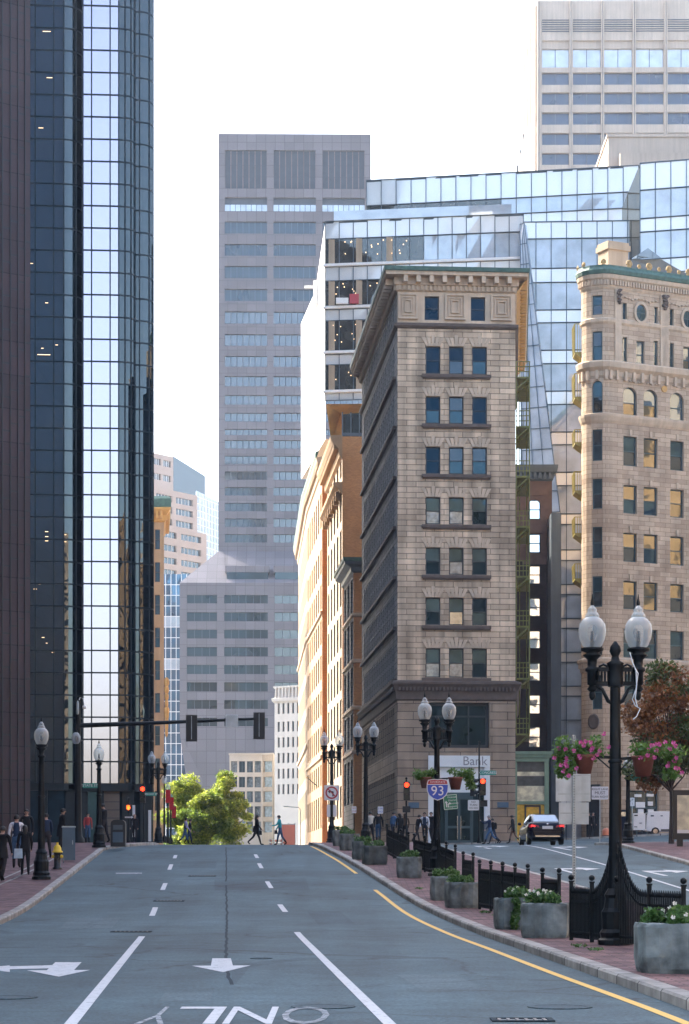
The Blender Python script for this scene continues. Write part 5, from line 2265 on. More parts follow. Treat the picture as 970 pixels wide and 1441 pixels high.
    # upper block, set back
    A2, B2 = pt(516, 236), pt(899, 231)
    Yu = 236
    lv2 = [(254, 290, 's'), (290, 312, 'v'), (312, 332, 's'), (332, 352, 'v')]
    levels2 = [(zz(b_, Yu), zz(a_, Yu), kd) for a_, b_, kd in lv2]
    facade(A2, B2, levels2, 18, 'left', lambda kd, t: M['spandrel'] if kd == 's' else (M['vision_dark'] if t < .5 else M['vision']))
    rail = MB()
    R0, R1 = pt(470, 224.6), pt(720, 222.2)
    zr = zz(312, 225)
    rail.quad((R0[0], R0[1], zr), (R1[0], R1[1], zr), (R1[0], R1[1], zr + .9), (R0[0], R0[1], zr + .9))
    rail.build('glass_balustrade', M['vision'], T)
    ros = MB()
    ros.prism([A, B, (B[0] + 1, 18), (A[0], 18)], ztop - .2, ztop)
    ros.prism([A2, B2, (B2[0], 28), (A2[0], 28)], levels2[0][1] - .2, levels2[0][1])
    ros.build('roof', M['slate'], T)
    # the sloping crease: right part falls away from x=737 to x=790 lower down
    Yr = 221
    A3, B3 = pt(733, 222.6), pt(905, 222)
    rows = []
    py = 305.0
    lv3 = []
    rowsp = [(306, 330), (330, 372), (372, 392), (392, 431), (431, 449), (449, 488), (488, 507), (507, 546), (546, 565), (565, 604), (604, 622), (622, 661), (661, 680), (680, 720), (720, 735), (735, 771), (771, 786), (786, 820), (820, 834), (834, 868), (868, 882), (882, 916), (916, 930), (930, 964), (964, 978), (978, 1012), (1012, 1190)]
    for i, (a_, b_) in enumerate(rowsp):
        lv3.append((zz(b_, Yr), zz(a_, Yr), 's' if i % 2 == 0 else 'v'))
    lv3[-1] = (0, lv3[-1][1], 'v')
    facade(A3, B3, lv3, 8, 'right', lambda kd, t: M['spandrel'] if kd == 's' else M['vision_soft'])
    # projecting faceted edge that leans to the right as it comes down
    e = MB()
    zt_, zb_ = zz(303, 219), zz(722, 216)
    c0, c1 = B, pt(735, 219)
    pts_t = [pt(732, 222), pt(738, 221.6), pt(741, 222.5)]
    pts_b = [pt(735, 216.6), pt(788, 215.2), pt(790, 218)]
    nlev = 14
    for i in range(nlev):
        t0, t1 = i / nlev, (i + 1) / nlev
        for q in range(2):
            a0 = [pts_t[q][x] + (pts_b[q][x] - pts_t[q][x]) * t0 for x in (0, 1)]
            b0 = [pts_t[q + 1][x] + (pts_b[q + 1][x] - pts_t[q + 1][x]) * t0 for x in (0, 1)]
            a1 = [pts_t[q][x] + (pts_b[q][x] - pts_t[q][x]) * t1 for x in (0, 1)]
            b1 = [pts_t[q + 1][x] + (pts_b[q + 1][x] - pts_t[q + 1][x]) * t1 for x in (0, 1)]
            z0, z1 = zt_ + (zb_ - zt_) * t0, zt_ + (zb_ - zt_) * t1
            e.quad((a1[0], a1[1], z1), (b1[0], b1[1], z1), (b0[0], b0[1], z0), (a0[0], a0[1], z0), i % 2)
    e.build('leaning_bay', [M['vision_soft'], M['vision_soft']], T)
    e = MB()
    for i in range(nlev + 1):
        t0 = i / nlev
        a0 = [pts_t[0][x] + (pts_b[0][x] - pts_t[0][x]) * t0 for x in (0, 1)]
        b0 = [pts_t[1][x] + (pts_b[1][x] - pts_t[1][x]) * t0 for x in (0, 1)]
        z0 = zt_ + (zb_ - zt_) * t0
        e.bar((a0[0], a0[1] - .04, z0), (b0[0], b0[1] - .04, z0), .06)
    for q in (0, .33, .66, 1):
        a0 = [pts_t[0][x] + (pts_t[1][x] - pts_t[0][x]) * q for x in (0, 1)]
        b0 = [pts_b[0][x] + (pts_b[1][x] - pts_b[0][x]) * q for x in (0, 1)]
        e.bar((a0[0], a0[1] - .04, zt_), (b0[0], b0[1] - .04, zb_), .06)
    e.build('mullion_grid', M['box_blue'], T)
    # upper right return
    A4, B4 = pt(901, 214), pt(1010, 212.2)
    lv4 = []
    for i, (a_, b_) in enumerate([(230, 268), (268, 308), (308, 327), (327, 366), (366, 386), (386, 425), (425, 700)]):
        lv4.append((zz(b_, 214), zz(a_, 214), 's' if i % 2 == 0 else 'v'))
    facade(A4, B4, lv4, 5, 'right', lambda kd, t: M['spandrel'] if kd == 's' else M['vision'])
    s = MB()
    s.quad((A4[0], A4[1] + 14, zz(700, 214)), (A4[0], A4[1], zz(700, 214)), (A4[0], A4[1], zz(230, 214)), (A4[0], A4[1] + 14, zz(230, 214)))
    s.build('return_glazing', M['vision_dark'], T)
    # mast and dish on the lower roof
    b_ = MB()
    p = pt(448, 232)
    z = zz(400, 232)
    b_.box(p[0] - .5, p[0] + .6, p[1], p[1] + 2, z - 2, z + .4)
    b_.box(p[0] - 1.4, p[0] - .3, p[1] + .1, p[1] + .4, z - .3, z - .1)
    b_.bar((p[0] + .5, p[1], z), (p[0] + .5, p[1], z + 1.4), .12)
    b_.build('roof_gear', M['white'], T)
    # lower amber reflecting strip between the slab and the rounded building


modern_block()
penthouse()


# ---- the older buildings along the right of the far street
def street_building(name, label, px0, Y0, d, py_top, n_cols, floors, wallm, sidem, frame, pick, cornice, front_px=None, arcade=None, crest=None, slope=-.077, wfrac=.5, pyb=1186, side_front=True, limit=95):
    ox = PX(px0, Y0)
    k = F / Y0
    zz = lambda py: (HY - py) / k
    T = thing(name, label, 'building', (ox, Y0, 0))
    dd = Vector((slope, 1)).normalized()
    far = (dd.x * d, dd.y * d)
    fw = front_px or 9.0
    P0 = (0, 0)
    P1 = (fw, .075 * fw)
    zt = zz(py_top)
    base = GZ(ox, Y0) - .3
    w = MB()
    ops = []
    step = d / n_cols
    for (a, b) in floors:
        for i in range(n_cols):
            uu = (i + .5) * step
            ops.append((uu - step * wfrac / 2, uu + step * wfrac / 2, zz(b), zz(a)))
    wall(w, far, P0, base, zt, ops, .35, 0)
    wall(w, P0, P1, base, zt, [], .2, 1)
    wall(w, (far[0] + fw, far[1]), far, base, zt, [], .2, 1)
    roofcap(w, [P0, P1, (far[0] + fw, far[1]), far], zt)
    w.build('wall', [wallm, sidem], T)
    W_ = Windows(T, limit)
    W_.put(far, P0, ops, .35, frame, pick, 'sash', 0, .12)
    W_.flush()
    return T, zz, far, P0, P1, base, zt


dkw = chooser((3, ('win_dark', 'win_dark')), (1, ('win_mid', 'win_dark')))
# small building with green cornice next to the bank
T, zz, far, P0, P1, base, zt = street_building('corniced_brick_building', 'slim brick building with dark street front and green copper cornice', 497.5, 192.5, 10.5, 797, 3,
    [(812, 860), (872, 925), (937, 990), (1003, 1050), (1068, 1130)], M['stone_shaded'], M['bounce_orange_brick'], M['frame_dark'], dkw, None, 3.0, wfrac=.66)
c = MB()
pts = [far, P0, P1]
molding(c, pts, [(0, zz(806)), (.2, zz(804)), (.25, zz(799)), (.75, zz(795)), (.80, zz(791)), (0, zz(790.5))], 0)
c.build('cornice', M['slate'], T)
c = MB()
molding(c, pts, [(.80, zz(791.5)), (.9, zz(790.5)), (.92, zz(786)), (.1, zz(784.5))], 0)
c.build('copper_edge', M['copper'], T)
for py in (865, 930, 996, 1058):
    c = MB()
    molding(c, pts, [(0, zz(py + 3)), (.16, zz(py + 2)), (.16, zz(py - 2)), (0, zz(py - 3))], 0)
    c.build('belt', M['stone_plain'], T)
# tall orange brick
T, zz, far, P0, P1, base, zt = street_building('orange_brick_building', 'tall orange brick building with cream street front under a heavy cornice', 482, 203.3, 19, 614, 5,
    [(632, 668), (690, 730), (742, 790), (802, 850), (862, 910), (922, 970), (982, 1030), (1042, 1090), (1105, 1150)], M['cream'], M['bounce_orange_brick'], M['frame_dark'], dkw, None, 6.0, wfrac=.5)
pts = [far, P0]
c = MB()
molding(c, pts, [(0, zz(645)), (.25, zz(642)), (.3, zz(632)), (.8, zz(624)), (1.0, zz(618)), (1.05, zz(613)), (0, zz(612))], 0)
blocks(c, pts, .55, .28, .25, .75, zz(632), zz(625), 0)
c.build('cornice', M['cream_tan'], T)
c = MB()
molding(c, pts, [(0, zz(694)), (.2, zz(692)), (.3, zz(688)), (.75, zz(683)), (.8, zz(679)), (0, zz(678))], 0)
blocks(c, pts, 2.4, .35, .05, .55, zz(702), zz(689), 0)
c.build('balcony_cornice', M['cream_tan'], T)
c = MB()
molding(c, [P0, P1], [(0, zz(613)), (.05, zz(613)), (.05, zz(609)), (0, zz(609))], 0)
c.build('coping', M['slate'], T)
# cream terrace beyond it
for nm, lab, px0, Y0, dep, top, ncol, fl, wm in (
    ('terrace_building', 'tan stone building between the orange brick one and the cream block', 453.5, 224, 26, 644, 7,
     [(690, 740), (770, 805), (820, 855), (870, 905), (920, 955), (970, 1005), (1020, 1055), (1075, 1105), (1120, 1165)], M['cream_tan']),
    ('terrace_building', 'long cream stone block with pale green roof edge ending the row', 433, 252, 40, 703, 13,
     [(745, 790), (805, 840), (855, 890), (905, 940), (955, 990), (1005, 1040), (1060, 1092), (1110, 1150)], M['cream'])):
    T, zz, far, P0, P1, base, zt = street_building(nm, lab, px0, Y0, dep, top, ncol, fl, wm, M['bounce_orange_brick'], M['frame_dark'], dkw, None, 9.0, slope=-.072 if Y0 < 240 else -.045, wfrac=.5)
    pts = [far, P0]
    c = MB()
    molding(c, pts, [(0, zz(top + 22)), (.15, zz(top + 20)), (.2, zz(top + 10)), (.5, zz(top + 5)), (.6, zz(top)), (0, zz(top - 2))], 0)
    blocks(c, pts, .8, .35, .18, .45, zz(top + 13), zz(top + 6), 0)
    c.build('cornice', M['cream'], T)
    c = MB()
    molding(c, pts, [(.58, zz(top)), (.66, zz(top - 2)), (.66, zz(top - 8)), (.3, zz(top - 10))], 0)
    c.build('roof_edge', M['copper'], T)
    for py in (fl[3][0] - 8, fl[-2][0] - 10):
        c = MB()
        molding(c, pts, [(0, zz(py + 3)), (.18, zz(py + 2)), (.2, zz(py - 2)), (0, zz(py - 3))], 0)
        c.build('belt', M['cream'], T)


# white block at the street end, turned towards the sun
def white_block():
    Y0 = 344.0
    k = F / Y0
    zz = lambda py: (HY - py) / k
    A = (PX(386.5, Y0), Y0)
    d = Vector((.86, -.51))
    n = Vector((d.y, -d.x))
    L = 6.0
    B = A[0] + d.x * L, A[1] + d.y * L
    T = thing('white_stone_block', 'white stone block with narrow windows closing the street', 'building', (A[0], A[1], 0))
    b = (d.x * L, d.y * L)
    rows = [(990, 1005), (1016, 1030), (1038, 1052), (1060, 1074), (1082, 1096), (1104, 1118)]
    ops = []
    for r0, r1 in rows:
        for i in range(6):
            u = .55 + i * .84
            ops.append((u, u + .36, zz(r1), zz(r0)))
    w = MB()
    wall(w, (0, 0), b, -1, zz(985), ops, .3)
    back = (b[0] - n.x * 12, b[1] - n.y * 12)
    wall(w, b, back, -1, zz(985), [], .2)
    wall(w, (-n.x * 12, -n.y * 12), (0, 0), -1, zz(985), [], .2)
    w.build('wall', M['white_stone'], T)
    W_ = Windows(T)
    W_.put((0, 0), b, ops, .3, M['slate'], lambda: (M['win_mid'],), 'plain', 0, .05)
    W_.flush()
    c = MB()
    pts = [(-n.x * 12, -n.y * 12), (0, 0), b, back]
    molding(c, pts, [(0, zz(990)), (.3, zz(987)), (.35, zz(983)), (0, zz(982)), (-.1, zz(970)), (.15, zz(968)), (.15, zz(966)), (-.6, zz(966))], 0)
    blocks(c, [(0, 0), b], .62, .18, -.05, .2, zz(982), zz(968))
    c.build('parapet', M['white_stone'], T)
    roof = MB()
    roofcap(roof, [(0, 0), b, back, (-n.x * 12, -n.y * 12)], zz(984))
    roof.build('roof', M['white_stone'], T)


white_block()


def beige_block():
    Y0 = 348.0
    k = F / Y0
    zz = lambda py: (HY - py) / k
    x0 = PX(323, Y0)
    T = thing('beige_grid_building', 'low beige building with a deep grid of square windows behind the trees', 'building', (x0, Y0, 0))
    W = (369 - 323) / k
    rows = [(1071, 1087), (1093, 1108), (1113.5, 1129), (1134.5, 1150), (1156, 1172)]
    ops = []
    for r0, r1 in rows:
        for i in range(4):
            u = (325.3 - 323 + i * 11.1) / k
            ops.append((u, u + 8.6 / k, zz(r1), zz(r0)))
    w = MB()
    wall(w, (0, 0), (W, 0), -1, zz(1062), ops, .5)
    d = Vector((.87, -.49))
    b = (W + d.x * 2.0, d.y * 2.0)
    sop = [(.25, 1.75, zz(r1), zz(r0)) for r0, r1 in rows]
    wall(w, (W, 0), b, -1, zz(1062), sop, .4, 1)
    wall(w, b, (b[0], 14), -1, zz(1062), [])
    wall(w, (0, 14), (0, 0), -1, zz(1062), [])
    w.prism([(-.1, -.15), (W, -.15), (b[0], b[1] - .1), (b[0], 14), (-.1, 14)], zz(1062), zz(1060))
    w.build('wall', [M['beige'], M['cream']], T)
    W_ = Windows(T)
    W_.put((0, 0), (W, 0), ops, .5, M['slate'], chooser((1, ('win_mid',)), (1, ('win_pale',)), (1, ('win_curtain',))), 'n2', 0, .06)
    W_.put((W, 0), b, sop, .3, M['cream'], lambda: (M['win_curtain'],), 'plain', 0, .06)
    W_.flush()


beige_block()


# ---- far left: pink precast complex and the blue curtain wall
def pink_block():
    Y0 = 470.0
    k = F / Y0
    zz = lambda py: (HY - py) / k
    T = thing('pink_precast_building', 'pale pink stepped office building with tilted window bands beside the mauve tower', 'building', (PX(214, Y0), Y0, 0))
    x0 = PX(214, Y0)
    d = Vector((.42, .91)).normalized()
    d = Vector((.60, .80))
    n = Vector((d.y, -d.x))

    def face(px_a, px_b, Ya, pt, pb, rows, mat=M['pink'], wm=M['mauve_win'], sp=None, step=None):
        a = Vector((PX(px_a, Ya) - x0, Ya - Y0))
        s = (px_b - CX) / F
        t = (s * Ya - PX(px_a, Ya)) / (d.x - s * d.y)
        b = a + d * t
        ka = F / Ya
        z_ = lambda py: (HY - py) / ka
        ops = [(t * .12, t * .46, z_(r + 9), z_(r)) for r in rows] + [(t * .54, t * .90, z_(r + 9), z_(r)) for r in rows]
        w = MB()
        wall(w, tuple(a), tuple(b), z_(pb), z_(pt), ops, .5)
        bk = (b[0] - n.x * 20, b[1] - n.y * 20)
        wall(w, tuple(b), bk, z_(pb), z_(pt), [])
        ak = (a[0] - n.x * 20, a[1] - n.y * 20)
        roofcap(w, [tuple(a), tuple(b), bk, ak], z_(pt))
        w.build('wall', mat, T)
        for o in ops:
            m = MB()
            p0 = a + d * o[0] - n * .4
            p1 = a + d * o[1] - n * .4
            m.quad((p0.x, p0.y, o[2]), (p1.x, p1.y, o[2]), (p1.x, p1.y, o[3]), (p0.x, p0.y, o[3]), 0)
            for q in range(1, 5):
                p = p0 + (p1 - p0) * q / 5
                m.obox((p.x, p.y, o[2]), d, .12, .12, o[3] - o[2], 1)
            m.build('window', [wm, M['white']], T)
    face(212, 244, 505, 636, 720, [643, 664, 685])
    face(212, 278, 480, 684, 762, [692, 708, 725, 742])
    face(212, 291, 465, 737, 900, [743, 762, 780, 797, 814])
    g = MB()
    a = Vector((PX(243, 520) - x0, 520 - Y0))
    b = Vector((PX(289, 540) - x0, 540 - Y0))
    za = lambda py: (HY - py) / (F / 520)
    g.quad((a.x, a.y, za(690)), (b.x, b.y, za(690)), (b.x, b.y, za(648)), (a.x, a.y, za(641)))
    g.build('glazed_crown', M['mauve_win'], T)
    g = MB()
    a = Vector((PX(276, 500) - x0, 500 - Y0))
    b = Vector((PX(309, 512) - x0, 512 - Y0))
    za = lambda py: (HY - py) / (F / 500)
    g.quad((a.x, a.y, za(900)), (b.x, b.y, za(900)), (b.x, b.y, za(694)), (a.x, a.y, za(690)))
    g.build('glazed_wing', M['vision'], T)
    g = MB()
    for i in range(9):
        p = a + (b - a) * i / 8
        g.bar((p.x, p.y - .05, za(900)), (p.x, p.y - .05, za(692)), .18)
    for i in range(22):
        z = za(900 - i * 9.6)
        g.bar((a.x, a.y - .05, z), (b.x, b.y - .05, z), .18)
    g.build('mullion_grid', M['white'], T)


pink_block()


def blue_wall():
    Y0 = 410.0
    k = F / Y0
    zz = lambda py: (HY - py) / k
    x0 = PX(226, Y0)
    T = thing('blue_curtain_wall_building', 'blue glass building with a white grid between the tower and the mauve granite block', 'building', (x0, Y0, 0), 0)
    W = (300 - 226) / k
    z0, z1 = 0, zz(808)
    g = MB()
    n = 0
    nrow = 29
    for i in range(nrow):
        za, zb_ = z0 + (z1 - z0) * i / nrow, z0 + (z1 - z0) * (i + 1) / nrow
        m = MB()
        for j in range(10):
            xa, xb = W * j / 10, W * (j + 1) / 10
            o = [random.uniform(-.015, .015) for _ in range(4)]
            m.quad((xa, o[0], za), (xb, o[1], za), (xb, o[2], zb_), (xa, o[3], zb_), 0)
        m.build('window', M['vision' if random.random() < .08 else 'blue_pane'], T)
        g.box(0, W, -.12, -.02, za - .06, za + .06)
    for j in range(11):
        g.box(W * j / 10 - .06, W * j / 10 + .06, -.122, -.022, z0, z1)
    g.build('mullion_grid', M['white'], T)
    b = MB()
    b.prism([(0, .05), (W, .05), (W, 12), (0, 12)], z0, z1)
    b.build('body', M['slate'], T)


blue_wall()


# ---- the ochre stone building behind the glass tower
def ochre_building():
    Y0 = 262.0
    k = F / Y0
    zz = lambda py: (HY - py) / k
    xr = PX(231, Y0)
    W = 9.0
    T = thing('ochre_stone_building', 'sliver of an ochre stone building with a green copper cornice behind the glass tower', 'building', (xr - W, Y0, 0))
    w = MB()
    ops = []
    for i in range(9):
        a = 745 + i * 46
        ops.append((W - 1.05, W - .45, zz(a + 28), zz(a)))
        ops.append((W - 2.4, W - 1.6, zz(a + 28), zz(a)))
    wall(w, (0, 0), (W, 0), 0, zz(716), ops, .3)
    wall(w, (W, 0), (W - .9, 11), 0, zz(716), [])
    wall(w, (0, 11), (0, 0), 0, zz(716), [])
    roofcap(w, [(0, 0), (W, 0), (W - .9, 11), (0, 11)], zz(716))
    w.build('wall', M['cream_tan'], T)
    W_ = Windows(T)
    W_.put((0, 0), (W, 0), ops, .3, M['stone_dark'], dkw, 'sash', 0, .06)
    W_.flush()
    pts = [(0, 0), (W, 0), (W - .9, 11)]
    c = MB()
    molding(c, pts, [(0, zz(735)), (.2, zz(733)), (.3, zz(725)), (.7, zz(718)), (.75, zz(715)), (0, zz(714))])
    blocks(c, [(0, 0), (W, 0)], .5, .22, .1, .6, zz(730), zz(720))
    blocks(c, [(W, 0), (W - .9, 11)], .7, .3, .1, .65, zz(731), zz(720))
    c.build('cornice', M['soffit_gold'], T)
    c = MB()
    molding(c, pts, [(.7, zz(716)), (.8, zz(714)), (.8, zz(703)), (.5, zz(699)), (.2, zz(699))])
    c.build('copper_parapet', M['copper'], T)
    for za, zb_ in ((960, 1000), (1000, 1030)):
        q = MB()
        for i in range(5):
            q.ball((W + .25, .3, zz(za + (zb_ - za) * i / 4)), (.35 - .04 * i, .35, .6), 7, 5)
        q.build('carved_bracket', M['soffit_gold'], T)


ochre_building()
# ------------------------------------------------------------------ street furniture
def at(px, Y, h=0.0, kh=KH):
    x = PX(px, Y)
    return (x, Y, GZ(x, Y) + kh + h)


def globe_parts(t, x, z, s=1.0):
    g = MB()
    g.lathe([(.10 * s, 0), (.165 * s, .05 * s), (.215 * s, .17 * s), (.232 * s, .30 * s), (.215 * s, .42 * s), (.16 * s, .50 * s), (.105 * s, .54 * s)], (x, 0, z), 18)
    go = g.build('globe', M['globe'], t)
    c = MB()
    c.lathe([(.112 * s, .535 * s), (.125 * s, .55 * s), (.10 * s, .60 * s), (.075 * s, .63 * s), (.085 * s, .66 * s), (.05 * s, .70 * s), (.02 * s, .74 * s)], (x, 0, z), 14)
    c.build('globe_cap', M['globe'], go)
    f = MB()
    f.lathe([(.028 * s, .735 * s), (.032 * s, .78 * s), (.012 * s, .86 * s), (.006 * s, .93 * s)], (x, 0, z), 8)
    f.cyl((x, 0, z + .02), (x, 0, z + .30 * s), .035 * s, .028 * s, 8)
    f.build('finial', M['iron'], go)
    h = MB()
    h.lathe([(.05 * s, -.72 * s), (.09 * s, -.68 * s), (.05 * s, -.62 * s), (.085 * s, -.60 * s), (.085 * s, -.40 * s), (.12 * s, -.37 * s), (.12 * s, -.33 * s), (.075 * s, -.30 * s), (.085 * s, -.18 * s), (.15 * s, -.12 * s), (.16 * s, -.10 * s), (.10 * s, -.07 * s), (.19 * s, -.03 * s), (.195 * s, .015 * s), (.10 * s, .03 * s)], (x, 0, z), 14)
    h.build('globe_holder', M['iron'], t)


def shaft(t, H, big=1.0):
    b = MB()
    b.lathe([(.30 * big, 0), (.30 * big, .08), (.25 * big, .12), (.27 * big, .20), (.23 * big, .26), (.24 * big, .55), (.20 * big, .62), (.17 * big, .78), (.19 * big, .84), (.12 * big, .95)], n=12, smooth=False)
    b.build('base', M['iron'], t)
    p = MB()
    n = 16
    prof = [(.115 * big, .93), (.105 * big, H * .5), (.085 * big, H)]
    vs = []
    for r, z in prof:
        for q in range(n * 2):
            a = math.pi * q / n
            rr = r * (1 if q % 2 else .86)
            vs.append((rr * math.cos(a), rr * math.sin(a), z))
    fs = []
    for i in range(2):
        for q in range(2 * n):
            a_, b_ = i * 2 * n + q, i * 2 * n + (q + 1) % (2 * n)
            fs.append((a_, b_, b_ + 2 * n, a_ + 2 * n))
    p.add(vs, fs, 0, True)
    p.lathe([(.10 * big, H * .7), (.13 * big, H * .7 + .03), (.10 * big, H * .7 + .07)], n=12)
    p.build('post', M['iron'], t)


def twin_lamp(label, px, Y, rz=0, H=5.72, spread=.39):
    loc = at(px, Y)
    t = thing('street_lamp', label, 'street lamp', loc, rz, 'cast iron street lamps')
    zg = H - .73
    shaft(t, zg - .62)
    a = MB()
    za = zg - .62
    a.box(-spread, spread, -.05, .05, za, za + .07, 0)
    a.box(-spread, spread, -.05, .05, za + .24, za + .31, 0)
    for sgn in (-1, 1):
        a.tube([(0, 0, za - .32), (sgn * .12, 0, za - .26), (sgn * .22, 0, za - .06), (sgn * .34, 0, za)], [.035, .035, .03, .03], 8)
        for q in range(5):
            x = sgn * (.12 + q * .055)
            a.lathe([(.02, za + .07), (.02, za + .24)], (x, 0, 0), 6)
        a.tube([(sgn * .10, 0, za + .31), (sgn * .2, 0, za + .36), (sgn * .28, 0, za + .32)], .02, 6)
        a.ball((sgn * spread, 0, za - .16), (.055, .055, .09), 8, 6)
        a.cyl((sgn * spread, 0, za - .1), (sgn * spread, 0, za + .05), .04)
    a.build('crossarm', M['iron'], t)
    f = MB()
    f.lathe([(.12, za - .02), (.15, za + .04), (.13, za + .1), (.13, za + .34), (.15, za + .38), (.08, za + .42), (.06, za + .50), (.10, za + .58), (.085, za + .66), (.02, za + .75)], n=12)
    f.build('post_finial', M['iron'], t)
    for sgn in (-1, 1):
        globe_parts(t, sgn * spread, zg)
    return t


def single_lamp(label, px, Y, H=5.0):
    t = thing('street_lamp', label, 'street lamp', at(px, Y), 0, 'cast iron street lamps')
    zg = H - .80
    shaft(t, zg - .55)
    globe_parts(t, 0, zg, 1.0)
    return t


twin_lamp('tall twin globe iron street lamp with flower baskets behind the nearest fence', 866, 39.0, .02)
twin_lamp('twin globe iron street lamp carrying the blue interstate shield', 615, 74.0, 0)
twin_lamp('twin globe iron street lamp beside the second row of planters', 515, 110.0, 0)
twin_lamp('twin globe iron street lamp carrying the no left turn sign', 467, 119.0, 0)
twin_lamp('twin globe street lamp across the crossing beside the glass tower', 223, 136.0, 0, 5.4)
single_lamp('single globe iron street lamp beside the walkers on the left sidewalk', 58.5, 72.0, 4.98)
single_lamp('single globe iron street lamp with a green street name sign at the left corner', 139.5, 97.5, 4.45)
lt = single_lamp('short single globe lamp post beneath the rusty tree', 884, 104.0, 4.0)

# power lead that trails down the right arm of the nearest lamp
wm_, wn_, wb_ = newmat('white_cable')
wb_.inputs['Base Color'].default_value = (.72, .80, .84, 1)
L1 = at(866, 39.0)
c = MB()
base = Vector((L1[0], L1[1], L1[2]))
zz39 = lambda py: PZ(py, 39.0)
xx39 = lambda px: PX(px, 38.8)
c.tube([(xx39(886), 38.75, zz39(920)), (xx39(890), 38.7, zz39(937)), (xx39(897), 38.7, zz39(950)), (xx39(894), 38.7, zz39(972)), (xx39(889), 38.7, zz39(986)), (xx39(893), 38.7, zz39(995)), (xx39(900), 38.7, zz39(999)), (xx39(895), 38.7, zz39(1010)), (xx39(890), 38.7, zz39(1014))], .009, 6)
c.tube([(xx39(888), 38.74, zz39(930)), (xx39(894), 38.69, zz39(946)), (xx39(895), 38.69, zz39(965)), (xx39(893), 38.69, zz39(985)), (xx39(896), 38.69, zz39(997))], .010, 6)
tag(c.build('cable', wm_), 'loose white cable hanging from the right globe of the nearest lamp', 'cable')


# hanging baskets
def basket(label, px, Y, zpx, pole_px, flowers=True, s=1.0, spread=1.0, shift=0):
    x, z = PX(px, Y), PZ(zpx, Y)
    t = thing('flower_basket', label, 'flower basket', (x, Y - .02, z), 0, 'hanging flower baskets on the lamp posts')
    p = MB()
    p.lathe([(.10 * s, -.24 * s), (.115 * s, -.25 * s), (.172 * s, .02), (.19 * s, .03), (.19 * s, .07), (.155 * s, .07), (.15 * s, .03)], n=18)
    p.build('pot', M['terracotta'], t)
    a = MB()
    dx = PX(pole_px, Y) - x
    a.bar((0, 0, .05), (dx, 0, .02), .03, .05)
    a.bar((dx * .45, 0, .02), (dx, 0, -.22), .022)
    a.build('bracket', M['iron'], t)
    f = MB()
    cl = [((random.uniform(-.36, .36) * spread + shift, random.uniform(-.16, .16), random.uniform(.06, .28)), (.20, .17, .14)) for _ in range(13)]
    cl += [((random.uniform(.15, .4) * spread * (1 if shift >= 0 else -1) + shift, random.uniform(-.12, .1), random.uniform(-.24, .1)), (.13, .11, .14)) for _ in range(9)]
    leaves(f, cl, 1500, .07, 0, 1)
    f.build('foliage', M['leaf_bright'], t, uv=False)
    if flowers:
        b = MB()
        for _ in range(30):
            c_, r = random.choice(cl)
            q = Vector((c_[0] + random.uniform(-1.1, 1.1) * r[0], c_[1] - r[1] * random.uniform(.5, 1.1), c_[2] + random.uniform(-.9, 1.2) * r[2]))
            for i in range(5):
                an = 2 * math.pi * i / 5 + random.random()
                v = Vector((math.cos(an) * .028, -.012, math.sin(an) * .028))
                w = Vector((-math.sin(an) * .019, -.008, math.cos(an) * .019))
                b.add([q, q + v + w, q + v * 1.5, q + v - w], [(0, 1, 2, 3)], 0)
        b.build('blossom', M['petal'], t, uv=False)


basket('hanging basket of pink petunias left of the nearest lamp post', 822, 39, 1068, 864, True, 1.0, 1.0, -.05)
basket('hanging basket of pink petunias right of the nearest lamp post', 905, 39, 1070, 868, True, 1.08, 1.1, .22)
basket('leafy hanging basket left of the interstate shield', 599, 74, 1097, 614, False, 1.1, .85)
basket('leafy hanging basket right of the interstate shield', 641, 74, 1097, 617, False, 1.3, .9, .2)


# signs ------------------------------------------------------------
def flat_sign(name, label, px, py, Y, w, h, mat, parent_cat='sign', rz=0, r=.04, dy=0):
    t = thing(name, label, parent_cat, (PX(px, Y), Y + dy, PZ(py, Y)), rz)
    m = MB()
    poly = []
    for cx_, cz_, a0 in ((w / 2 - r, h / 2 - r, 0), (-w / 2 + r, h / 2 - r, 90), (-w / 2 + r, -h / 2 + r, 180), (w / 2 - r, -h / 2 + r, 270)):
        for q in range(4):
            a = R(a0 + q * 30)
            poly.append((cx_ + r * math.cos(a), cz_ + r * math.sin(a)))
    n = len(poly)
    vs = [(x, -.006, z) for x, z in poly] + [(x, .006, z) for x, z in poly]
    fs = [tuple(range(n)), tuple(range(2 * n - 1, n - 1, -1))]
    # front faces -y
    fs = [tuple(range(n - 1, -1, -1)), tuple(range(n, 2 * n))] + [(i, (i + 1) % n, n + (i + 1) % n, n + i) for i in range(n)]
    m.add(vs, fs, 0)
    m.build('plate', mat, t)
    return t


def plate_poly(t, name, pts, y0, mat, th=.004):
    m = MB()
    n = len(pts)
    vs = [(x, y0, z) for x, z in pts] + [(x, y0 + th, z) for x, z in pts]
    m.add(vs, [tuple(range(n - 1, -1, -1)), tuple(range(n, 2 * n))] + [(i, (i + 1) % n, n + (i + 1) % n, n + i) for i in range(n)])
    return m.build(name, mat, t)


# interstate shield
Ys = 73.7
t = thing('route_shield_sign', 'red and blue interstate 93 shield on the lamp post', 'sign', (PX(616, Ys), Ys, PZ(1111, Ys)))


def shield(s):
    top = [(-.33, .20), (-.30, .30), (-.20, .315), (-.10, .33), (0, .315), (.10, .33), (.20, .315), (.30, .30), (.33, .20)]
    side = [(.345, .08), (.33, -.06), (.27, -.19), (.15, -.29), (0, -.345), (-.15, -.29), (-.27, -.19), (-.33, -.06), (-.345, .08)]
    return [(x * s, z * s) for x, z in top + side]


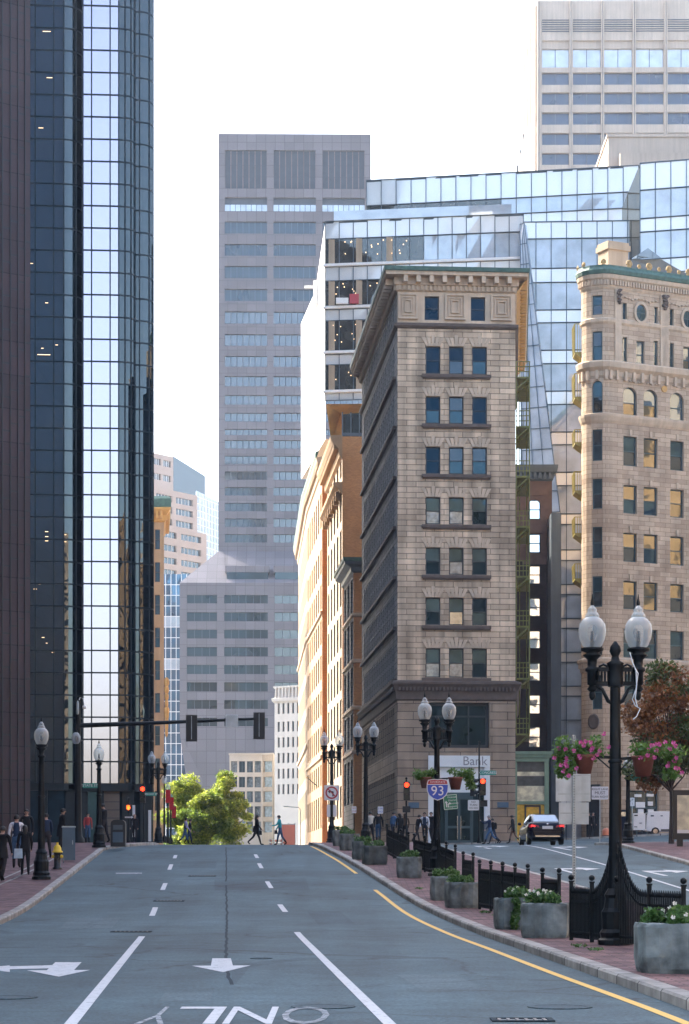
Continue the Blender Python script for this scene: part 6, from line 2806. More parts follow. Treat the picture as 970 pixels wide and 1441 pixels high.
plate_poly(t, 'border', shield(1.02), -.006, M['sign_white'], .012)
sh = shield(.94)
plate_poly(t, 'blue_field', [p for p in sh if p[1] < .15] + [(-.325, .15), (.325, .15)][::1], -.012, M['sign_blue'])
plate_poly(t, 'red_band', [(-.318, .175), (-.285, .285), (-.19, .30), (-.095, .312), (0, .298), (.095, .312), (.19, .30), (.285, .285), (.318, .175)], -.012, M['sign_red'])
sign_text(t, 'INTERSTATE', .088, M['sign_white'], (0, -.014, .235), sx=1.0)
sign_text(t, '93', .44, M['sign_white'], (0, -.015, -.055), 'numerals')
# small green directional sign
Y = 73.8
t = flat_sign('guide_sign', 'small green guide sign with white arrow below the interstate shield', 634, 1128.5, Y, .46, .50, M['sign_green'], rz=R(4))
t.rotation_euler = (0, R(-5), 0)
b = MB()
for x0, x1, z0, z1 in ((-.215, .215, .215, .23), (-.215, .215, -.23, -.215), (-.215, -.2, -.215, .215), (.2, .215, -.215, .215)):
    b.box(x0, x1, -.010, -.006, z0, z1)
b.build('border', M['sign_white'], t)
for i, w_ in enumerate(('Financial', 'District', 'Downtown', 'Seaport')):
    sign_text(t, w_, .082, M['sign_white'], (.06, -.009, .15 - i * .10), 'lettering')
plate_poly(t, 'arrow', [(-.15, -.16), (-.12, -.16), (-.12, -.02), (-.09, -.02), (-.135, .05), (-.18, -.02), (-.15, -.02)], -.011, M['sign_white'])
plate_poly(t, 'arrow', [(-.10, -.17), (-.07, -.17), (-.065, -.08), (-.02, -.05), (-.035, -.10), (.02, -.04), (-.05, .0), (-.035, -.03), (-.095, -.07)], -.0115, M['sign_white'])
# no left turn
Y = 118.6
t = flat_sign('no_left_turn_sign', 'white square no left turn sign with red ring', 467, 1115.5, Y, .78, .78, M['sign_white'])
ring = MB()
NN = 28
for (r0, r1) in ((.245, .325),):
    vs = []
    for i in range(NN):
        a = 2 * math.pi * i / NN
        vs += [(r0 * math.cos(a), -.012, r0 * math.sin(a)), (r1 * math.cos(a), -.012, r1 * math.sin(a))]
    ring.add(vs, [(2 * i, 2 * ((i + 1) % NN), 2 * ((i + 1) % NN) + 1, 2 * i + 1) for i in range(NN)])
ring.add([(-.21, -.0135, .17), (-.17, -.0135, .21), (.21, -.0135, -.17), (.17, -.0135, -.21)], [(0, 1, 2, 3)])
ring.build('red_ring', M['sign_red'], t)
plate_poly(t, 'arrow', [(.10, -.19), (.10, .06), (-.06, .10), (-.05, .16), (-.2, .06), (-.08, -.04), (-.07, .03), (.03, .0), (.03, -.19)], -.010, M['ink'])
t = flat_sign('notice_sign', 'pair of blank white panels below the no left turn sign', 467, 1141, Y, .50, .62, M['sign_white'])
m = MB()
m.box(-.07, .07, -.03, -.008, -.31, .31)
m.build('post_strap', M['iron'], t)
# perforated post with the backs of two big panels
Yp = 66.0
loc = at(808, Yp)
t = thing('perforated_sign_post', 'perforated steel sign post on the island behind the flower basket', 'sign post', loc)
zt = PZ(1034, Yp) - loc[2]
m = MB()
m.box(-.045, .045, -.03, -.022, 0, zt)
m.box(-.045, -.037, -.022, .03, 0, zt)
m.box(.037, .045, -.022, .03, 0, zt)
m.build('channel', M['steel'], t)
m = MB()
z = .1
while z < zt:
    m.box(-.012, .012, -.0315, -.021, z, z + .03)
    z += .075
m.build('holes', M['black'], t)
m = MB()
for i in range(2):
    x0, x1 = PX(782.5 - 808 + CX, Yp) + i * .50, PX(782.5 - 808 + CX, Yp) + i * .50 + .497
    m.box(x0, x1, .035, .05, PZ(1128, Yp) - loc[2], PZ(1081, Yp) - loc[2])
p_ = thing('road_sign', 'blank grey back of the upper panel on the perforated post', 'sign', loc)
m.build('panel', M['alu'], p_)
m = MB()
for z in (1092, 1118):
    m.box(-.45, .45, .031, .0345, PZ(z, Yp) - loc[2], PZ(z, Yp) - loc[2] + .03)
m.build('brace', M['steel'], p_)
p_ = thing('road_sign', 'blank grey back of the lower panel on the perforated post', 'sign', loc)
m = MB()
for i in range(2):
    x0 = PX(787 - 808 + CX, Yp) + i * .428
    m.box(x0, x0 + .425, .037, .052, PZ(1160, Yp) - loc[2], PZ(1129, Yp) - loc[2])
m.build('panel', M['alu'], p_)
m = MB()
m.box(-.40, .42, .031, .0365, PZ(1145, Yp) - loc[2], PZ(1145, Yp) - loc[2] + .03)
m.build('brace', M['steel'], p_)


def posted_sign(name, label, px, py, Y, w, h, mat, lines, size, ink, post=True, post_mat='steel', kh=KH):
    t = flat_sign(name, label, px, py, Y, w, h, mat)
    if post:
        g = GZ(PX(px, Y), Y) + kh
        m = MB()
        m.box(-.03, .03, .008, .05, g - PZ(py, Y), h / 2 + .03)
        m.build('post', M[post_mat], t)
    n = len(lines)
    for i, s in enumerate(lines):
        sign_text(t, s, size if not isinstance(size, (list, tuple)) else size[i], ink, (0, -.012, h * (.5 - (i + .5) / n) * .88), 'lettering')
    return t


posted_sign('lane_sign', 'white lane control sign on a thin post by the brick pavement', 844.5, 1116, 121.5, .88, .68, M['sign_white'], ['RIGHT LANE', 'MUST', 'TURN RIGHT'], [.15, .22, .15], M['ink'])
posted_sign('turn_sign', 'small white no turn on red sign beside the red signal', 666.5, 1133, 124.0, .60, .56, M['sign_white'], ['NO', 'TURN', 'ON RED'], [.15, .15, .13], M['ink'], False)
posted_sign('parking_sign', 'small white sign with blue bands on a post behind the walkers', 535.5, 1140, 126, .30, .40, M['sign_white'], ['2 HR', 'ONLY'], [.13, .11], M['sign_blue'], True, 'iron')
posted_sign('parking_sign', 'small white and red sign on a post behind the farthest planters', 498.5, 1139.5, 128, .26, .38, M['sign_white'], ['NO', 'STOP'], [.12, .10], M['sign_red'], True, 'iron')
posted_sign('turn_sign', 'small white arrow sign in front of the white van', 890, 1128.5, 150, .30, .55, M['sign_white'], ['P', '1'], [.2, .2], M['ink'], True)
ow = flat_sign('one_way_sign', 'black and white one way arrow sign under the amber hand signal', 182, 1150, 134, .55, .19, M['black'])
plate_poly(ow, 'arrow', [(-.25, -.04), (.12, -.04), (.12, -.075), (.25, 0), (.12, .075), (.12, .04), (-.25, .04)], -.010, M['sign_white'])
sign_text(ow, 'ONE WAY', .075, M['ink'], (-.06, -.0125, 0))


def street_name(label, px, py, Y, w, txt, h=.20):
    t = flat_sign('street_name_sign', label, px, py, Y, w, h, M['sign_teal'], 'street sign', r=.02)
    sign_text(t, txt, h * .78, M['sign_white'], (0, -.010, 0))


street_name('green street name sign under the left corner lamp', 127, 1105.5, 97.2, .62, 'STATE ST')
street_name('green street name sign beside the left red signal', 213, 1117.5, 134, .62, 'BROAD ST')
street_name('green street name sign above the red signal by the bank', 687, 1087.5, 124, .85, 'CONGRESS', .24)
flat_sign('street_name_sign', 'teal street name board behind the right flower basket', 897, 1094, 104, .8, .32, M['sign_teal'], 'street sign', r=.02)


# signals ----------------------------------------------------------
def signal(label, px, py, Y, lit=0, back=False, rz=0, h=.95, lamp='red_lamp', group='traffic signals'):
    t = thing('traffic_signal', label, 'traffic light', (PX(px, Y), Y, PZ(py, Y)), rz, group)
    w = .33
    m = MB()
    m.box(-w / 2, w / 2, -.10, .12, -h / 2, h / 2)
    for z in (-h / 6, h / 6):
        m.box(-w / 2 - .006, w / 2 + .006, -.106, .126, z - .012, z + .012)
    m.build('housing', M['signal_black'], t)
    if back:
        m = MB()
        m.box(-.26, .26, -.125, -.105, -h / 2 - .13, h / 2 + .13)
        m.build('backplate', M['signal_black'], t)
        m = MB()
        m.box(-.012, .012, -.150, -.127, -h / 2 - .02, h / 2 + .08)
        m.build('mounting_strip', M['steel'], t)
        return t
    for i in range(3):
        z = h / 3 - i * h / 3
        l = MB()
        l.tube([(0, -.101, z), (0, -.115, z)], .125, 16)
        l.build('lens', M[lamp] if i == lit else M['off_lamp'], t)
        v = MB()
        a = [math.pi * (q / 10 * 1.3 - .15) for q in range(11)]
        vs = []
        for q in a:
            vs += [(.145 * math.cos(q), -.10, z + .145 * math.sin(q)), (.145 * math.cos(q), -.30 + (.08 if math.sin(q) < .3 else 0), z + .145 * math.sin(q))]
        v.add(vs, [(2 * i_, 2 * i_ + 2, 2 * i_ + 3, 2 * i_ + 1) for i_ in range(10)], 0, True)
        v.build('visor', M['signal_black'], t)
    return t


def pole(name, label, px, Y, ztop_px, r=.06, cat='pole', kh=KH, box_py=None):
    g = at(px, Y, 0, kh)
    t = thing(name, label, cat, g)
    m = MB()
    h = PZ(ztop_px, Y) - g[2]
    m.lathe([(r * 2.6, 0), (r * 2.6, .10), (r * 1.5, .25), (r, .4), (r * .9, h), (r * .5, h + .06)], n=10)
    m.build('post', M['iron'], t)
    f = MB()
    f.ball((0, 0, h + .1), r * 1.3, 8, 6)
    f.build('finial', M['iron'], t)
    if box_py:
        b = MB()
        z = PZ(box_py, Y) - g[2]
        b.box(-.2, .2, -.22, .06, z - .16, z + .16)
        b.build('pedestrian_signal', M['signal_black'], t)
    return t


pole('signal_post', 'slim iron signal post by the corner of the bank', 572, 122.0, 1098, .05, 'signal post', box_py=1139)
signal('red traffic signal on the slim post at the left corner of the bank', 572.5, 1113.5, 121.7, 0, h=.98)
pole('signal_post', 'tall iron signal post in front of the bank door', 674.5, 124.4, 1047, .05, 'signal post')
signal('red traffic signal on the tall post in front of the bank door', 679.5, 1107.5, 124.1, 0, h=.90)
signal('dark traffic signal turned sideways beside the red one at the bank', 666, 1108, 124.3, 5, rz=R(70), h=.95)
b = thing('pedestrian_signal', 'square black pedestrian signal under the red signal at the bank', 'walk signal', (PX(681, 124.1), 124.1, PZ(1130.5, 124.1)))
m = MB()
m.box(-.19, .19, -.1, .1, -.17, .17)
m.build('housing', M['signal_black'], b)
m = MB()
m.box(-.19, .19, -.2, -.101, .15, .17)
m.build('visor', M['signal_black'], b)
# left corner signals
pole('signal_post', 'iron signal post at the left corner with a red signal', 202.5, 134.5, 1100, .05, 'signal post')
signal('red traffic signal at the left corner beside the glass tower', 201, 1118, 134.2, 0, h=.95)
pole('signal_post', 'short post with the amber hand signal at the left corner', 181, 134.5, 1126, .045, 'signal post')
b = thing('pedestrian_signal', 'amber hand pedestrian signal lit at the left corner', 'walk signal', (PX(181, 134.2), 134.2, PZ(1136.5, 134.2)))
m = MB()
m.box(-.21, .21, -.08, .12, -.21, .21)
m.build('housing', M['signal_black'], b)
m = MB()
m.tube([(0, -.082, -.05), (0, -.092, -.05)], .09, 12)
for q in (-.075, -.025, .025, .07):
    m.box(q - .018, q + .018, -.092, -.083, -.02, .15 - abs(q) * .4)
m.bar((.07, -.088, -.08), (.13, -.088, .0), .03, .01)
m.build('hand_symbol', M['amber_lamp'], b)

# mast arm over the far side of the crossing
Ym = 105.0
g0 = at(110, Ym)
t = thing('mast_arm_pole', 'dark mast arm pole reaching over the crossing with a lamp and cameras', 'signal mast', g0)
h_arm = PZ(1021, Ym) - g0[2]
m = MB()
H = PZ(985, Ym) - g0[2]
m.lathe([(.30, 0), (.30, .15), (.2, .3), (.17, .6), (.13, H * .8), (.10, H)], n=12)
m.build('post', M['iron'], t)
m = MB()
x1 = PX(372, Ym) - g0[0]
m.tube([(0, 0, h_arm), (x1 * .35, 0, h_arm + .10), (x1 * .7, 0, h_arm + .22), (x1, 0, h_arm + .33)], [.115, .095, .075, .055], 10)
m.build('arm', M['iron'], t)
m = MB()
m.tube([(0, 0, H - .15), (.10, 0, H + .12), (.24, 0, H + .06), (.28, 0, H - .22)], .022, 6)
m.lathe([(.03, -.1), (.085, -.09), (.09, -.02), (.05, .06)], (.28, 0, H - .3), 10)
m.build('camera', M['white'], t)
m = MB()
m.lathe([(.05, 0), (.07, .1), (.06, .5), (.03, .62)], (0, -.16, h_arm + .5), 10)
m.build('control_cylinder', M['steel'], t)
m = MB()
m.lathe([(.10, -.50), (.17, -.42), (.205, -.28), (.20, -.16), (.13, -.02), (.06, .03)], (-.06, -.25, h_arm - .35), 14)
go = m.build('globe', M['globe'], t)
m = MB()
m.lathe([(.07, 0), (.09, .05), (.03, .14), (.02, .4)], (-.06, -.25, h_arm - .34), 10)
m.build('globe_cap', M['iron'], go)
signal('back of the left traffic signal hanging from the mast arm', 270, 1025, Ym - .15, back=True, h=.95)
signal('back of the right traffic signal hanging from the mast arm', 365, 1021.5, Ym - .15, back=True, h=.95)
fs_ = flat_sign('blank_sign', 'blank back of a small white sign on the mast arm', 326.5, 1014.5, Ym - .12, .56, .56, M['alu'])
m = MB()
m.box(-.03, .03, .008, .05, -.2, .2)
m.build('bracket', M['steel'], fs_)

# fences -----------------------------------------------------------
fence_group = 'iron fence panels along the island'


def fence(label, p0, p1, nposts=2, h=1.08, sweep=None):
    """p0,p1: (px, Y); sweep=(u0, width, extra) raises the pickets towards a lamp shaft at distance u0"""
    a, b = at(*p0), at(*p1)
    a, b = Vector(a), Vector(b)
    t = thing('iron_fence_panel', label, 'fence', tuple(a), 0, fence_group)
    v = b - a
    L = math.hypot(v.x, v.y)
    d = Vector((v.x / L, v.y / L, 0))

    def P(u, z):
        return (d.x * u, d.y * u, v.z * u / L + z)

    def top(u):
        e = 0
        if sweep:
            q = abs(u - (L if sweep[0] == 'L' else sweep[0]))
            e = sweep[2] * max(0, 1 - q / sweep[1]) ** 2.2
        return h * .90 + e
    for i in range(nposts):
        u = L * i / (nposts - 1)
        p = MB()
        p.bar(P(u, -.05), P(u, h + .02), .07)
        p.bar(P(u, h), P(u, h + .03), .09)
        c_ = P(u, h + .09)
        p.ball(c_, .055, 8, 6)
        p.build('post', M['iron'], t)
    for z0 in (.14, h * .68):
        r = MB()
        n = 14
        for i in range(n):
            u0, u1 = L * i / n, L * (i + 1) / n
            f0 = (top(u0) - h * .90) * (.85 if z0 > .3 else 0)
            f1 = (top(u1) - h * .90) * (.85 if z0 > .3 else 0)
            r.bar(P(u0, z0 + f0), P(u1, z0 + f1), .022, .045)
        r.build('rail', M['iron'], t)
    k = MB()
    n = int(L / .062)
    for i in range(1, n):
        u = L * i / n
        z = top(u)
        x, y, zb = P(u, 0)
        k.bar((x, y, zb + .04), (x, y, zb + z - .09), .024)
        k.lathe([(.013, z - .09), (.024, z - .06), (.004, z + .03)], (x, y, zb), 5, smooth=False)
    k.build('pickets', M['iron'], t)
    return t


fence('iron fence panel sweeping up to the left side of the nearest lamp', (804, 41.0), (863.5, 39.15), 3, 1.02, ('L', .95, .95))
fence('iron fence panel sweeping down on the right side of the nearest lamp', (868.5, 38.85), (962, 36.6), 3, 1.02, (0, 1.0, 1.0))
fence('short iron fence panel with two posts between the nearest planters', (763.5, 47.5), (787, 46.6), 2)
fence('long iron fence panel with five posts beyond the pair of planters', (675, 57), (743, 52.2), 5)
fence('short iron fence panel with two posts in front of the interstate lamp', (652, 63.5), (666, 62.6), 2)
fence('iron fence panel sweeping down from the interstate lamp to its right', (616.5, 73.7), (641, 68.5), 3, 1.08, (0, 1.0, 1.1))
fence('iron fence panel running up to the interstate lamp from its left', (583, 78.5), (613.5, 74.3), 3, 1.08, ('L', 1.0, 1.1))
fence('iron fence panel farthest up the island', (545, 90), (575, 80), 4)
# splashes of pale grass growing through the brick
# planters ---------------------------------------------------------
pl_group = 'concrete planters along the island'


def planter(label, px, Y, w, h=.64, flowers=0, nleaf=900, trail=False, kind=0):
    loc = at(px, Y)
    t = thing('planter', label, 'planter', loc, random.uniform(-.25, .25), pl_group)
    r = w / 2
    n = 26
    rnd = random.Random(int(px))
    prof = [(.90, -.04), (.97, .05), (1.0, .2), (1.0, .45), (1.0, h - .05), (.97, h), (.86, h), (.84, h - .10)]
    vs = []
    offs = [rnd.uniform(-.02, .02) for _ in range(n)]
    for q, (rr, z) in enumerate(prof):
        for i in range(n):
            a = 2 * math.pi * i / n
            ca, sa = math.cos(a), math.sin(a)
            e = (abs(ca) ** 5 + abs(sa) ** 5) ** (-1 / 5)
            R_ = r * rr * e * .93 + offs[i] * (1 if q < 6 else .2) + rnd.uniform(-.010, .010)
            vs.append((R_ * ca, R_ * sa, z + rnd.uniform(-.012, .012)))
    fs = []
    for q in range(len(prof) - 1):
        for i in range(n):
            a_, b_ = q * n + i, q * n + (i + 1) % n
            fs.append((a_, b_, b_ + n, a_ + n))
    tub = MB()
    tub.add(vs, fs, 0, False)
    tub.build('tub', M['planter'], t)
    s = MB()
    s.add(vs[-n:], [tuple(range(n))], 0)
    s.build('soil', M['soil'], t)
    f = MB()
    cl = []
    for _ in range(13):
        a = random.uniform(0, 6.28)
        q = r * .72 * math.sqrt(random.random())
        cl.append(((q * math.cos(a), q * math.sin(a), h + random.uniform(.0, .13)), (r * .30, r * .30, .13)))
    if trail:
        for q in range(7):
            cl.append(((-.05 + random.uniform(-.07, .07), -r * .98, h - .05 - q * .085), (.10, .06, .08)))
    leaves(f, cl, nleaf, .085, 0, 1)
    f.build('foliage', M['leaf'], t, uv=False)
    if flowers:
        b = MB()
        for _ in range(flowers):
            c_, rr = random.choice(cl[:13])
            q = Vector((c_[0] + random.uniform(-1, 1) * rr[0], c_[1] - random.uniform(.2, 1.) * rr[1], c_[2] + rr[2] * random.uniform(.5, 1.1)))
            for i in range(5):
                an = 2 * math.pi * i / 5 + random.random()
                v = Vector((math.cos(an) * .022, -.008, math.sin(an) * .022))
                w_ = Vector((-math.sin(an) * .015, -.006, math.cos(an) * .015))
                b.add([q, q + v + w_, q + v * 1.5, q + v - w_], [(0, 1, 2, 3)], 0)
        b.build('blossom', M['petal_white'], t, uv=False)


planter('weathered concrete planter nearest the camera at the right edge', 958, 30.6, 1.22, .64, 14, 1900)
planter('concrete planter with white flowers between two fence panels', 768, 42.3, .93, .62, 12, 1500)
planter('concrete planter with ivy trailing down its front', 724, 46.5, .86, .62, 8, 1400, True)
planter('plain concrete planter before the long fence panel', 651, 57.8, .88, .62, 0, 900)
planter('concrete planter half hidden on the left of its neighbour by the long fence', 627, 61.5, .86, .62, 0, 800)
planter('lone grey planter left of the interstate lamp', 576, 73.3, .84, .64, 0, 600)
planter('grey planter between the second lamp and the white walker', 527, 82, .92, .64, 0, 600)
planter('grey planter hidden behind its neighbour at the second lamp', 511, 86.0, .86, .66, 0, 400)
planter('grey planter beyond the second lamp at the kerb', 492, 94.8, .86, .66, 0, 500)
planter('farthest grey planter on the island', 481, 99.5, .82, .66, 0, 400)
# weeds in the brick joints
wd = MB()
for px, py in ((700, 1298), (683, 1293), (745, 1316), (815, 1344), (656, 1283), (640, 1270), (590, 1258), (625, 1262), (838, 1350), (712, 1300)):
    x, y = G(px, py)
    leaves(wd, [((x, y, GZ(x, y) + KH + .03), (.16, .25, .03))], 60, .05, 0, .6)
tag(wd.build('weeds', M['leaf'], uv=False), 'small weeds growing in the brick joints near the kerb', 'weeds', kind='stuff')

# hydrant, boxes, bins on the left ---------------------------------
loc = at(81, 78.5)
t = thing('fire_hydrant', 'black fire hydrant with a yellow top on the left sidewalk', 'fire hydrant', loc)
m = MB()
m.lathe([(.17, 0), (.17, .05), (.12, .06), (.115, .50), (.13, .52), (.13, .56)], n=14)
m.build('barrel', M['black'], t)
m = MB()
m.lathe([(.185, .56), (.185, .60), (.14, .62), (.13, .72), (.08, .80), (.04, .83), (.035, .90)], n=14)
m.build('bonnet', M['hydrant_yellow'], t)
m = MB()
m.tube([(-.19, 0, .42), (.19, 0, .42)], .055, 10)
m.build('hose_nozzle', M['hydrant_yellow'], t)
m = MB()
m.tube([(0, -.20, .40), (0, 0, .40)], .075, 10)
m.build('pumper_nozzle', M['black'], t)
m = MB()
m.tube([(.19, 0, .40), (.22, -.04, .28), (.2, -.03, .2)], .016, 6)
m.build('chain', M['box_blue'], t)
loc = at(97, 84.5)
t = thing('utility_cabinet', 'tall blue grey utility cabinet beside the hydrant', 'utility cabinet', loc, R(8))
m = MB()
m.box(-.23, .23, -.2, .2, .03, 1.22)
m.build('body', M['box_blue'], t)
m = MB()
m.prism([(-.25, -.22), (.25, -.22), (.25, .22), (-.25, .22)], 1.22, 1.27)
m.build('lid', M['steel'], t)
m = MB()
m.box(-.2, .2, -.212, -.201, .1, 1.16)
m.build('door', M['box_blue'], t)
m = MB()
m.box(.12, .15, -.235, -.213, .6, .75)
m.build('handle', M['steel'], t)
loc = at(167, 98.3)
t = thing('litter_bin', 'dark domed litter bin at the left corner', 'litter bin', loc)
m = MB()
W_ = .31
pr = [(-W_, 0), (W_, 0), (W_, .95), (W_ * .93, 1.06), (W_ * .6, 1.13), (0, 1.15), (-W_ * .6, 1.13), (-W_ * .93, 1.06), (-W_, .95)]
n = len(pr)
m.add([(x, -.28, z) for x, z in pr] + [(x, .28, z) for x, z in pr], [tuple(range(n)), tuple(range(2 * n - 1, n - 1, -1))] + [(i, n + i, n + (i + 1) % n, (i + 1) % n) for i in range(n)])
m.build('body', M['black'], t)
m = MB()
m.box(-.2, .2, -.292, -.281, .72, .92)
m.build('opening', M['slate'], t)
m = MB()
m.box(-.22, .22, -.292, -.281, .18, .62)
m.build('notice', M['box_blue'], t)
loc = at(905, 160)
# left corner clutter behind the crossing: banner poles and notice columns
for px, Y, py0, py1, w, lab in ((188.5, 138, 1133, 1178, .16, 'tall narrow white banner left of the signal post'), (211, 139, 1140, 1184, .18, 'tall narrow white banner right of the signal post')):
    t = thing('banner', lab, 'banner', (PX(px, Y), Y, PZ(py1, Y)))
    m = MB()
    m.box(-w / 2, w / 2, -.01, .01, 0, PZ(py0, Y) - PZ(py1, Y))
    m.build('cloth', M['cool_white'], t)
    m = MB()
    g_ = GZ(PX(px, Y), Y) + KH - PZ(py1, Y)
    m.cyl((w / 2 + .03, 0, g_), (w / 2 + .03, 0, PZ(py0, Y) - PZ(py1, Y) + .1), .025, n=8)
    m.build('post', M['iron'], t)
for i, (px, Y, py) in enumerate(((231.5, 150, 1092), (236.5, 160, 1104), (240.5, 172, 1118))):
    g_ = at(px, Y)
    t = thing('banner_lamp_post', ('nearest', 'middle', 'farthest')[i] + ' of the lamp posts with red banners on the left of the far street', 'street lamp', g_, 0, 'lamp posts with red banners')
    H = PZ(py, Y) - g_[2]
    m = MB()
    m.lathe([(.16, 0), (.16, .3), (.07, .5), (.05, H - .5)], n=10)
    m.build('post', M['iron'], t)
    m = MB()
    m.lathe([(.07, -.5), (.17, -.4), (.19, -.2), (.12, -.05), (.03, .05)], (0, 0, H), 12)
    m.build('globe', M['globe'], t)
    m = MB()
    m.box(.08, .40, -.015, .015, H - 1.75, H - .9)
    m.build('banner', M['banner_red'], t)
    m = MB()
    m.bar((0, 0, H - .88), (.42, 0, H - .88), .025)
    m.bar((0, 0, H - 1.77), (.42, 0, H - 1.77), .025)
    m.build('banner_arm', M['iron'], t)
# construction screen, flag pole and slim lamps at the far end
t = thing('construction_screen', 'red mesh construction screen at the far end of the street', 'screen', at(406, 262, 0, 0))
m = MB()
m.box(-.75, .75, 0, .05, .6, 3.6)
m.build('mesh', M['barrier_red'], t)
m = MB()
for x in (-.75, 0, .75):
    m.box(x - .05, x + .05, .05, .15, -.1, 3.8)
m.box(-.8, .8, .051, .13, 3.55, 3.7)
m.build('scaffold_frame', M['steel'], t)
t = thing('traffic_barrier', 'orange and white barricade by the construction screen', 'barrier', at(389, 215, 0, 0))
m = MB()
for z in (.5, .85):
    m.box(-.7, .7, -.03, .03, z, z + .22, 0)
for x in (-.5, 0, .5):
    for z in (.5, .85):
        m.box(x - .12, x + .08, -.034, -.031, z, z + .22, 1)
m.build('boards', [M['white'], M['barrier_red']], t)
m = MB()
for x in (-.55, .55):
    m.bar((x, -.3, 0), (x, 0, 1.15), .05)
    m.bar((x, .3, 0), (x, 0, 1.15), .05)
m.build('trestle', M['steel'], t)
t = thing('cobra_street_lamp', 'slim grey street lamp arching over the far street', 'street lamp', at(423, 240, 0, 0))
m = MB()
m.tube([(0, 0, 0), (0, 0, 4.6), (-.15, 0, 4.85), (-1.3, 0, 4.95)], [.07, .05, .045, .04], 8)
m.build('post', M['steel'], t)
m = MB()
m.box(-1.75, -1.25, -.1, .1, 4.9, 5.02)
m.build('lamp_head', M['steel'], t)
t = thing('flag_pole', 'slanted flag pole on the street front left of the no left turn sign', 'flag pole', (PX(455, 232), 232.0, PZ(1113, 232)))
m = MB()
m.cyl((0, 0, 0), (-1.6, -.5, 1.3), .06, .035, 8)
m.build('staff', M['iron'], t)
m = MB()
m.ball((-1.62, -.5, 1.33), .08, 8, 6)
m.build('finial', M['gilt'], t)
# right pavement: advertising panel, bollard, post box, orange cone
Yk = 99.0
t = thing('advertising_panel', 'free standing advertising panel with a backlit pale poster at the right edge', 'advertising panel', at(969, Yk))
m = MB()
z1 = PZ(1112, Yk) - at(969, Yk)[2]
m.box(-.68, .68, -.12, .12, .28, z1)
m.build('case', M['black'], t)
m = MB()
m.box(-.50, .62, -.132, -.121, .55, z1 - .22, 0)
m.box(-.50, .62, -.134, -.1325, .55, .70, 1)
m.build('poster', [M['poster_a'], M['cool_white']], t)
m = MB()
m.box(-.50, -.25, -.1, .1, -.05, .28)
m.box(.25, .50, -.1, .1, -.05, .28)
m.build('leg', M['black'], t)
t = thing('pay_station', 'slim dark blue pay station at the foot of the short lamp post', 'pay station', at(877, 106))
m = MB()
m.box(-.13, .13, -.12, .12, 0, 1.05)
m.build('body', M['cloth_navy'], t)
m = MB()
m.prism([(-.16, -.15), (.16, -.15), (.16, .13), (-.16, .13)], 1.05, 1.5)
m.build('head', M['cloth_navy'], t)
m = MB()
m.box(-.1, .1, -.165, -.151, 1.2, 1.4)
m.build('screen', M['carglass'], t)
t = thing('bollard', 'round orange bollard beside the lane control sign', 'bollard', at(853, 158))
m = MB()
m.lathe([(.26, 0), (.26, .25), (.24, .42), (.15, .53), (.02, .56)], n=14)
m.build('body', M['rust'], t)
m = MB()
m.lathe([(.30, 0), (.30, .05), (.26, .06)], n=14)
m.build('base', M['black'], t)
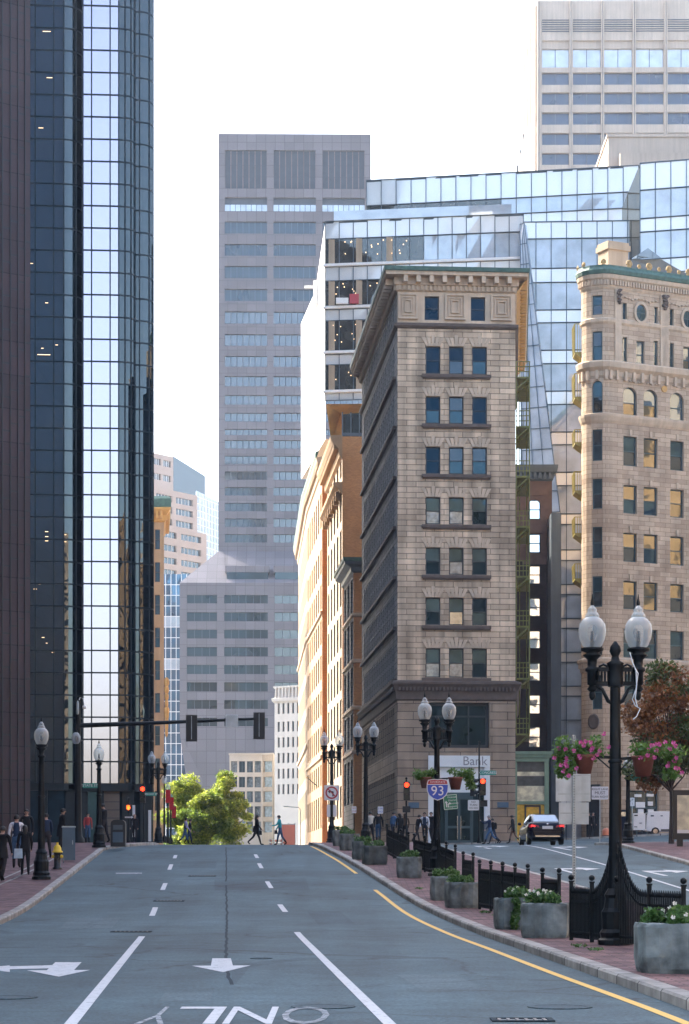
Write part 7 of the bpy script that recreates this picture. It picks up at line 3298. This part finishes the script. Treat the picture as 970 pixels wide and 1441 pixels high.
# ------------------------------------------------------------------ people
def person(label, px, Y, yaw, top='cloth_black', legs='cloth_dark', h=1.72, stride=.35, hair='hair', skin='skin', long_hair=False, coat=0, sleeves=None,
           arms=.5, shorts=False, kh=KH, lean=0.05, bent=None, slim=1.0, backpack=None, group=None, face_px=None):
    k = h / 1.74
    V = Vector
    B = []                                     # bones: (name, parent index, position, radius, material)
    mt = {'top': top, 'legs': legs, 'skin': skin, 'sleeve': sleeves or top, 'shoe': 'cloth_black'}

    def leg(side, a, bnd):
        hip = V((.092 * side, 0, .90))
        knee = hip + V((0, .43 * math.sin(a), -.43 * math.cos(a)))
        ank = knee + V((0, .42 * math.sin(a - bnd), -.42 * math.cos(a - bnd)))
        pitch = (a - bnd) * .8
        toe = ank + V((.02 * side, .17 * math.cos(pitch), -.045 + .17 * math.sin(pitch) * .7))
        heel = ank + V((0, -.045, -.045))
        return hip, knee, ank, toe, heel
    Lg = leg(-1, stride, .10 + stride * .15)
    Rg = leg(1, -stride * .9, .12 + stride * .8)
    low = min(Lg[2].z, Rg[2].z, Lg[3].z + .03, Rg[3].z + .03)
    dz = .085 - low
    sh_y = lean

    def arm(side, a, bnd):
        s = V((.185 * side * slim, sh_y, 1.42))
        e = s + V((.055 * side, .29 * math.sin(a), -.29 * math.cos(a)))
        w = e + V((-.005 * side, .25 * math.sin(a + bnd), -.25 * math.cos(a + bnd)))
        hd = w + (w - e).normalized() * .085
        return s, e, w, hd
    la = bent if bent else (-stride * arms, .35)
    La = arm(-1, *la)
    Ra = arm(1, stride * arms, .45)
    pv = V((0, 0, .955))
    pts = [pv, V((0, lean * .4, 1.10)), V((0, lean * .8, 1.28)), V((0, lean, 1.43)), V((0, lean + .015, 1.505)), V((0, lean + .035, 1.60)), V((0, lean + .035, 1.69))]
    rad = [(.150 * slim, .115), (.135 * slim, .105), (.165 * slim, .115), (.11, .075), (.052, .052), (.083, .095), (.060, .070)]
    mat = ['legs' if not coat else 'top', 'top', 'top', 'top', 'skin', 'skin', 'skin']
    edges = [(0, 1), (1, 2), (2, 3), (3, 4), (4, 5), (5, 6)]
    for lg_ in (Lg, Rg):
        o = len(pts)
        pts += [lg_[0], lg_[1], lg_[2], lg_[3]]
        rad += [(.098 + .02 * coat, .10 + .02 * coat), (.064 + .03 * max(0, coat - .5), .066), (.046, .046), (.034, .03)]
        mat += ['legs', 'skin' if shorts else 'legs', 'shoe', 'shoe']
        edges += [(0, o), (o, o + 1), (o + 1, o + 2), (o + 2, o + 3)]
    for am in (La, Ra):
        o = len(pts)
        pts += list(am)
        rad += [(.068, .068), (.050, .050), (.033, .030), (.040, .020)]
        mat += ['sleeve', 'sleeve', 'sleeve', 'skin']
        edges += [(3, o), (o, o + 1), (o + 1, o + 2), (o + 2, o + 3)]
    pts = [p + V((0, 0, dz)) for p in pts]
    me = bpy.data.meshes.new('tmp')
    me.from_pydata([tuple(p) for p in pts], edges, [])
    ob = bpy.data.objects.new('tmp', me)
    COL.objects.link(ob)
    sk = ob.modifiers.new('Skin', 'SKIN')
    sk.use_smooth_shade = True
    for i, d in enumerate(me.skin_vertices[0].data):
        d.radius = rad[i]
        d.use_root = (i == 0)
    ss = ob.modifiers.new('Sub', 'SUBSURF')
    ss.levels = ss.render_levels = 1
    dg = bpy.context.evaluated_depsgraph_get()
    dg.update()
    body = bpy.data.meshes.new_from_object(ob.evaluated_get(dg))
    bpy.data.objects.remove(ob)
    names = list(dict.fromkeys(['top', 'legs', 'skin', 'sleeve', 'shoe']))
    vs = [v.co.copy() for v in body.vertices]
    mb = MB()
    mb.v = [tuple(v) for v in vs]
    segs = [(pts[a_], pts[b_], mat[b_], mat[a_]) for a_, b_ in edges]
    for p in body.polygons:
        c = p.center
        best, bm = 9e9, 'top'
        for a_, b_, m1, m0 in segs:
            ab = b_ - a_
            t = max(0, min(1, (c - a_).dot(ab) / max(1e-9, ab.length_squared)))
            d = (c - a_ - ab * t).length
            if d < best:
                best = d
                bm = m1 if t > .45 else m0
        if bm == 'skin' and c.z < dz + 1.47 and c.z > dz + 1.2 and abs(c.x) < .1:
            bm = 'top'
        mb.f.append(list(p.vertices))
        mb.m.append(names.index(bm))
        mb.s.append(True)
    # coat skirt joins the trunk: widen is already in the radii; fingers, nose, ears, eyes
    for am, side in ((La, -1), (Ra, 1)):
        w, hd = am[2] + V((0, 0, dz)), am[3] + V((0, 0, dz))
        dr = (hd - w).normalized()
        for q in range(4):
            o = V((0, -.027 + .018 * q, 0))
            ln = (.055, .066, .07, .058)[q]
            p0 = hd + o - dr * .015
            mb.tube([p0, p0 + dr * ln * .6, p0 + dr * ln + V((-.012 * side, .008, 0))], [.0095, .009, .007], 5, 2)
        mb.tube([w + dr * .02 + V((0, .02, 0)), w + dr * .06 + V((-.01 * side, .045, 0)), w + dr * .10 + V((-.012 * side, .05, 0))], [.012, .010, .008], 5, 2)
    hc = V((0, lean + .035, 1.605 + dz))
    mb.add([hc + V((-.014, .090, -.02)), hc + V((.014, .090, -.02)), hc + V((0, .118, -.018)), hc + V((0, .088, .03))], [(0, 1, 2), (1, 3, 2), (3, 0, 2), (0, 3, 1)], 2)
    for sx in (-1, 1):
        mb.ball(hc + V((.033 * sx, .080, .02)), (.012, .008, .008), 6, 4, 4)
        mb.ball(hc + V((.084 * sx, .0, .0)), (.012, .025, .033), 6, 4, 2)
    mb.box(hc.x - .022, hc.x + .022, hc.y + .078, hc.y + .090, hc.z - .050, hc.z - .043, 3 if False else 4)
    M4 = Matrix.Scale(k, 4)
    mb.xform(M4)
    loc = at(px, Y, 0, kh)
    t = thing('person', label, 'person', loc, R(yaw), group)
    mb.build('body', [M[mt[n_]] for n_ in names], t)
    hr = MB()
    vs, n, m_ = [], 14, 9
    for i in range(m_ + 1):
        th = math.pi * (.02 + .60 * i / m_)
        for q in range(n):
            a_ = 2 * math.pi * q / n
            front = max(0, math.sin(a_))
            t2 = th * (1 - .38 * front)
            vs.append(hc + V((.098 * math.sin(t2) * math.cos(a_), -.006 + .112 * math.sin(t2) * math.sin(a_), .014 + .112 * math.cos(t2))))
    fs = [(i * n + q, (i + 1) * n + q, (i + 1) * n + (q + 1) % n, i * n + (q + 1) % n) for i in range(m_) for q in range(n)]
    hr.add(vs, fs, 0, True)
    if long_hair:
        hr.tube([hc + V((0, -.05, .05)), hc + V((0, -.085, -.06)), hc + V((0, -.09, -.17)), hc + V((0, -.075, -.26))], [.07, .085, .075, .03], 9, 0)
    hr.xform(M4)
    hr.build('hair', M[hair], t)
    if coat:
        c_ = MB()
        prof = [(.135 * slim, 1.12), (.165 * slim, .98), (.185 * slim, .80), (.20 * slim, .90 - .36 * coat)]
        c_.lathe([(r_, z + dz) for r_, z in prof[::-1]], (0, 0, 0), 14, 0, True, 1, .78 + stride * .6)
        c_.xform(M4)
        c_.build('coat_skirt', M[top], t)
    if backpack:
        b_ = MB()
        b_.lathe([(.05, 0), (.14, .03), (.16, .2), (.15, .36), (.06, .44)], (0, -.17 + lean, 1.02 + dz), 12, 0, True, 1, .6)
        b_.xform(M4)
        bp = thing('backpack', 'dark backpack on the back of ' + backpack, 'backpack', loc, R(yaw))
        b_.build('sack', M['cloth_black'], bp)
        b_ = MB()
        for sx in (-1, 1):
            b_.tube([(.10 * sx, -.12 + lean, 1.42 + dz), (.115 * sx, .02 + lean, 1.49 + dz), (.12 * sx, .13 + lean, 1.38 + dz), (.13 * sx, .12 + lean, 1.2 + dz), (.14 * sx, -.06, 1.08 + dz)], .018, 6)
        b_.xform(M4)
        b_.build('strap', M['cloth_dark'], bp)
    return t


def hand_bag(label, px, py, Y, w, h, mat, name='tote_bag', rz=0, handles=True):
    t = thing(name, label, 'bag', (PX(px, Y), Y, PZ(py, Y)), rz)
    m = MB()
    m.prism([(-w / 2, -.06), (w / 2, -.06), (w / 2, .06), (-w / 2, .06)], -h / 2, h / 2, 0, [(-w * .46, -.04), (w * .46, -.04), (w * .46, .04), (-w * .46, .04)])
    m.build('sack', M[mat], t)
    if handles:
        m = MB()
        for y in (-.03, .03):
            m.tube([(-w * .25, y, h / 2 - .01), (-w * .18, y, h / 2 + .13), (0, y, h / 2 + .19), (w * .18, y, h / 2 + .13), (w * .25, y, h / 2 - .01)], .010, 5)
        m.build('handle', M['cloth_black'], t)


wl = 'walkers on the left sidewalk'
person('person in a black suit walking away with a pale bag at the hip', 35.5, 74, 12, 'cloth_black', 'cloth_black', 1.62, .24, long_hair=True, group=wl)
hand_bag('pale blue and white shopping bag at the hip of the walker in black', 26, 1201, 73.75, .27, .31, 'cloth_bag', rz=.2)
person('person in a navy vest with white sleeves walking away', 23.5, 78.5, 5, 'cloth_navy', 'cloth_jeans', 1.82, .22, sleeves='cloth_white', arms=.7, group=wl)
person('person in a dark coat cut off by the left edge of the photo', 3.5, 70.5, -8, 'cloth_black', 'cloth_dark', 1.70, .28, coat=.5, group=wl)
person('person in a dark jacket behind the pair of left hand walkers', 38, 88, 180, 'cloth_black', 'cloth_dark', 1.78, .2, group=wl)
person('person in a navy jacket half hidden behind the left lamp post', 65.5, 86, 20, 'cloth_navy', 'cloth_dark', 1.70, .25, group=wl)
person('person in a dark coat standing behind the blue grey cabinet', 86, 88.5, -70, 'cloth_black', 'cloth_black', 1.80, .12, coat=.6, group=wl)
person('person in a red jacket waiting by the tower lobby', 123.5, 130, 200, 'cloth_red', 'cloth_jeans', 1.66, .1)
person('person in dark clothes standing left of the litter bin', 147, 103, 60, 'cloth_black', 'cloth_dark', 1.74, .15)
person('bald person in a dark top by the amber hand signal', 190, 137, 170, 'cloth_dark', 'cloth_dark', 1.66, .1, hair='skin')
person('person in a black coat striding across the crest of the road', 360.5, 128.5, -82, 'cloth_black', 'cloth_black', 1.74, .42, coat=.35, kh=0, long_hair=True)
hand_bag('black shoulder bag beside the person in the black coat', 365.5, 1172, 128.2, .24, .24, 'cloth_black', 'shoulder_bag', .3)
person('person in a teal jacket and blue jeans crossing the road', 394.5, 130.5, 88, 'cloth_teal', 'cloth_jeans', 1.72, .30, kh=0, bent=(.5, .9))
hand_bag('small black bag carried by the person in the teal jacket', 388.5, 1171, 130.3, .22, .2, 'cloth_black', 'small_bag', 1.2, False)
person('person in a lilac sleeved top and bright jeans before the trees', 260.5, 146, -75, 'cloth_black', 'cloth_jeans', 1.74, .38, sleeves='cloth_lilac', kh=0)
person('person with a grey bag walking right behind the lilac top', 266.5, 149, -80, 'cloth_dark', 'cloth_navy', 1.66, .3, kh=0)
wr = 'walkers beyond the island'
person('person in a cream jacket walking beyond the second lamp', 522, 128, 20, 'cloth_cream', 'cloth_black', 1.74, .2, group=wr)
person('person in a black top and jeans beside the cream jacket', 532.5, 126.5, -10, 'cloth_black', 'cloth_jeans', 1.70, .2, group=wr)
person('person in a blue jacket passing the stone corner', 553, 131, -60, 'cloth_blue', 'cloth_navy', 1.80, .3, group=wr)
person('person in black left of the slim signal post', 563.5, 124, 30, 'cloth_black', 'cloth_black', 1.60, .25, long_hair=True, group=wr)
person('person in dark brown right of the slim signal post', 570.5, 126, 10, 'cloth_brown', 'cloth_black', 1.62, .25, long_hair=True, group=wr)
person('person in a dark jacket bending near the interstate lamp', 587, 127, -60, 'cloth_black', 'cloth_dark', 1.58, .35, lean=.14, group=wr)
person('person in navy with white collar walking left of the interstate lamp', 598, 131, 170, 'cloth_navy', 'cloth_black', 1.76, .32, long_hair=True, sleeves='cloth_white', group=wr)
person('person in a black coat beside the navy walker', 607.5, 131.5, 160, 'cloth_black', 'cloth_dark', 1.78, .3, coat=.4, group=wr)
person('person in blue striding past the bank holding up a phone', 690, 138, 80, 'cloth_navy', 'cloth_blue', 1.80, .46, kh=.004, hair='hair_grey', bent=(.9, 1.3))
person('shorter person in black just behind the blue strider at the bank', 695, 139.5, 78, 'cloth_black', 'cloth_navy', 1.60, .40, kh=.004, backpack='the shorter person by the bank')
person('person in a black shirt and dark shorts walking right of the bank', 722.5, 138.5, 82, 'cloth_black', 'cloth_black', 1.76, .36, kh=.004, shorts=True, skin='skin_dark')
person('person in dark clothes at the porch of the rounded building', 829, 165, 160, 'cloth_black', 'cloth_black', 1.72, .15)
person('person in a white shirt and black jacket at the porch of the rounded building', 834.5, 166, 190, 'cloth_dark', 'cloth_black', 1.74, .15, sleeves='cloth_black', hair='hair')


# ------------------------------------------------------------------ vehicles
def wheel(t, x, y, r=.33, w=.22, side=1):
    m = MB()
    m.tube([(x - w / 2, y, r), (x - w / 2 + .03, y, r), (x + w / 2 - .03, y, r), (x + w / 2, y, r)], [r * .9, r, r, r * .9], 20, 0)
    wo = m.build('wheel', M['rubber'], t)
    m = MB()
    xo = x + side * w / 2
    m.tube([(xo - side * .02, y, r), (xo + side * .006, y, r)], [r * .64, r * .6], 16)
    m.build('rim', M['chrome'], wo)


def loft(mb, rings, mi=0, close=True):
    n = len(rings[0])
    o = len(mb.v)
    vs = [p for r in rings for p in r]
    fs = []
    for i in range(len(rings) - 1):
        for k in range(n):
            a_, b_ = i * n + k, i * n + (k + 1) % n
            fs.append((a_, b_, b_ + n, a_ + n))
    mb.add(vs, fs, mi, True)
    mb.add(rings[0], [tuple(range(n - 1, -1, -1))], mi)
    mb.add(rings[-1], [tuple(range(n))], mi)


def sedan():
    Y = 110.0
    t = thing('parked_car', 'dark blue sedan seen from behind with its brake lamps lit', 'car', at(761.5, Y, 0, .004), R(2.5))
    t.scale = (.95, 1, 1)

    def ring(y, w, zb, zt):
        half = [(w * .82, zb), (w * .97, zb + .10), (w, zb + .24), (w, zt - .24), (w * .96, zt - .08), (w * .84, zt)]
        return [(x, y, z) for x, z in half] + [(-x, y, z) for x, z in half[::-1]]
    m = MB()
    loft(m, [ring(*s) for s in ((-2.38, .70, .40, .80), (-2.34, .80, .33, .95), (-2.20, .87, .27, 1.04), (-1.75, .905, .2, 1.06), (-1, .915, .18, 1.0), (0, .92, .18, .97), (1.0, .915, .18, .95), (1.6, .90, .2, .9), (2.1, .84, .25, .8), (2.32, .72, .32, .70), (2.38, .55, .4, .6))])
    m.build('body', M['carpaint'], t)
    m = MB()
    gh = [(-1.90, .70, 1.03, .70, 1.045), (-1.02, .80, 1.0, .58, 1.42), (-.6, .82, .98, .60, 1.46), (.2, .82, .96, .60, 1.45), (1.15, .74, .93, .70, .94)]
    loft(m, [[(a_, y, b_), (c_, y, d_), (-c_, y, d_), (-a_, y, b_)] for y, a_, b_, c_, d_ in gh])
    m.build('cabin', M['carpaint'], t)

    def pane(p, name, mat='carglass', off=.008):
        p = [Vector(q) for q in p]
        n_ = (p[1] - p[0]).cross(p[2] - p[0]).normalized() * off
        m_ = MB()
        m_.add([q + n_ for q in p], [tuple(range(len(p)))])
        m_.build(name, M[mat], t)
    pane([(-.62, -1.83, 1.075), (.62, -1.83, 1.075), (.53, -1.08, 1.40), (-.53, -1.08, 1.40)], 'rear_window')
    for s in (-1, 1):
        q = [(s * .775, -1.15, 1.04), (s * .80, .75, 1.0), (s * .62, .30, 1.40), (s * .60, -.85, 1.40)]
        pane(q if s > 0 else q[::-1], 'side_window', 'carglass', .014)
    q = [(-.68, 1.10, .97), (.68, 1.10, .97), (.57, .28, 1.43), (-.57, .28, 1.43)]
    pane(q[::-1], 'windscreen')
    for s in (-1, 1):
        wheel(t, s * .80, -1.42, .325, .22, s)
        wheel(t, s * .80, 1.42, .325, .22, s)
        m = MB()
        m.add([(s * .40, -2.400, .80), (s * .84, -2.30, .78), (s * .90, -2.12, .82), (s * .90, -2.08, .94), (s * .82, -2.33, .93), (s * .46, -2.385, .90),
               (s * .40, -2.30, .80), (s * .80, -2.2, .78), (s * .86, -2.06, .82), (s * .86, -2.02, .94), (s * .78, -2.24, .93), (s * .46, -2.28, .90)],
              [(0, 1, 4, 5) if s > 0 else (5, 4, 1, 0), (1, 2, 3, 4) if s > 0 else (4, 3, 2, 1), (5, 4, 10, 11), (4, 3, 9, 10), (0, 6, 7, 1), (1, 7, 8, 2), (0, 5, 11, 6)], 0)
        m.build('tail_lamp', M['sign_red'], t)
        m = MB()
        m.add([(s * .60, -2.375, .815), (s * .80, -2.33, .80), (s * .80, -2.345, .90), (s * .62, -2.385, .89)], [(0, 1, 2, 3) if s > 0 else (3, 2, 1, 0)])
        m.build('brake_lamp', M['tail'], t)
        m = MB()
        m.ball((s * 1.0, .62, 1.02), (.10, .07, .075), 8, 6)
        m.build('mirror', M['carpaint'], t)
    m = MB()
    m.box(-.26, .26, -2.425, -2.39, .72, .86)
    m.build('number_plate', M['sign_white'], t)
    m = MB()
    m.box(-.60, .60, -2.405, -2.37, .375, .40)
    m.build('bumper_strip', M['chrome'], t)
    m = MB()
    m.box(-.68, .68, -2.395, -2.3, .58, .595)
    m.build('bumper_gap', M['black'], t)
    m = MB()
    m.lathe([(.05, 0), (.05, .012), (.01, .014)], (0, 0, 0), 12)
    m.v = [(x, -2.385 - z, .955 + y * .7) for x, y, z in m.v]
    m.build('badge', M['chrome'], t)
    m = MB()
    m.ball((-.33, -.25, 1.14), (.17, .12, .17), 8, 6)
    m.ball((.35, -.25, 1.14), (.17, .12, .17), 8, 6)
    m.build('headrest', M['black'], t)


sedan()


def van():
    Y = 182.0
    x0 = PX(907.5, Y)
    g = GZ(x0 + 2, Y)
    t = thing('cargo_van', 'small white cargo van with a rear door swung open by the rounded building', 'van', (x0, Y, g), 0)
    prof = [(0, .38), (.0, .75), (.04, 1.55), (.14, 1.80), (.4, 1.87), (2.55, 1.86), (2.85, 1.75), (3.45, 1.18), (4.2, .98), (4.36, .80), (4.36, .36), (3.95, .30), (3.85, .52), (3.6, .66), (3.35, .52), (3.25, .30), (1.05, .30), (.97, .50), (.72, .66), (.46, .50), (.38, .30)]
    m = MB()
    n = len(prof)
    vs = []
    for y, k in ((-.90, .0), (-.86, .04), (.86, .04), (.90, 0)):
        vs += [(x, y, z + (-.03 if (k == 0 and z > 1.5) else 0)) for x, z in prof]
    vs2 = [(x, y, z) for (x, y, z) in vs]
    fs = []
    for i in range(3):
        for q in range(n):
            a_, b_ = i * n + q, i * n + (q + 1) % n
            fs.append((a_, a_ + n, b_ + n, b_))
    m.add(vs2, fs)
    m.add(vs2[:n], [tuple(range(n))])
    m.add(vs2[-n:], [tuple(range(n - 1, -1, -1))])
    m.build('body', M['vanpaint'], t)
    for x in (.72, 3.6):
        for s, y in ((-1, -.80), (1, .80)):
            q = MB()
            q.tube([(x, y - .1, .31), (x, y + .1, .31)], .31, 18)
            wo = q.build('wheel', M['rubber'], t)
            q = MB()
            q.tube([(x, y + s * .10, .31), (x, y + s * .112, .31)], .19, 14)
            q.build('rim', M['chrome'], wo)
    m = MB()
    m.box(-.002, .35, -.8, .8, .5, 1.7)
    m.build('cargo_opening', M['black'], t)
    m = MB()
    m.prism([(-1.02, -1.0), (-.06, -.93), (-.06, -.88), (-1.02, -.95)], .40, 1.72)
    d_ = m.build('rear_door', M['vanpaint'], t)
    m = MB()
    m.box(-.55, -.35, -1.0, -.965, .92, .97)
    m.box(-.96, -.72, -1.02, -.985, .62, .68)
    m.build('handle', M['black'], d_)
    m = MB()
    m.box(-.95, -.68, -1.03, -.985, 1.50, 1.60)
    m.build('hinge', M['black'], d_)
    m = MB()
    m.box(1.15, 3.2, -.915, -.905, .33, .47)
    m.build('sill_trim', M['black'], t)
    m = MB()
    m.box(.35, .60, -.908, -.901, 1.46, 1.58)
    m.box(1.12, 1.30, -.908, -.901, 1.48, 1.56)
    m.build('side_mark', M['louvre'], t)
    m = MB()
    m.add([(2.35, -.906, 1.22), (3.2, -.906, 1.18), (2.8, -.906, 1.68), (2.35, -.906, 1.70)], [(0, 1, 2, 3)])
    m.build('side_window', M['carglass'], t)
    m = MB()
    m.box(2.0, 2.2, -.93, -.901, 1.0, 1.05)
    m.build('door_handle', M['black'], t)
    m = MB()
    m.add([(2.9, -.8, 1.74), (2.9, .8, 1.74), (3.48, .8, 1.20), (3.48, -.8, 1.20)], [(0, 3, 2, 1)])
    for i in range(4):
        x, y, z = m.v[i]
        m.v[i] = (x + .02, y, z + .02)
    m.build('windscreen', M['carglass'], t)


van()


# ------------------------------------------------------------------ trees
def tree(label, base, H, crown_c, crown_r, nclump, nleaf, size, mats, trunk_r=.16, seed=1, fork=.35, group=None, weights=None):
    rnd = random.Random(seed)
    random.seed(seed)
    t = thing('street_tree', label, 'tree', base, 0, group)
    c = Vector(crown_c)
    clumps = []
    limbs = MB()
    fz = H * fork
    limbs.tube([(0, 0, -.1), (.03, 0, fz * .5), (0, .02, fz)], [trunk_r * 1.25, trunk_r, trunk_r * .8], 9)
    for i in range(nclump):
        while True:
            p = Vector((rnd.uniform(-1, 1), rnd.uniform(-1, 1), rnd.uniform(-1, 1)))
            if .25 < p.length < 1:
                break
        taper = 1 - .45 * max(0, p.z)
        q = Vector((c.x + p.x * crown_r[0] * taper, c.y + p.y * crown_r[1] * taper, c.z + p.z * crown_r[2]))
        s = rnd.uniform(.20, .36) * (crown_r[0] + crown_r[2]) / 2
        clumps.append((tuple(q), (s * 1.15, s * 1.1, s * .75)))
        if i % 2 == 0:
            a = Vector((0, 0, fz * rnd.uniform(.85, 1.0)))
            mid = a.lerp(q, .5) + Vector((rnd.uniform(-.2, .2), rnd.uniform(-.2, .2), rnd.uniform(0, .3)))
            limbs.tube([a, mid, q], [trunk_r * .42, trunk_r * .25, .015], 6)
    limbs.build('trunk', M['bark'], t)
    groups = [MB() for _ in mats]
    for i, cl in enumerate(clumps):
        gi = (i % len(mats)) if not weights else rnd.choices(range(len(mats)), weights)[0]
        leaves(groups[gi], [cl], int(nleaf / nclump), size, 0, .8)
    for g_, mt in zip(groups, mats):
        if g_.f:
            g_.build('crown', M[mt], t, uv=False)
    return t


gt = 'sunlit trees at the end of the street'
g_ = at(258, 226, 0, 0)
tree('sunlit yellow green tree on the left behind the crossing', g_, 8, (0, 0, 4.0), (2.05, 2.0, 4.0), 60, 20000, .24, ['leaf_sun', 'leaf_sun', 'leaf_green'], .14, 3, .2, gt)
g_ = at(319, 232, 0, 0)
tree('tallest sunlit tree right of the middle behind the crossing', g_, 8.5, (-.1, 0, 3.9), (2.35, 2.2, 4.2), 64, 22000, .24, ['leaf_sun', 'leaf_sun', 'leaf_green'], .15, 8, .2, gt)
g_ = at(290, 222, 0, 0)
tree('lower darker tree between the two sunlit ones', g_, 6, (-.2, 0, 2.9), (2.3, 1.8, 3.2), 50, 17000, .24, ['leaf_green', 'leaf_sun'], .12, 5, .2, gt)
g_ = at(945, 103)
tree('rusty autumn tree behind the advertising panel on the brick pavement', g_, 8, (-.2, .2, 5.25), (2.1, 1.9, 2.85), 60, 16000, .17, ['leaf_rust', 'leaf_dull'], .11, 12, .33, None, [.58, .42])
random.seed(21)
# ------------------------------------------------------------------ air
hz = MB()
hz.box(-320, 420, -40, 620, -4.5, 215)
ho = hz.build('haze', None, uv=False)
ho.data.materials.clear()
hm = bpy.data.materials.new('haze_air')
hm.use_nodes = True
hn = hm.node_tree
hn.nodes.remove(hn.nodes['Principled BSDF'])
pv = hn.nodes.new('ShaderNodeVolumePrincipled')
pv.inputs['Color'].default_value = (.80, .88, 1, 1)
pv.inputs['Density'].default_value = .0002
pv.inputs['Anisotropy'].default_value = .2
hn.links.new(pv.outputs[0], hn.nodes['Material Output'].inputs['Volume'])
ho.data.materials.append(hm)
tag(ho, 'thin pale haze hanging between the far towers', 'haze', kind='stuff')
scene.cycles.volume_bounces = 0
# ------------------------------------------------------------------ unseen blocks added for the glass fronts to mirror
def mirrored(name, label, poly, z1, wm, gm, bay=4.0, flr=3.9, frac=.62, z0=-3):
    t = thing(name, label, 'building', (poly[0][0], poly[0][1], 0))
    poly = [(x - poly[0][0], y - poly[0][1]) for x, y in poly]
    w, g = MB(), MB()
    gm = gm if isinstance(gm, list) else [gm]
    n = len(poly)
    for i in range(n):
        a, b = poly[i], poly[(i + 1) % n]
        L = math.hypot(b[0] - a[0], b[1] - a[1])
        d = ((b[0] - a[0]) / L, (b[1] - a[1]) / L)
        nn = (d[1], -d[0])
        nb = max(1, int(L / bay))
        nf = max(1, int((z1 - z0) / flr))
        ops = [(L * (q + .5 - frac / 2) / nb, L * (q + .5 + frac / 2) / nb, z0 + f * flr + 1.2, z0 + f * flr + 3.2) for q in range(nb) for f in range(1, nf)]
        wall(w, a, b, z0, z1, ops, .3)
        for u0, u1, v0, v1 in ops:
            p = [(a[0] + d[0] * u - nn[0] * .28, a[1] + d[1] * u - nn[1] * .28) for u in (u0, u1)]
            g.quad((*p[0], v0), (*p[1], v0), (*p[1], v1), (*p[0], v1), random.randrange(len(gm)))
    roofcap(w, poly, z1)
    w.build('wall', wm, t)
    tag(g.build('window_rows', gm, t), kind='stuff')


mirrored('added_office_tower', 'unseen dark office tower added for the left bay of the glass tower to mirror', [(-15.5, -48), (-50, -48), (-50, -90), (-15.5, -90)][::-1], 150, M['black'], [M['tower_dark'], M['vision'], M['win_gold'], M['win_dark'], M['cool_white'], M['win_dark']], 5.0, 7.6, .86)
mirrored('added_stone_block', 'unseen warm stone office block added for the curved glass to mirror', [(5, -46), (60, -46), (60, -85), (5, -85)][::1][::-1], 62, M['roundplain'], M['win_dark'], 3.6, 3.9, .55)
mirrored('added_brick_block', 'unseen tan brick office block added beyond the right edge for reflections', [(34, 20), (60, 20), (60, 96), (34, 96)], 46, M['cream_tan'], M['win_dark'], 3.4, 3.7, .5)
mirrored('added_pale_block', 'unseen pale yellow stone block added for the windows of the rounded building to mirror', [(78, 112), (110, 112), (110, 178), (78, 178)], 62, M['cream'], M['win_dark'], 5.0, 4.0, .40)
